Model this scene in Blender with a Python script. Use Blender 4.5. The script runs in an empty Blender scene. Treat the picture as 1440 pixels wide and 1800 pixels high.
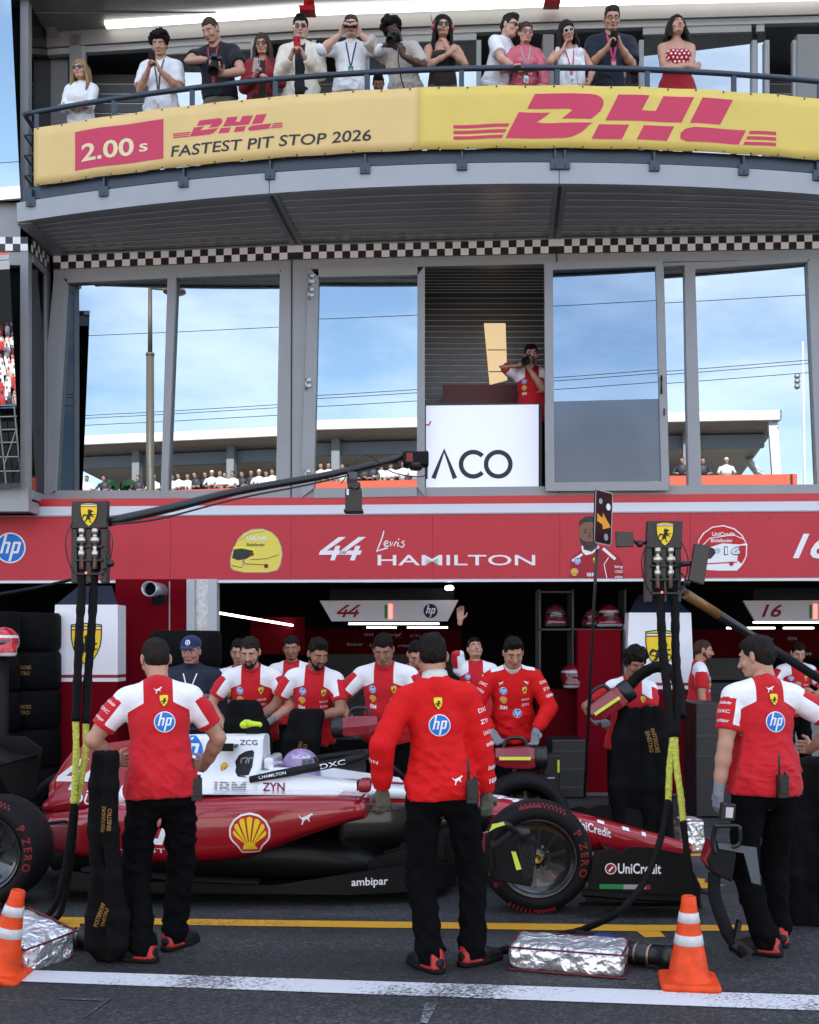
import bpy, bmesh, math, random
import numpy as np
from mathutils import Vector, Matrix
from mathutils.bvhtree import BVHTree

S = bpy.context.scene
COL = S.collection
R = math.radians
rnd = random.Random(7)

# ---------------------------------------------------------------- camera
CAMZ, FOC, HZ = 1.72, 2000.0, 1131.0           # eye height, focal length in photo pixels, horizon row
cam = bpy.data.objects.new('camera', bpy.data.cameras.new('camera'))
COL.objects.link(cam)
cam.location = (0, 0, CAMZ)
cam.rotation_euler = (R(90), 0, 0)
cam.data.sensor_fit = 'HORIZONTAL'
cam.data.sensor_width = 36
cam.data.lens = 50
cam.data.shift_y = 231 / 1440
cam.data.clip_end = 2000
S.camera = cam

# ---------------------------------------------------------------- sky, sun, exposure
SUN_EL, SUN_AZ = 40.0, 12.0                     # the sun stands behind the pit building
w = bpy.data.worlds.new('World')
S.world = w
w.use_nodes = True
nt = w.node_tree
nt.nodes.clear()
out = nt.nodes.new('ShaderNodeOutputWorld')
bg = nt.nodes.new('ShaderNodeBackground')
sky = nt.nodes.new('ShaderNodeTexSky')
sky.sky_type = 'NISHITA'
sky.sun_disc = False
sky.sun_elevation = R(SUN_EL)
sky.sun_rotation = R(SUN_AZ)
sky.air_density = 1.0
sky.dust_density = 0.6
tc = nt.nodes.new('ShaderNodeTexCoord')
mp = nt.nodes.new('ShaderNodeMapping')
mp.inputs['Scale'].default_value = (1.2, 1.2, 3.4)
nz = nt.nodes.new('ShaderNodeTexNoise')
nz.inputs['Scale'].default_value = 2.6
nz.inputs['Detail'].default_value = 7
nz.inputs['Roughness'].default_value = 0.55
cr = nt.nodes.new('ShaderNodeValToRGB')
cr.color_ramp.elements[0].position = 0.40
cr.color_ramp.elements[1].position = 0.78
mx = nt.nodes.new('ShaderNodeMixRGB')
mx.inputs['Color2'].default_value = (9.0, 9.3, 9.7, 1)
ml = nt.nodes.new('ShaderNodeMath')
ml.operation = 'MULTIPLY'
ml.inputs[1].default_value = 0.85
L = nt.links.new
L(tc.outputs['Generated'], mp.inputs['Vector'])
L(mp.outputs['Vector'], nz.inputs['Vector'])
L(nz.outputs['Fac'], cr.inputs['Fac'])
L(cr.outputs['Color'], ml.inputs[0])
L(ml.outputs[0], mx.inputs['Fac'])
L(sky.outputs['Color'], mx.inputs['Color1'])
L(mx.outputs['Color'], bg.inputs['Color'])
bg.inputs['Strength'].default_value = 0.10
L(bg.outputs['Background'], out.inputs['Surface'])

sun = bpy.data.objects.new('sun', bpy.data.lights.new('sun', 'SUN'))
COL.objects.link(sun)
sun.data.energy = 4.0
sun.data.angle = R(0.5)
sun.data.color = (1, 0.95, 0.87)
sd = Vector((math.sin(R(SUN_AZ)) * math.cos(R(SUN_EL)), math.cos(R(SUN_AZ)) * math.cos(R(SUN_EL)), math.sin(R(SUN_EL))))
sun.rotation_euler = (-sd).to_track_quat('-Z', 'Y').to_euler()

S.view_settings.view_transform = 'Standard'
S.view_settings.look = 'None'
S.view_settings.gamma = 1
S.view_settings.use_curve_mapping = False
S.view_settings.exposure = 2.1
S.cycles.max_bounces = 8
S.cycles.use_denoising = True


def P(px, py, D):
    """world point seen at photo pixel (px, py) at depth D"""
    return Vector(((px - 720) * D / FOC, D, CAMZ - (py - HZ) * D / FOC))


def PX(px, D):
    return (px - 720) * D / FOC


def PZ(py, D):
    return CAMZ - (py - HZ) * D / FOC


# ---------------------------------------------------------------- materials
MATS = {}


def mat(name, col, rough=0.6, metal=0.0, spec=0.5, var=0.0, vscale=6.0, bump=0.0, bscale=60.0, coat=0.0, emit=None, estr=0.0, stretch=None, sheen=0.0, alpha=1.0):
    if name in MATS:
        return MATS[name]
    m = bpy.data.materials.new(name)
    m.use_nodes = True
    t = m.node_tree
    b = t.nodes['Principled BSDF']
    b.inputs['Base Color'].default_value = (*col, 1)
    b.inputs['Roughness'].default_value = rough
    b.inputs['Metallic'].default_value = metal
    b.inputs['Specular IOR Level'].default_value = spec
    b.inputs['Coat Weight'].default_value = coat
    b.inputs['Coat Roughness'].default_value = 0.06
    b.inputs['Sheen Weight'].default_value = sheen
    b.inputs['Alpha'].default_value = alpha
    if emit:
        b.inputs['Emission Color'].default_value = (*emit, 1)
        b.inputs['Emission Strength'].default_value = estr
    if var or bump:
        c = t.nodes.new('ShaderNodeTexCoord')
        vec = c.outputs['Object']
        if stretch:
            mpn = t.nodes.new('ShaderNodeMapping')
            mpn.inputs['Scale'].default_value = stretch
            t.links.new(vec, mpn.inputs['Vector'])
            vec = mpn.outputs['Vector']
    if var:
        n = t.nodes.new('ShaderNodeTexNoise')
        n.inputs['Scale'].default_value = vscale
        n.inputs['Detail'].default_value = 6
        n.inputs['Roughness'].default_value = 0.6
        t.links.new(vec, n.inputs['Vector'])
        mr = t.nodes.new('ShaderNodeMapRange')
        mr.inputs['From Min'].default_value = 0.3
        mr.inputs['From Max'].default_value = 0.7
        mr.inputs['To Min'].default_value = 1 - var
        mr.inputs['To Max'].default_value = 1 + var
        t.links.new(n.outputs['Fac'], mr.inputs['Value'])
        x = t.nodes.new('ShaderNodeMixRGB')
        x.blend_type = 'MULTIPLY'
        x.inputs['Fac'].default_value = 1
        x.inputs['Color1'].default_value = (*col, 1)
        t.links.new(mr.outputs['Result'], x.inputs['Color2'])
        t.links.new(x.outputs['Color'], b.inputs['Base Color'])
    if bump:
        n2 = t.nodes.new('ShaderNodeTexNoise')
        n2.inputs['Scale'].default_value = bscale
        n2.inputs['Detail'].default_value = 4
        t.links.new(vec, n2.inputs['Vector'])
        bp = t.nodes.new('ShaderNodeBump')
        bp.inputs['Strength'].default_value = bump
        bp.inputs['Distance'].default_value = 0.02
        t.links.new(n2.outputs['Fac'], bp.inputs['Height'])
        t.links.new(bp.outputs['Normal'], b.inputs['Normal'])
    MATS[name] = m
    return m


def mat_step(name, cols, rough=0.7, bump=0.3, bscale=14.0, stops=(0.0,), coat=0.0, spec=0.3, sheen=0.0, soft=0.0012):
    """bands of colour cut at the stops of the stored attribute 'pat' (a distance in metres)"""
    if name in MATS:
        return MATS[name]
    m = mat(name, cols[0], rough=rough, spec=spec, bump=bump, bscale=bscale, coat=coat, sheen=sheen)
    t = m.node_tree
    b = t.nodes['Principled BSDF']
    a = t.nodes.new('ShaderNodeAttribute')
    a.attribute_name = 'pat'
    prev = None
    for i, s in enumerate(stops):
        mr = t.nodes.new('ShaderNodeMapRange')
        mr.inputs['From Min'].default_value = s - soft
        mr.inputs['From Max'].default_value = s + soft
        t.links.new(a.outputs['Fac'], mr.inputs['Value'])
        x = t.nodes.new('ShaderNodeMixRGB')
        x.inputs['Color1'].default_value = (*cols[i], 1)
        x.inputs['Color2'].default_value = (*cols[i + 1], 1)
        if prev:
            t.links.new(prev, x.inputs['Color1'])
        t.links.new(mr.outputs['Result'], x.inputs['Fac'])
        prev = x.outputs['Color']
    t.links.new(prev, b.inputs['Base Color'])
    return m


# ---------------------------------------------------------------- tagging and objects
def tag(o, label=None, cat=None, group=None, kind=None):
    if label:
        o['label'] = label
    if cat:
        o['category'] = cat
    if group:
        o['group'] = group
    if kind:
        o['kind'] = kind
    return o


def empty(name, loc=(0, 0, 0), rz=0.0, label=None, cat=None, group=None):
    o = bpy.data.objects.new(name, None)
    COL.objects.link(o)
    o.location = loc
    o.rotation_euler = (0, 0, rz)
    o.empty_display_size = 0.1
    return tag(o, label, cat, group)


def link_mesh(name, me, mats, parent=None, loc=None):
    o = bpy.data.objects.new(name, me)
    COL.objects.link(o)
    for m in (mats if isinstance(mats, (list, tuple)) else [mats]):
        me.materials.append(m)
    if parent is not None:
        o.parent = parent
    if loc is not None:
        o.location = loc
    return o


def np_mesh(name, V, Q, smooth=True, pat=None, mi=None):
    V = np.asarray(V, dtype=np.float32)
    Q = np.asarray(Q, dtype=np.int32)
    me = bpy.data.meshes.new(name)
    me.vertices.add(len(V))
    me.vertices.foreach_set('co', V.ravel())
    k = Q.shape[1] if len(Q) else 4
    me.loops.add(Q.size)
    me.loops.foreach_set('vertex_index', Q.ravel())
    me.polygons.add(len(Q))
    me.polygons.foreach_set('loop_start', np.arange(len(Q), dtype=np.int32) * k)
    me.polygons.foreach_set('loop_total', np.full(len(Q), k, dtype=np.int32))
    if mi is not None:
        me.polygons.foreach_set('material_index', np.asarray(mi, dtype=np.int32))
    me.polygons.foreach_set('use_smooth', np.full(len(Q), smooth, dtype=bool))
    if pat is not None:
        at = me.attributes.new('pat', 'FLOAT', 'POINT')
        at.data.foreach_set('value', np.asarray(pat, dtype=np.float32))
    me.update(calc_edges=True)
    return me


class MB:
    """collects shapes into one mesh"""

    def __init__(self):
        self.v, self.f, self.m, self.s = [], [], [], []

    def add(self, vs, fs, m=0, smooth=False):
        o = len(self.v)
        self.v += [tuple(x) for x in vs]
        for f in fs:
            self.f.append([i + o for i in f])
            self.m.append(m)
            self.s.append(smooth)
        return self

    def box(self, lo, hi, m=0, M=None):
        x0, y0, z0 = lo
        x1, y1, z1 = hi
        vs = [Vector(p) for p in ((x0, y0, z0), (x1, y0, z0), (x1, y1, z0), (x0, y1, z0), (x0, y0, z1), (x1, y0, z1), (x1, y1, z1), (x0, y1, z1))]
        if M is not None:
            vs = [M @ p for p in vs]
        return self.add(vs, [(3, 2, 1, 0), (4, 5, 6, 7), (0, 1, 5, 4), (1, 2, 6, 5), (2, 3, 7, 6), (3, 0, 4, 7)], m)

    def bar(self, a, b, wx, wz, m=0, up=(0, 0, 1)):
        """square bar from a to b"""
        a, b = Vector(a), Vector(b)
        d = (b - a).normalized()
        u = Vector(up)
        s = d.cross(u)
        if s.length < 1e-4:
            s = d.cross(Vector((0, 1, 0)))
        s.normalize()
        u = s.cross(d)
        vs = []
        for p in (a, b):
            for i, j in ((-1, -1), (1, -1), (1, 1), (-1, 1)):
                vs.append(p + s * i * wx / 2 + u * j * wz / 2)
        return self.add(vs, [(0, 1, 2, 3), (7, 6, 5, 4), (0, 4, 5, 1), (1, 5, 6, 2), (2, 6, 7, 3), (3, 7, 4, 0)], m)

    def tube(self, pts, r, n=10, m=0, caps=True):
        pts = [Vector(p) for p in pts]
        rs = r if isinstance(r, (list, tuple)) else [r] * len(pts)
        vs, fs = [], []
        d0 = (pts[1] - pts[0]).normalized()
        u = d0.orthogonal().normalized()
        for i, p in enumerate(pts):
            d = (pts[min(i + 1, len(pts) - 1)] - pts[max(i - 1, 0)])
            d = d.normalized() if d.length > 1e-9 else d0
            u = (u - d * u.dot(d))
            u = u.normalized() if u.length > 1e-6 else d.orthogonal().normalized()
            w_ = d.cross(u)
            for k in range(n):
                a = 2 * math.pi * k / n
                vs.append(p + (u * math.cos(a) + w_ * math.sin(a)) * rs[i])
        for i in range(len(pts) - 1):
            for k in range(n):
                k2 = (k + 1) % n
                fs.append((i * n + k, i * n + k2, (i + 1) * n + k2, (i + 1) * n + k))
        self.add(vs, fs, m, True)
        if caps:
            o = len(self.v) - len(vs)
            self.f.append([o + k for k in range(n)][::-1]); self.m.append(m); self.s.append(False)
            self.f.append([o + (len(pts) - 1) * n + k for k in range(n)]); self.m.append(m); self.s.append(False)
        return self

    def lathe(self, prof, c=(0, 0, 0), ax=(0, 0, 1), n=32, m=0, smooth=True, closed=False):
        """prof: (radius, height) pairs spun about the axis ax through c"""
        ax = Vector(ax).normalized()
        u = ax.orthogonal().normalized()
        w_ = ax.cross(u)
        c = Vector(c)
        vs, fs = [], []
        for r_, h_ in prof:
            for k in range(n):
                a = 2 * math.pi * k / n
                vs.append(c + ax * h_ + (u * math.cos(a) + w_ * math.sin(a)) * r_)
        np_ = len(prof)
        for i in range(np_ if closed else np_ - 1):
            j = (i + 1) % np_
            for k in range(n):
                k2 = (k + 1) % n
                fs.append((i * n + k, i * n + k2, j * n + k2, j * n + k))
        return self.add(vs, fs, m, smooth)

    def prism(self, poly, a, b, m=0, smooth=False):
        """poly: points as functions of depth: extrude polygon given as 3-D points by vector (b-a)"""
        n = len(poly)
        d = Vector(b) - Vector(a)
        vs = [Vector(p) for p in poly] + [Vector(p) + d for p in poly]
        fs = [list(range(n))[::-1], list(range(n, 2 * n))]
        for i in range(n):
            j = (i + 1) % n
            fs.append((i, j, n + j, n + i))
        return self.add(vs, fs, m, smooth)

    def loft(self, rings, m=0, caps=True, smooth=True, closed=True):
        n = len(rings[0])
        vs = [p for r_ in rings for p in r_]
        fs = []
        for i in range(len(rings) - 1):
            for k in range(n if closed else n - 1):
                k2 = (k + 1) % n
                fs.append((i * n + k, i * n + k2, (i + 1) * n + k2, (i + 1) * n + k))
        self.add(vs, fs, m, smooth)
        if caps:
            o = len(self.v) - len(vs)
            self.f.append([o + k for k in range(n)][::-1]); self.m.append(m); self.s.append(False)
            self.f.append([o + (len(rings) - 1) * n + k for k in range(n)]); self.m.append(m); self.s.append(False)
        return self

    def build(self, name, mats, parent=None, loc=None, bevel=0.0, fix=True):
        me = bpy.data.meshes.new(name)
        me.from_pydata(self.v, [], self.f)
        me.polygons.foreach_set('material_index', self.m)
        me.polygons.foreach_set('use_smooth', self.s)
        if fix:
            b = bmesh.new()
            b.from_mesh(me)
            bmesh.ops.recalc_face_normals(b, faces=b.faces)
            b.to_mesh(me)
            b.free()
        me.update()
        o = link_mesh(name, me, mats, parent, loc)
        if bevel:
            md = o.modifiers.new('bevel', 'BEVEL')
            md.width = bevel
            md.segments = 2
            md.limit_method = 'ANGLE'
        return o


def copy_tree(o, parent=None):
    c = o.copy()
    COL.objects.link(c)
    c.parent = parent
    for ch in list(o.children):
        copy_tree(ch, c)
    return c


# ---------------------------------------------------------------- flat art: text, polygons, marks
_TX = {}


def text2d(s, bold=0.0, shear=0.0, space=1.0, res=3):
    """letters as triangles, scaled to cap height 1 with the lower left corner at (0, 0)"""
    key = (s, bold, shear, space)
    if key in _TX:
        return _TX[key]
    cu = bpy.data.curves.new('lettering', 'FONT')
    cu.body = s
    cu.size = 1.0
    cu.offset = bold
    cu.shear = shear
    cu.space_character = space
    cu.resolution_u = res
    cu.fill_mode = 'FRONT'
    o = bpy.data.objects.new('lettering', cu)
    COL.objects.link(o)
    dg = bpy.context.evaluated_depsgraph_get()
    me = o.evaluated_get(dg).to_mesh()
    V = [(v.co.x, v.co.y) for v in me.vertices]
    F = [list(p.vertices) for p in me.polygons]
    bpy.data.objects.remove(o)
    bpy.data.curves.remove(cu)
    x0 = min(v[0] for v in V)
    k = 1 / 0.69
    V = [((x - x0) * k, y * k) for x, y in V]
    _TX[key] = (V, F)
    return V, F


def cut_grid(V, F, g):
    b = bmesh.new()
    vs = [b.verts.new((u, v, 0)) for u, v in V]
    for f in F:
        try:
            b.faces.new([vs[i] for i in f])
        except ValueError:
            pass
    bmesh.ops.triangulate(b, faces=b.faces[:])
    for k in (0, 1):
        lo, hi = min(p[k] for p in V), max(p[k] for p in V)
        no = (1, 0, 0) if k == 0 else (0, 1, 0)
        x = math.floor(lo / g) * g + g
        while x < hi:
            co = (x, 0, 0) if k == 0 else (0, x, 0)
            bmesh.ops.bisect_plane(b, geom=b.verts[:] + b.edges[:] + b.faces[:], plane_co=co, plane_no=no, dist=1e-6)
            x += g
    b.verts.index_update()
    r = [(v.co.x, v.co.y) for v in b.verts], [[v.index for v in f.verts] for f in b.faces]
    b.free()
    return r


class Art:
    """2-D shapes in (u, v) with a colour slot and a layer; put on a surface by a map"""

    def __init__(self):
        self.parts = []      # (verts2d, faces, colour key, layer)

    def text(self, s, x, y, h, w_=None, col='white', bold=0.02, shear=0.0, space=1.0, layer=1, align='l', sy=1.0, rot=0.0):
        V, F = text2d(s, bold, shear, space)
        tw = max(v[0] for v in V)
        kx = (w_ / tw) if w_ else h
        off = {'l': 0, 'c': -tw * kx / 2, 'r': -tw * kx}[align]
        ca, sa = math.cos(R(rot)), math.sin(R(rot))
        out_ = []
        for vx, vy in V:
            ax, ay = vx * kx + off, vy * h
            out_.append((x + ax * ca - ay * sa, y + ax * sa + ay * ca))
        self.parts.append((out_, F, col, layer))
        return self

    def poly(self, pts, col='white', layer=1):
        self.parts.append(([tuple(p) for p in pts], [list(range(len(pts)))], col, layer))
        return self

    def rect(self, x0, y0, x1, y1, col='white', layer=1, nx=1, ny=1):
        V = [(x0 + (x1 - x0) * i / nx, y0 + (y1 - y0) * j / ny) for j in range(ny + 1) for i in range(nx + 1)]
        F = [[j * (nx + 1) + i, j * (nx + 1) + i + 1, (j + 1) * (nx + 1) + i + 1, (j + 1) * (nx + 1) + i] for j in range(ny) for i in range(nx)]
        self.parts.append((V, F, col, layer))
        return self

    def disc(self, x, y, r, col='white', layer=1, n=28, rings=3, ry=None, a0=0, a1=360):
        ry = ry or r
        V, F = [(x, y)], []
        for j in range(1, rings + 1):
            for i in range(n + 1):
                a = R(a0 + (a1 - a0) * i / n)
                V.append((x + r * j / rings * math.cos(a), y + ry * j / rings * math.sin(a)))
        for i in range(n):
            F.append([0, 1 + i, 2 + i])
        for j in range(rings - 1):
            for i in range(n):
                a = 1 + j * (n + 1) + i
                F.append([a, a + n + 1, a + n + 2, a + 1])
        self.parts.append((V, F, col, layer))
        return self

    def line(self, pts, wd, col='white', layer=1):
        pts = [Vector(p) for p in pts]
        V, F = [], []
        for i, p in enumerate(pts):
            d = (pts[min(i + 1, len(pts) - 1)] - pts[max(i - 1, 0)])
            n = Vector((-d.y, d.x)).normalized() * wd / 2
            V += [tuple(p + n), tuple(p - n)]
        for i in range(len(pts) - 1):
            F.append([2 * i + 1, 2 * i + 3, 2 * i + 2, 2 * i])
        self.parts.append((V, F, col, layer))
        return self

    def xf(self, x=0, y=0, s=1.0, sx=None, sy=None, shear=0.0):
        sx, sy = sx or s, sy or s
        self.parts = [([((u + shear * v) * sx + x, v * sy + y) for u, v in V], F, c, l) for V, F, c, l in self.parts]
        return self

    def join(self, other, dl=0):
        self.parts += [(V, F, c, l + dl) for V, F, c, l in other.parts]
        return self

    def place(self, name, fn, parent=None, step=0.0012, grid=None):
        """fn(u, v, h) -> 3-D point or None at height h above the surface; grid: cut the shapes to that cell size first"""
        keys = []
        mb = MB()
        for V, F, c, l in self.parts:
            if c not in keys:
                keys.append(c)
            if grid:
                V, F = cut_grid(V, F, grid)
            pts = [fn(u, v, l * step) for u, v in V]
            F2 = [f for f in F if all(pts[i] is not None for i in f)]
            pts = [p if p is not None else Vector((0, 0, 0)) for p in pts]
            used = sorted({i for f in F2 for i in f})
            ix = {a: b for b, a in enumerate(used)}
            mb.add([pts[i] for i in used], [[ix[i] for i in f] for f in F2], keys.index(c))
        if not mb.f:
            return None
        return mb.build(name, [INK(k) for k in keys], parent, fix=False)


INKS = {
    'white': (0.78, 0.78, 0.80), 'black': (0.012, 0.012, 0.014), 'red': (0.50, 0.016, 0.02), 'hpblue': (0.012, 0.16, 0.55),
    'yellow': (0.82, 0.58, 0.02), 'dhlred': (0.52, 0.04, 0.095), 'green': (0.02, 0.22, 0.06), 'navy': (0.01, 0.015, 0.06),
    'orange': (0.75, 0.30, 0.02), 'grey': (0.25, 0.25, 0.26), 'dark': (0.03, 0.03, 0.035), 'gold': (0.30, 0.16, 0.04),
    'paleyellow': (0.72, 0.60, 0.10), 'skin': (0.20, 0.10, 0.065), 'darkskin': (0.11, 0.055, 0.036), 'maroon': (0.22, 0.008, 0.02), 'silver': (0.5, 0.5, 0.52),
    'shirtred': (0.33, 0.015, 0.025), 'lemon': (0.70, 0.85, 0.02), 'tyrered': (0.20, 0.010, 0.016), 'fade': (0.32, 0.32, 0.34), 'cream': (0.70, 0.60, 0.36), 'fascia': (0.47, 0.012, 0.027),
}


def INK(k):
    return mat('print ' + k, INKS[k], rough=0.55, spec=0.3)


def flat(o, u, v, n):
    """map for Art.place: a plane through o with axes u, v and normal n"""
    o, u, v, n = Vector(o), Vector(u), Vector(v), Vector(n)
    return lambda a, b, h: o + u * a + v * b + n * h


def project(ob, o, u, v, n, reach=0.5, back=0.4, lift=0.003, maxd=0.25):
    """map for Art.place: shoot along -n onto the mesh of ob (in ob's own space)"""
    me = ob.data
    bvh = BVHTree.FromPolygons([x.co for x in me.vertices], [p.vertices for p in me.polygons])
    o, u, v, n = Vector(o), Vector(u).normalized(), Vector(v).normalized(), Vector(n).normalized()

    def fn(a, b, h):
        p = o + u * a + v * b + n * back
        hit = bvh.ray_cast(p, -n, reach + back)
        if hit[0] is None:
            return None
        return hit[0] + n * (h + lift)
    return fn


# ---- emblems
def art_hp(x, y, r, ring='white', disc='hpblue', ink='white'):
    a = Art()
    a.disc(0, 0, 1.0, ring, 1).disc(0, 0, 0.91, disc, 2)
    k = 0.27
    sh = lambda u, v: (u + k * v, v)
    st = 0.17
    B = lambda x0, y0, x1, y1: a.poly([sh(x0, y0), sh(x1, y0), sh(x1, y1), sh(x0, y1)], ink, 3)
    B(-0.58, -0.36, -0.58 + st, 0.86)            # h stem
    B(-0.58 + st, 0.25, -0.22, 0.40)
    B(-0.22, -0.36, -0.22 + st, 0.30)
    a.poly([sh(-0.22, 0.30), sh(-0.05, 0.30), sh(-0.09, 0.38), sh(-0.22, 0.40)], ink, 3)
    B(0.10, -0.86, 0.10 + st, 0.40)              # p stem
    B(0.10 + st, 0.25, 0.46, 0.40)
    B(0.10 + st, -0.36, 0.46, -0.21)
    B(0.46, -0.28, 0.46 + st, 0.32)
    a.poly([sh(0.46, 0.32), sh(0.63, 0.32), sh(0.58, 0.40), sh(0.46, 0.40)], ink, 3)
    a.poly([sh(0.46, -0.36), sh(0.58, -0.36), sh(0.63, -0.28), sh(0.46, -0.28)], ink, 3)
    return a.xf(x, y, r)


HORSE = [(-.05, .62), (.02, .70), (.06, .60), (.16, .62), (.26, .52), (.36, .46), (.34, .38), (.22, .40), (.16, .34), (.22, .22), (.36, .18), (.46, .24), (.50, .18), (.40, .10), (.28, .12),
         (.20, .10), (.34, .02), (.40, -.08), (.34, -.14), (.26, -.06), (.12, .0), (.06, -.10), (.10, -.22), (.06, -.36), (.14, -.52), (.24, -.56), (.22, -.62), (.08, -.60), (-.02, -.36), (-.10, -.26),
         (-.18, -.38), (-.32, -.48), (-.30, -.60), (-.40, -.58), (-.42, -.46), (-.28, -.30), (-.26, -.14), (-.22, 0.0), (-.34, .06), (-.46, -.04), (-.50, -.22), (-.58, -.10), (-.54, .10), (-.42, .22), (-.30, .20), (-.20, .12), (-.12, .22), (-.10, .40), (-.16, .52)]


def art_shield(x, y, h, band=True):
    """yellow shield with a rearing black horse; h = half height"""
    a = Art()
    o = [(-.72, .92), (-.36, .98), (0, 1.0), (.36, .98), (.72, .92), (.72, .35), (.66, -.05), (.52, -.42), (.30, -.75), (0, -1.0), (-.30, -.75), (-.52, -.42), (-.66, -.05), (-.72, .35)]
    a.poly(o, 'black', 1)
    i = [(u * .92, v * .94 + .005) for u, v in o]
    a.poly(i, 'yellow', 2)
    if band:
        for k, c in enumerate(('green', 'white', 'red')):
            a.poly([(-.66, .86 - k * .07), (.66, .86 - k * .07), (.66, .79 - k * .07), (-.66, .79 - k * .07)], c, 3)
    a.join(Art().poly([(u * .98 + .03, v * .88 - .12) for u, v in HORSE], 'black', 3))
    return a.xf(x, y, h)


def art_shell(x, y, h):
    """scallop shell, red edge and yellow ribs on white; h = half height"""
    a = Art()

    def outl(s):
        pts = []
        for i in range(29):
            t = R(-28 + 236 * i / 28)
            r = s * (1.0 + 0.035 * abs(math.sin(t * 7)))
            pts.append((r * math.cos(t), .12 * s + r * .92 * math.sin(t)))
        pts += [(-.62 * s, -.58 * s), (-.42 * s, -.92 * s), (.42 * s, -.92 * s), (.62 * s, -.58 * s)]
        return pts
    a.poly(outl(1.08), 'white', 1).poly(outl(.98), 'red', 2)
    for i in range(7):
        t0, t1 = R(-18 + 216 * i / 7 + 4), R(-18 + 216 * (i + 1) / 7 - 4)
        tm = (t0 + t1) / 2
        a.poly([(0.10 * math.cos(tm) * 1.2, -.62 + .05), (.84 * math.cos(t0), .12 + .76 * math.sin(t0)), (.90 * math.cos(tm), .12 + .83 * math.sin(tm)), (.84 * math.cos(t1), .12 + .76 * math.sin(t1))], 'yellow', 3)
    a.poly([(-.40, -.80), (.40, -.80), (.30, -.50), (0, -.35), (-.30, -.50)], 'yellow', 3)
    return a.xf(x, y, h)


CAT = [(1.0,.62),(.92,.72),(.80,.70),(.70,.78),(.66,.64),(.40,.50),(.05,.34),(-.25,.22),(-.52,.12),(-.72,.16),(-.86,.34),(-.98,.52),(-1.05,.46),(-.92,.22),(-.78,.0),(-.58,-.06),(-.52,-.22),(-.50,-.45),(-.58,-.70),(-.62,-.92),(-.44,-.92),(-.36,-.66),(-.26,-.40),(-.08,-.22),(.12,-.12),(.28,-.10),(.36,-.30),(.52,-.48),(.62,-.44),(.52,-.22),(.50,.02),(.58,.22),(.74,.40),(.92,.46),(1.0,.52)][::-1]


def art_cat(x, y, h, col='white', flip=False):
    return Art().poly([(u * (-1 if flip else 1), v) for u, v in (CAT[::-1] if flip else CAT)], col, 1).xf(x, y, h)


def art_courier(x, y, h, col='dhlred', layer=1):
    """the courier's three slanted letters with speed lines; unit height, spans about 7.2 wide"""
    a = Art()
    k = 0.52
    T = lambda pts: [(u + k * v, v) for u, v in pts]
    cut = 0.40
    g = 0.045

    def arc(cx, cy, rx, ry, a0, a1, n=7):
        return [(cx + rx * math.cos(R(a0 + (a1 - a0) * i / n)), cy + ry * math.sin(R(a0 + (a1 - a0) * i / n))) for i in range(n + 1)]
    # D: upper bowl with its slot, lower bowl
    a.poly(T([(0.15, .66), (0.15, 1.0)] + arc(1.42, .72, .42, .28, 90, 0) + [(1.84, .62), (1.72, .44), (1.05, .44), (1.20, .62), (1.12, .66)]), col, layer)
    a.poly(T([(0.0, 0.0), (0.0, .58), (.72, .58), (.66, .50), (.52, .36), (.78, .34), (1.80, .36)] + arc(1.30, .34, .44, .34, -8, -90)), col, layer)
    # H
    a.poly(T([(2.06, .42), (2.06, 1.0), (2.78, 1.0), (2.78, .66), (3.10, .66), (3.10, 1.0), (3.82, 1.0), (3.82, .42)]), col, layer)
    a.poly(T([(1.96, 0), (1.96, .33), (2.66, .33), (2.66, 0)]), col, layer)
    a.poly(T([(3.00, 0), (3.00, .33), (3.70, .33), (3.70, 0)]), col, layer)
    # L
    a.poly(T([(4.02, .42), (4.02, 1.0), (4.74, 1.0), (4.74, .42)]), col, layer)
    a.poly(T([(4.16, .33), (5.40, .33), (5.40, 0)] + [(4.16, 0), (3.98, .06), (3.92, .18), (3.98, .28)]), col, layer)
    for i in range(3):
        y0 = 0.0 + i * .125
        a.poly([(-1.18, y0), (-.08 + k * y0, y0), (-.08 + k * (y0 + .075), y0 + .075), (-1.18, y0 + .075)], col, layer)
        a.poly([(5.50 + k * y0, y0), (6.30, y0), (6.30, y0 + .075), (5.50 + k * (y0 + .075), y0 + .075)], col, layer)
    return a.xf(x, y, h)
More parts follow.
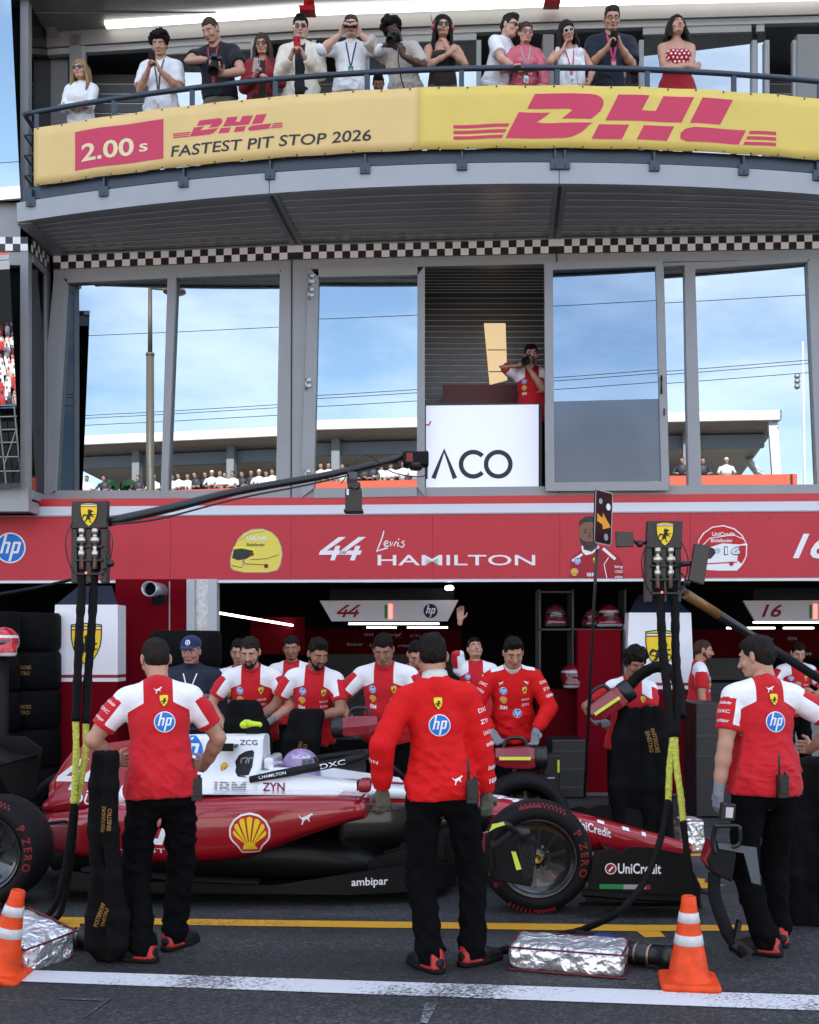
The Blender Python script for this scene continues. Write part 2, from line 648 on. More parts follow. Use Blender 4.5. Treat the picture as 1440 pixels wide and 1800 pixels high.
# ================================================================ soft solids: blended distance fields turned into one continuous surface
class Field:
    def __init__(self):
        self.ops = []

    def _add(self, kind, fn, lo, hi, k):
        self.ops.append((kind, fn, np.array(lo, float), np.array(hi, float), k))
        return self

    def cap(self, a, b, ra, rb=None, k=0.02, flat=None, op='u'):
        """tapered capsule; flat = (direction, factor) squeezes it along that direction"""
        rb = ra if rb is None else rb
        a, b = np.array(a, float), np.array(b, float)
        ba = b - a
        bb = max(float(ba @ ba), 1e-9)
        n = s = None
        if flat:
            n = np.array(flat[0], float); n /= np.linalg.norm(n); s = 1 / flat[1] ** 2 - 1

        def fn(X, Y, Z):
            qx, qy, qz = X - a[0], Y - a[1], Z - a[2]
            t = np.clip((qx * ba[0] + qy * ba[1] + qz * ba[2]) / bb, 0, 1)
            qx, qy, qz = qx - ba[0] * t, qy - ba[1] * t, qz - ba[2] * t
            d2 = qx * qx + qy * qy + qz * qz
            if n is not None:
                d2 = d2 + s * (qx * n[0] + qy * n[1] + qz * n[2]) ** 2
            return np.sqrt(d2) - (ra + (rb - ra) * t)
        m = max(ra, rb)
        return self._add(op, fn, np.minimum(a, b) - m, np.maximum(a, b) + m, k)

    def ell(self, c, r, Rm=None, k=0.02, op='u'):
        c, r = np.array(c, float), np.array(r, float)
        Mx = np.eye(3) if Rm is None else np.array(Rm, float)

        def fn(X, Y, Z):
            x, y, z = X - c[0], Y - c[1], Z - c[2]
            u = (Mx[0, 0] * x + Mx[1, 0] * y + Mx[2, 0] * z) / r[0]
            v = (Mx[0, 1] * x + Mx[1, 1] * y + Mx[2, 1] * z) / r[1]
            w_ = (Mx[0, 2] * x + Mx[1, 2] * y + Mx[2, 2] * z) / r[2]
            k0 = np.sqrt(u * u + v * v + w_ * w_)
            k1 = np.sqrt((u / r[0]) ** 2 + (v / r[1]) ** 2 + (w_ / r[2]) ** 2) + 1e-9
            return k0 * (k0 - 1) / k1
        m = r.max()
        return self._add(op, fn, c - m, c + m, k)

    def box(self, c, half, rad=0.01, Rm=None, k=0.01, op='u'):
        c, hf = np.array(c, float), np.array(half, float) - rad
        Mx = np.eye(3) if Rm is None else np.array(Rm, float)

        def fn(X, Y, Z):
            x, y, z = X - c[0], Y - c[1], Z - c[2]
            q = [np.abs(Mx[0, i] * x + Mx[1, i] * y + Mx[2, i] * z) - hf[i] for i in range(3)]
            o = np.sqrt(np.maximum(q[0], 0) ** 2 + np.maximum(q[1], 0) ** 2 + np.maximum(q[2], 0) ** 2)
            return o + np.minimum(np.maximum(q[0], np.maximum(q[1], q[2])), 0) - rad
        m = float(np.linalg.norm(half))
        return self._add(op, fn, c - m, c + m, k)

    def plane(self, p, n):
        """keep only the side the normal points away from"""
        p, n = np.array(p, float), np.array(n, float)
        n = n / np.linalg.norm(n)
        return self._add('cut', lambda X, Y, Z: (X - p[0]) * n[0] + (Y - p[1]) * n[1] + (Z - p[2]) * n[2], [-9] * 3, [9] * 3, 0)

    def noise(self, fn):
        return self._add('add', fn, [-9] * 3, [9] * 3, 0)

    def mesh(self, h, lo=None, hi=None, pad=None):
        us = [o for o in self.ops if o[0] == 'u']
        if lo is None:
            lo = np.min([o[2] for o in us], axis=0) - 3 * h
            hi = np.max([o[3] for o in us], axis=0) + 3 * h
        lo, hi = np.array(lo, float), np.array(hi, float)
        n = np.ceil((hi - lo) / h).astype(int) + 1
        ax = [lo[i] + h * np.arange(n[i]) for i in range(3)]
        F = np.full(n, 0.5, dtype=np.float64)
        for kind, fn, l, u, k in self.ops:
            if kind in ('u', 's'):
                m = k + 3 * h
                i0 = np.clip(np.floor((l - m - lo) / h).astype(int), 0, n)
                i1 = np.clip(np.ceil((u + m - lo) / h).astype(int) + 1, 0, n)
                if np.any(i1 <= i0):
                    continue
                sl = tuple(slice(i0[j], i1[j]) for j in range(3))
            else:
                sl = (slice(None),) * 3
                i0, i1 = np.zeros(3, int), n
            X = ax[0][i0[0]:i1[0], None, None]
            Y = ax[1][None, i0[1]:i1[1], None]
            Z = ax[2][None, None, i0[2]:i1[2]]
            d = fn(X, Y, Z)
            s = F[sl]
            if kind == 'u':
                t = np.clip(.5 + .5 * (s - d) / max(k, 1e-6), 0, 1)
                F[sl] = s * (1 - t) + d * t - k * t * (1 - t)
            elif kind == 's':
                t = np.clip(.5 - .5 * (s + d) / max(k, 1e-6), 0, 1)
                F[sl] = s * (1 - t) - d * t + k * t * (1 - t)
            elif kind == 'cut':
                F[sl] = np.maximum(s, d)
            else:
                F[sl] = s + d
        F[[0, -1]] = np.maximum(F[[0, -1]], h); F[:, [0, -1]] = np.maximum(F[:, [0, -1]], h); F[:, :, [0, -1]] = np.maximum(F[:, :, [0, -1]], h)
        return nets(F, lo, h)


def nets(F, lo, h):
    nx, ny, nz_ = F.shape
    ins = F < 0
    offs = [(i, j, k) for i in (0, 1) for j in (0, 1) for k in (0, 1)]
    cnt = np.zeros((nx - 1, ny - 1, nz_ - 1), np.int8)
    for i, j, k in offs:
        cnt += ins[i:nx - 1 + i, j:ny - 1 + j, k:nz_ - 1 + k]
    mask = (cnt > 0) & (cnt < 8)
    ii = np.argwhere(mask)
    idx = np.full(mask.shape, -1, np.int32)
    idx[mask] = np.arange(len(ii))
    acc = np.zeros((len(ii), 3)); wt = np.zeros(len(ii))
    vals = {o: F[ii[:, 0] + o[0], ii[:, 1] + o[1], ii[:, 2] + o[2]] for o in offs}
    for o in offs:
        for a in range(3):
            if o[a] == 0:
                p = list(o); p[a] = 1; p = tuple(p)
                fa, fb = vals[o], vals[p]
                m = (fa < 0) != (fb < 0)
                t = fa[m] / (fa[m] - fb[m])
                q = np.tile(np.array(o, float), (m.sum(), 1)); q[:, a] += t
                acc[m] += q; wt[m] += 1
    V = lo + h * (ii + acc / wt[:, None])
    quads = []
    for a in range(3):
        b, c = (a + 1) % 3, (a + 2) % 3
        sl0 = [slice(1, -1)] * 3; sl1 = [slice(1, -1)] * 3
        sl0[a] = slice(0, -1); sl1[a] = slice(1, None)
        s0, s1 = ins[tuple(sl0)], ins[tuple(sl1)]
        e = np.argwhere(s0 != s1)
        if not len(e):
            continue
        fl = s0[e[:, 0], e[:, 1], e[:, 2]]
        e = e + 1; e[:, a] -= 1
        cs = []
        for db, dc in ((-1, -1), (0, -1), (0, 0), (-1, 0)):
            q = e.copy(); q[:, b] += db; q[:, c] += dc
            cs.append(idx[q[:, 0], q[:, 1], q[:, 2]])
        Q = np.stack(cs, 1)
        Q[~fl] = Q[~fl][:, ::-1]
        quads.append(Q)
    Q = np.concatenate(quads) if quads else np.zeros((0, 4), int)
    return V, Q[(Q >= 0).all(1)]


def relax(V, Q, it=1, lam=0.5):
    e = np.concatenate([Q[:, [0, 1]], Q[:, [1, 2]], Q[:, [2, 3]], Q[:, [3, 0]]])
    e = np.concatenate([e, e[:, ::-1]])
    c = np.bincount(e[:, 0], minlength=len(V))[:, None]
    for _ in range(it):
        s = np.stack([np.bincount(e[:, 0], weights=V[e[:, 1], a], minlength=len(V)) for a in range(3)], 1)
        V = V + lam * (s / np.maximum(c, 1) - V)
    return V


def waves(seed, amp, freq, n=5, aniso=(1, 1, 1), sharp=False):
    """soft folds: a few warped sine waves"""
    r = np.random.RandomState(seed)
    ks = [(r.normal(size=3) * np.array(aniso) * freq * r.uniform(.6, 1.5), r.uniform(0, 6.28), r.uniform(.5, 1)) for _ in range(n)]

    def fn(X, Y, Z):
        wx = X + .02 * np.sin(19 * Z + 5 * X + seed) + .0 * Y
        wz = Z + .02 * np.sin(17 * X + 9 * Y + seed * 2)
        s = 0
        for k, p, a in ks:
            q = np.sin(k[0] * wx + k[1] * Y + k[2] * wz + p)
            s = s + (a * (.55 - 1.9 * (1 - np.abs(q)) ** 2.5) if sharp else a * q)
        return amp * s / n ** .5
    return fn


def soft(name, field, h, mats, parent=None, it=1, pat=None, mi=None, lo=None, hi=None):
    V, Q = field.mesh(h, lo, hi)
    V = relax(V, Q, it)
    me = np_mesh(name, V, Q, True, pat(V) if pat else None, mi(V[Q].mean(1)) if mi else None)
    return link_mesh(name, me, mats, parent)
# ================================================================ ground
M_GREY = mat('painted aluminium', (0.27, 0.275, 0.285), rough=0.42, metal=0.0, spec=0.5, var=0.05, vscale=3)
M_GREY2 = mat('beige grey cladding', (0.185, 0.182, 0.178), rough=0.5, var=0.06, vscale=2.5)
M_SLAB = mat('slab edge paint', (0.31, 0.325, 0.345), rough=0.5, var=0.05, vscale=2)
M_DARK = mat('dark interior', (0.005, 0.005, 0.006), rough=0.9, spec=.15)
M_BLACK = mat('black plastic', (0.007, 0.007, 0.008), rough=0.4)
M_BLACKM = mat('black matte', (0.005, 0.005, 0.0055), rough=0.75, spec=.25, bump=0.1, bscale=50)
M_RAIL = mat('navy rail paint', (0.022, 0.035, 0.055), rough=0.4)
M_WHITE = mat('white paint', (0.72, 0.72, 0.74), rough=0.45, var=0.03)
M_RED = mat('red panel', (0.30, 0.008, 0.022), rough=0.45, var=0.06, vscale=2)
M_STEEL = mat('galvanised steel', (0.42, 0.45, 0.48), rough=0.42, metal=0.7, var=0.25, vscale=25)
M_CHROME = mat('bright metal', (0.75, 0.75, 0.76), rough=0.22, metal=1.0)


def glass_mat(name, tint, rough=0.0, body=(0.02, 0.025, 0.03)):
    m = mat(name, tint, rough=rough, metal=1.0)
    return m


M_PANE = glass_mat('reflective glass', (0.30, 0.335, 0.36))
M_PANE2 = glass_mat('tinted glass', (0.17, 0.215, 0.27), rough=0.0)
M_FROST = mat('frosted film', (0.085, 0.115, 0.145), rough=0.27, metal=0.85, var=0.10, vscale=1.5)


def asphalt():
    m = bpy.data.materials.new('asphalt')
    m.use_nodes = True
    t = m.node_tree
    b = t.nodes['Principled BSDF']
    c = t.nodes.new('ShaderNodeTexCoord')
    fine = t.nodes.new('ShaderNodeTexNoise'); fine.inputs['Scale'].default_value = 75; fine.inputs['Detail'].default_value = 6; fine.inputs['Roughness'].default_value = 0.8
    vor = t.nodes.new('ShaderNodeTexVoronoi'); vor.inputs['Scale'].default_value = 70
    big = t.nodes.new('ShaderNodeTexNoise'); big.inputs['Scale'].default_value = 0.9; big.inputs['Detail'].default_value = 6
    for n in (fine, vor, big):
        t.links.new(c.outputs['Object'], n.inputs['Vector'])
    r1 = t.nodes.new('ShaderNodeValToRGB')
    e = r1.color_ramp.elements
    e[0].position, e[0].color = 0.30, (0.011, 0.011, 0.012, 1)
    e[1].position, e[1].color = 0.66, (0.032, 0.0325, 0.0345, 1)
    e2 = e.new(0.74); e2.color = (0.07, 0.07, 0.073, 1)
    t.links.new(fine.outputs['Fac'], r1.inputs['Fac'])
    mr = t.nodes.new('ShaderNodeMapRange')
    mr.inputs['From Min'].default_value = 0.3; mr.inputs['From Max'].default_value = 0.7
    mr.inputs['To Min'].default_value = 0.62; mr.inputs['To Max'].default_value = 1.25
    t.links.new(big.outputs['Fac'], mr.inputs['Value'])
    x = t.nodes.new('ShaderNodeMixRGB'); x.blend_type = 'MULTIPLY'; x.inputs['Fac'].default_value = 1
    t.links.new(r1.outputs['Color'], x.inputs['Color1'])
    t.links.new(mr.outputs['Result'], x.inputs['Color2'])
    cell = t.nodes.new('ShaderNodeTexVoronoi'); cell.inputs['Scale'].default_value = 70
    sep = t.nodes.new('ShaderNodeSeparateColor')
    st = t.nodes.new('ShaderNodeMapRange'); st.inputs['From Min'].default_value = 0.0; st.inputs['From Max'].default_value = 1.0; st.inputs['To Min'].default_value = 0.35; st.inputs['To Max'].default_value = 1.5
    pw = t.nodes.new('ShaderNodeMath'); pw.operation = 'POWER'; pw.inputs[1].default_value = 5
    pa = t.nodes.new('ShaderNodeMath'); pa.operation = 'MULTIPLY_ADD'; pa.inputs[1].default_value = 2.4
    x2 = t.nodes.new('ShaderNodeMixRGB'); x2.blend_type = 'MULTIPLY'; x2.inputs['Fac'].default_value = 1
    # rubber laid down along the lane
    mpr = t.nodes.new('ShaderNodeMapping'); mpr.inputs['Scale'].default_value = (.10, 1.5, 1)
    rub = t.nodes.new('ShaderNodeTexNoise'); rub.inputs['Scale'].default_value = 1.6; rub.inputs['Detail'].default_value = 7
    mr2 = t.nodes.new('ShaderNodeMapRange'); mr2.inputs['From Min'].default_value = .38; mr2.inputs['From Max'].default_value = .62; mr2.inputs['To Min'].default_value = .48; mr2.inputs['To Max'].default_value = 1.2
    x3 = t.nodes.new('ShaderNodeMixRGB'); x3.blend_type = 'MULTIPLY'; x3.inputs['Fac'].default_value = 1
    t.links.new(c.outputs['Object'], cell.inputs['Vector']); t.links.new(cell.outputs['Color'], sep.inputs['Color'])
    t.links.new(sep.outputs[0], st.inputs['Value']); t.links.new(sep.outputs[1], pw.inputs[0]); t.links.new(pw.outputs[0], pa.inputs[0]); t.links.new(st.outputs['Result'], pa.inputs[2])
    t.links.new(x.outputs['Color'], x2.inputs['Color1']); t.links.new(pa.outputs[0], x2.inputs['Color2'])
    t.links.new(c.outputs['Object'], mpr.inputs['Vector']); t.links.new(mpr.outputs['Vector'], rub.inputs['Vector']); t.links.new(rub.outputs['Fac'], mr2.inputs['Value'])
    t.links.new(x2.outputs['Color'], x3.inputs['Color1']); t.links.new(mr2.outputs['Result'], x3.inputs['Color2'])
    t.links.new(x3.outputs['Color'], b.inputs['Base Color'])
    b.inputs['Roughness'].default_value = 0.72
    bp = t.nodes.new('ShaderNodeBump'); bp.inputs['Strength'].default_value = 0.55; bp.inputs['Distance'].default_value = 0.006
    t.links.new(vor.outputs['Distance'], bp.inputs['Height'])
    t.links.new(bp.outputs['Normal'], b.inputs['Normal'])
    return m


def worn_paint(name, col, wear=0.52):
    """road paint with the asphalt showing through where tyres have worn it"""
    m = bpy.data.materials.new(name)
    m.use_nodes = True
    t = m.node_tree
    b = t.nodes['Principled BSDF']
    c = t.nodes.new('ShaderNodeTexCoord')
    n1 = t.nodes.new('ShaderNodeTexNoise'); n1.inputs['Scale'].default_value = 95; n1.inputs['Detail'].default_value = 3
    mpn = t.nodes.new('ShaderNodeMapping'); mpn.inputs['Scale'].default_value = (0.6, 1.3, 1)
    n2 = t.nodes.new('ShaderNodeTexNoise'); n2.inputs['Scale'].default_value = 1.4; n2.inputs['Detail'].default_value = 4
    t.links.new(c.outputs['Object'], mpn.inputs['Vector'])
    t.links.new(mpn.outputs['Vector'], n1.inputs['Vector'])
    t.links.new(c.outputs['Object'], n2.inputs['Vector'])
    a = t.nodes.new('ShaderNodeMath'); a.operation = 'MULTIPLY_ADD'
    a.inputs[1].default_value = 0.75
    t.links.new(n2.outputs['Fac'], a.inputs[0]); t.links.new(n1.outputs['Fac'], a.inputs[2])
    mr = t.nodes.new('ShaderNodeMapRange')
    mr.inputs['From Min'].default_value = wear + 0.42; mr.inputs['From Max'].default_value = wear + 0.52
    t.links.new(a.outputs[0], mr.inputs['Value'])
    x = t.nodes.new('ShaderNodeMixRGB')
    x.inputs['Color1'].default_value = (*col, 1); x.inputs['Color2'].default_value = (0.04, 0.04, 0.046, 1)
    t.links.new(mr.outputs['Result'], x.inputs['Fac'])
    t.links.new(x.outputs['Color'], b.inputs['Base Color'])
    b.inputs['Roughness'].default_value = 0.6
    return m


def sheet(name, pts, z, m, kind='structure'):
    mb = MB()
    mb.add([(x, y, z) for x, y in pts], [list(range(len(pts)))])
    o = mb.build(name, m, fix=False)
    o['kind'] = kind
    return o


def gp(px, py):
    """point on the ground under photo pixel"""
    D = CAMZ * FOC / (py - HZ)
    return (PX(px, D), D)


sheet('pit_lane', [(-300, -300), (300, -300), (300, 300), (-300, 300)], 0, asphalt())
sheet('garage_floor', [(-14, 12.95), (14, 12.7), (14, 20.5), (-14, 20.5)], 0.004, mat('grey floor paint', (0.16, 0.165, 0.18), rough=0.35, var=0.1, vscale=2))
wp = worn_paint('worn white road paint', (0.62, 0.62, 0.64), 0.50)
yp = worn_paint('worn yellow road paint', (0.62, 0.30, 0.012), 0.58)
sheet('white_line', [gp(-60, 1703), gp(1500, 1753), gp(1500, 1780), gp(-60, 1723)], 0.004, wp)
sheet('yellow_line', [gp(100, 1613), gp(600, 1620), gp(1122, 1627), gp(1330, 1627), gp(1330, 1637), gp(1122, 1638), gp(600, 1631), gp(100, 1624)], 0.004, yp)
sheet('yellow_line', [gp(92, 1625), gp(140, 1624.6), gp(141, 1633), gp(134, 1638), gp(102, 1638)], 0.004, yp)
sheet('yellow_line', [gp(1120, 1638.5), gp(1160, 1638.2), gp(1170, 1648), gp(1134, 1649)], 0.004, yp)
sheet('yellow_line', [gp(600, 1500), gp(1300, 1499), gp(1300, 1506), gp(600, 1506)], 0.004, yp)
sheet('yellow_line', [gp(1030, 1552), gp(1050, 1552), gp(1050, 1560), gp(1030, 1560)], 0.004, yp)
sheet('yellow_line', [gp(1215, 1544), gp(1240, 1546), gp(1238, 1552), gp(1276, 1557), gp(1236, 1563), gp(1226, 1570), gp(1215, 1570)], 0.004, yp)
sheet('chalk_line', [gp(748, 1764), gp(772, 1760), gp(752, 1800), gp(738, 1800)], 0.004, worn_paint('chalk', (0.30, 0.31, 0.33), 0.36))
sheet('chalk_line', [gp(104, 1755), gp(196, 1757), gp(150, 1790), gp(146, 1790), gp(182, 1761), gp(104, 1758)], 0.004, worn_paint('chalk', (0.30, 0.31, 0.33), 0.22))
for ln in [o for o in COL.objects if o.name.startswith('chalk_line')]:
    ln.location.z = 0.0005
# distant sunlit ground behind the photographer gets its light by itself

# ================================================================ facade geometry
FP = [(-700, 14.6), (95, 13.45), (520, 13.1), (978, 12.9), (1440, 12.75), (2300, 12.9)]


def fac(px):
    for (a, da), (b, db) in zip(FP, FP[1:]):
        if px <= b:
            # straight in plan: interpolate 1/D, which is linear in px on a plane
            t = (px - a) / (b - a)
            return 1 / ((1 - t) / da + t / db)
    return FP[-1][1]


FS = [(-900, 13.5), (520, 13.05), (978, 12.86), (1440, 12.68), (2300, 12.6)]


def fasc(px):
    for (a, da), (b, db) in zip(FS, FS[1:]):
        if px <= b:
            t = (px - a) / (b - a)
            return 1 / ((1 - t) / da + t / db)
    return FS[-1][1]


def curveY(X):
    """front edge of the bowed balcony"""
    return 11.34 + 0.0334 * (X - 1.3) ** 2


def bX(px):
    X = PX(px, 11.4)
    for _ in range(12):
        X = PX(px, curveY(X))
    return X


def pq(mb, pts, off=0.0, thick=0.05, m=0, D=fac):
    """prism whose front polygon is given in photo pixels on the facade, pushed off towards the viewer"""
    f = [P(x, y, D(x) - off) for x, y in pts]
    b = [p + Vector((0, thick, 0)) for p in f]
    n = len(f)
    mb.add(f + b, [list(range(n)), list(range(n, 2 * n))[::-1]] + [(i, n + i, n + (i + 1) % n, (i + 1) % n) for i in range(n)], m)
    return mb


def zband(mb, pxs, z0, z1, off=0.0, thick=0.1, m=0, D=fac):
    """horizontal band of wall along the facade between two heights"""
    for a, b in zip(pxs, pxs[1:]):
        vs = []
        for x in (a, b):
            d = D(x) - off
            X = PX(x, D(x))
            for yy in (d, d + thick):
                for z in (z0, z1):
                    vs.append((X, yy, z))
        mb.add(vs, [(0, 1, 5, 4), (2, 6, 7, 3), (0, 4, 6, 2), (1, 3, 7, 5), (0, 2, 3, 1), (4, 5, 7, 6)], m)
    return mb


PXS = [-60, 95, 520, 978, 1440, 1700]
bld = empty('pit_building', (0, 13, 0), label='grey pit lane building with large reflective windows, bowed balcony and open garages', cat='building')


def part(mb, name, m, parent=None, bevel=0.0):
    o = mb.build(name, m, parent or bld, bevel=bevel)
    o.matrix_parent_inverse = (parent or bld).matrix_basis.inverted()
    return o


def adopt(o, parent):
    o.parent = parent
    o.matrix_parent_inverse = Matrix.Translation(-Vector(parent.location)) if parent.type == 'EMPTY' else Matrix()
    return o


# mass of the building: keeps the sun off the pit lane
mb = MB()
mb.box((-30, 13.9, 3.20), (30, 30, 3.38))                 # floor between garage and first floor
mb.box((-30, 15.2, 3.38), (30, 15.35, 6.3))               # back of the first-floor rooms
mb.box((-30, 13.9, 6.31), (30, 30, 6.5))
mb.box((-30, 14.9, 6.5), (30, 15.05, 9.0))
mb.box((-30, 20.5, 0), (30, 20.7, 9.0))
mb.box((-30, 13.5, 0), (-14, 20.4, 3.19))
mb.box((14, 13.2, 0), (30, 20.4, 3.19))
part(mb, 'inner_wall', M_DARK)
mb = MB()
mb.box((-30, 13.05, 8.95), (30, 30, 9.9))
part(mb, 'roof', M_GREY2)
# soffit of the roof over the balcony, with a long lamp
mb = MB()
n = 24
rows = []
for i in range(n + 1):
    X = -8 + 16 * i / n
    rows.append((X, 11.75 + 0.03 * (X - 1.3) ** 2))
for (x0, y0), (x1, y1) in zip(rows, rows[1:]):
    mb.add([(x0, y0, 8.96), (x1, y1, 8.96), (x1, 13.9, 8.96), (x0, 13.9, 8.96), (x0, y0, 9.5), (x1, y1, 9.5)], [(0, 1, 2, 3), (0, 4, 5, 1)])
part(mb, 'roof_soffit', mat('soffit metal', (0.22, 0.225, 0.23), rough=0.3, metal=0.4))

# ---- frieze of black and white squares under the balcony
mb = MB()
ZF0, ZF1 = 6.135, 6.29
for a, b, nsq in ((95, 520, 31), (520, 978, 33), (978, 1440, 34), (1440, 1700, 18)):
    A, B = P(a, 0, fac(a)), P(b, 0, fac(b))
    for i in range(nsq):
        for j in range(2):
            p, q = A.lerp(B, i / nsq), A.lerp(B, (i + 1) / nsq)
            z0, z1 = (ZF0, (ZF0 + ZF1) / 2) if j == 0 else ((ZF0 + ZF1) / 2, ZF1)
            mb.add([(p.x, p.y - .035, z0), (q.x, q.y - .035, z0), (q.x, q.y - .035, z1), (p.x, p.y - .035, z1)], [(0, 1, 2, 3)], (i + j + 1) % 2)
LBX, LBD = -4.29, 12.80                       # right edge of the neighbouring bay
for i in range(8):                            # return of the frieze
    for j in range(2):
        y0, y1 = LBD + .08 * i, LBD + .08 * (i + 1)
        z0 = ZF0 + j * (ZF1 - ZF0) / 2
        mb.add([(LBX + .03, y0, z0), (LBX + .03, y1, z0), (LBX + .03, y1, z0 + .0775), (LBX + .03, y0, z0 + .0775)], [(0, 1, 2, 3)], (i + j) % 2)
for i in range(30):                           # on the neighbouring bay
    for j in range(2):
        x0 = LBX - .085 * (i + 1)
        z0 = ZF0 + j * (ZF1 - ZF0) / 2
        mb.add([(x0, LBD - .01, z0), (x0 + .085, LBD - .01, z0), (x0 + .085, LBD - .01, z0 + .0775), (x0, LBD - .01, z0 + .0775)], [(0, 1, 2, 3)], (i + j) % 2)
part(mb, 'chequered_frieze', [mat('frieze white', (0.86, 0.83, 0.83), rough=0.4), mat('frieze black', (0.008, 0.008, 0.009), rough=0.3)])
mb = MB()
zband(mb, PXS[1:], ZF0, ZF1 + .02, 0.03, 0.1)
mb.box((LBX - 6, LBD, ZF0), (LBX, LBD + .2, ZF1 + .25))
mb.box((LBX - .06, LBD + .2, ZF0), (LBX + .025, 13.5, ZF1 + .02))
part(mb, 'frieze_backing', M_GREY)

# ---- first floor: wall frame, windows, doors
mb = MB()
zband(mb, PXS[1:], 6.02, 6.13, 0.02, 0.10)                    # head
pq(mb, [(95, 480), (112, 480), (80, 884), (58, 884)], 0.03, 0.2)
pq(mb, [(497, 466), (543, 466), (535, 880), (487, 880)], 0.02, 0.2)
pq(mb, [(1425, 455), (1475, 455), (1490, 872), (1440, 872)], 0.02, 0.2)
zband(mb, [60, 520, 978, 1440, 1700], 3.36, 3.50, 0.02, 0.12)
part(mb, 'wall', M_GREY)
mb = MB()
pq(mb, [(511.6, 452), (514.4, 452), (513, 905), (510.4, 905)], 0.024, 0.01)
pq(mb, [(977, 440), (980, 440), (985, 866), (982, 866)], 0.024, 0.01)
part(mb, 'panel_joint', M_BLACK)


def window(name, outer, panes, m_frame=M_GREY, m_pane=M_PANE, off=0.02, depth=0.10, recess=0.05, D=fac, fm='frame'):
    """a frame with one or more panes: outline and panes as photo pixel quads (tl, tr, br, bl)"""
    w_ = empty(name, P(*outer[3], D(outer[3][0])))
    adopt(w_, bld)
    mbf = MB()
    cells = sorted(panes, key=lambda q: q[0][0])
    tl, tr, br, bl = outer
    pq(mbf, [tl, cells[0][0], cells[0][3], bl], off, depth, 0, D)
    pq(mbf, [cells[-1][1], tr, br, cells[-1][2]], off, depth, 0, D)
    for i, q in enumerate(cells):
        # a strip above and below each pane, and a mullion to the next
        pq(mbf, [(q[0][0], tl[1] + (tr[1] - tl[1]) * (q[0][0] - tl[0]) / (tr[0] - tl[0])), (q[1][0], tl[1] + (tr[1] - tl[1]) * (q[1][0] - tl[0]) / (tr[0] - tl[0])), q[1], q[0]], off, depth, 0, D)
        pq(mbf, [q[3], q[2], (q[2][0], bl[1] + (br[1] - bl[1]) * (q[2][0] - bl[0]) / (br[0] - bl[0])), (q[3][0], bl[1] + (br[1] - bl[1]) * (q[3][0] - bl[0]) / (br[0] - bl[0]))], off, depth, 0, D)
        if i + 1 < len(cells):
            p2 = cells[i + 1]
            ty = lambda x: tl[1] + (tr[1] - tl[1]) * (x - tl[0]) / (tr[0] - tl[0])
            by = lambda x: bl[1] + (br[1] - bl[1]) * (x - bl[0]) / (br[0] - bl[0])
            pq(mbf, [(q[1][0], ty(q[1][0])), (p2[0][0], ty(p2[0][0])), (p2[3][0], by(p2[3][0])), (q[2][0], by(q[2][0]))], off, depth, 0, D)
    f = mbf.build(fm, m_frame)
    adopt(f, w_)
    f.matrix_parent_inverse = Matrix.Translation(-w_.location)
    for q in cells:
        mbp = MB()
        ap = [(q[0][0] - 3, q[0][1] - 3), (q[1][0] + 3, q[1][1] - 3), (q[2][0] + 3, q[2][1] + 3), (q[3][0] - 3, q[3][1] + 3)]
        # panes stay planar: use the plane through three corners
        c = [P(x, y, D(x) + recess) for x, y in ap]
        mbp.add(c, [(0, 1, 2, 3)])
        p = mbp.build('pane', m_pane, fix=False)
        p.parent = w_
        p.matrix_parent_inverse = Matrix.Translation(-w_.location)
    return w_


window('window', [(104, 482), (497, 467), (487, 880), (68, 880)],
       [[(118, 497), (295, 489), (282, 862), (97, 862)], [(310, 488), (492, 481), (485, 862), (294, 862)]])
dl = window('door', [(543, 470), (747, 467), (747, 872), (528, 876)], [[(560, 487), (734, 483), (733, 856), (552, 858)]], off=0.06, depth=0.07, recess=0.0)
window('window', [(1160, 462), (1425, 455), (1440, 868), (1178, 868)],
       [[(1167, 468), (1204, 466), (1211, 853), (1176, 853)], [(1222, 473), (1420, 460), (1437, 852), (1234, 852)]])


def hinge(px, py):
    m_ = MB()
    for dy in (-7, 3):
        m_.bar(P(px - 2, py + dy, fac(px) - .075), P(px + 5, py + dy, fac(px) - .075), .02, .03)
    m_.tube([P(px - 4, py - 10, fac(px) - .08), P(px - 4, py + 10, fac(px) - .08)], .013)
    o = m_.build('hinge', M_STEEL)
    o.parent = dl
    o.matrix_parent_inverse = Matrix.Translation(-dl.location)


for hp_ in ((548, 492), (547, 516), (542, 675), (541, 835)):
    hinge(*hp_)

# the pane that stands open in front of the opening's right side
LEAF = lambda px: fac(px) - 0.10
lf = window('door', [(957, 461), (1166, 457), (1177, 862), (960, 863)], [[(972, 474), (1153, 468), (1157, 698), (973, 703)], ], m_pane=M_PANE2, off=0.03, depth=0.06, recess=0.0, D=LEAF)
# lower frosted half
for ch in list(lf.children):
    if ch.name.startswith('frame'):
        bpy.data.objects.remove(ch)
mbf = MB()
for q in ([(957, 461), (972, 474), (975, 848), (960, 863)], [(1153, 468), (1166, 457), (1177, 862), (1163, 846)], [(957, 461), (1166, 457), (1153, 468), (972, 474)], [(975, 848), (1163, 846), (1177, 862), (960, 863)]):
    pq(mbf, q, 0.03, 0.06, 0, LEAF)
f = mbf.build('frame', M_GREY)
f.parent = lf; f.matrix_parent_inverse = Matrix.Translation(-lf.location)
mbp = MB()
mbp.add([P(x, y, LEAF(x) + 0.003) for x, y in ((970, 704), (1158, 699), (1166, 849), (972, 851))], [(0, 1, 2, 3)])
f = mbp.build('frosted_pane', M_FROST, fix=False)
f.parent = lf; f.matrix_parent_inverse = Matrix.Translation(-lf.location)
mbp = MB()
d = LEAF(1163) - .075
for py in (664, 688):
    mbp.bar(P(1163, py, d + .04), P(1163, py, d), .02, .02)
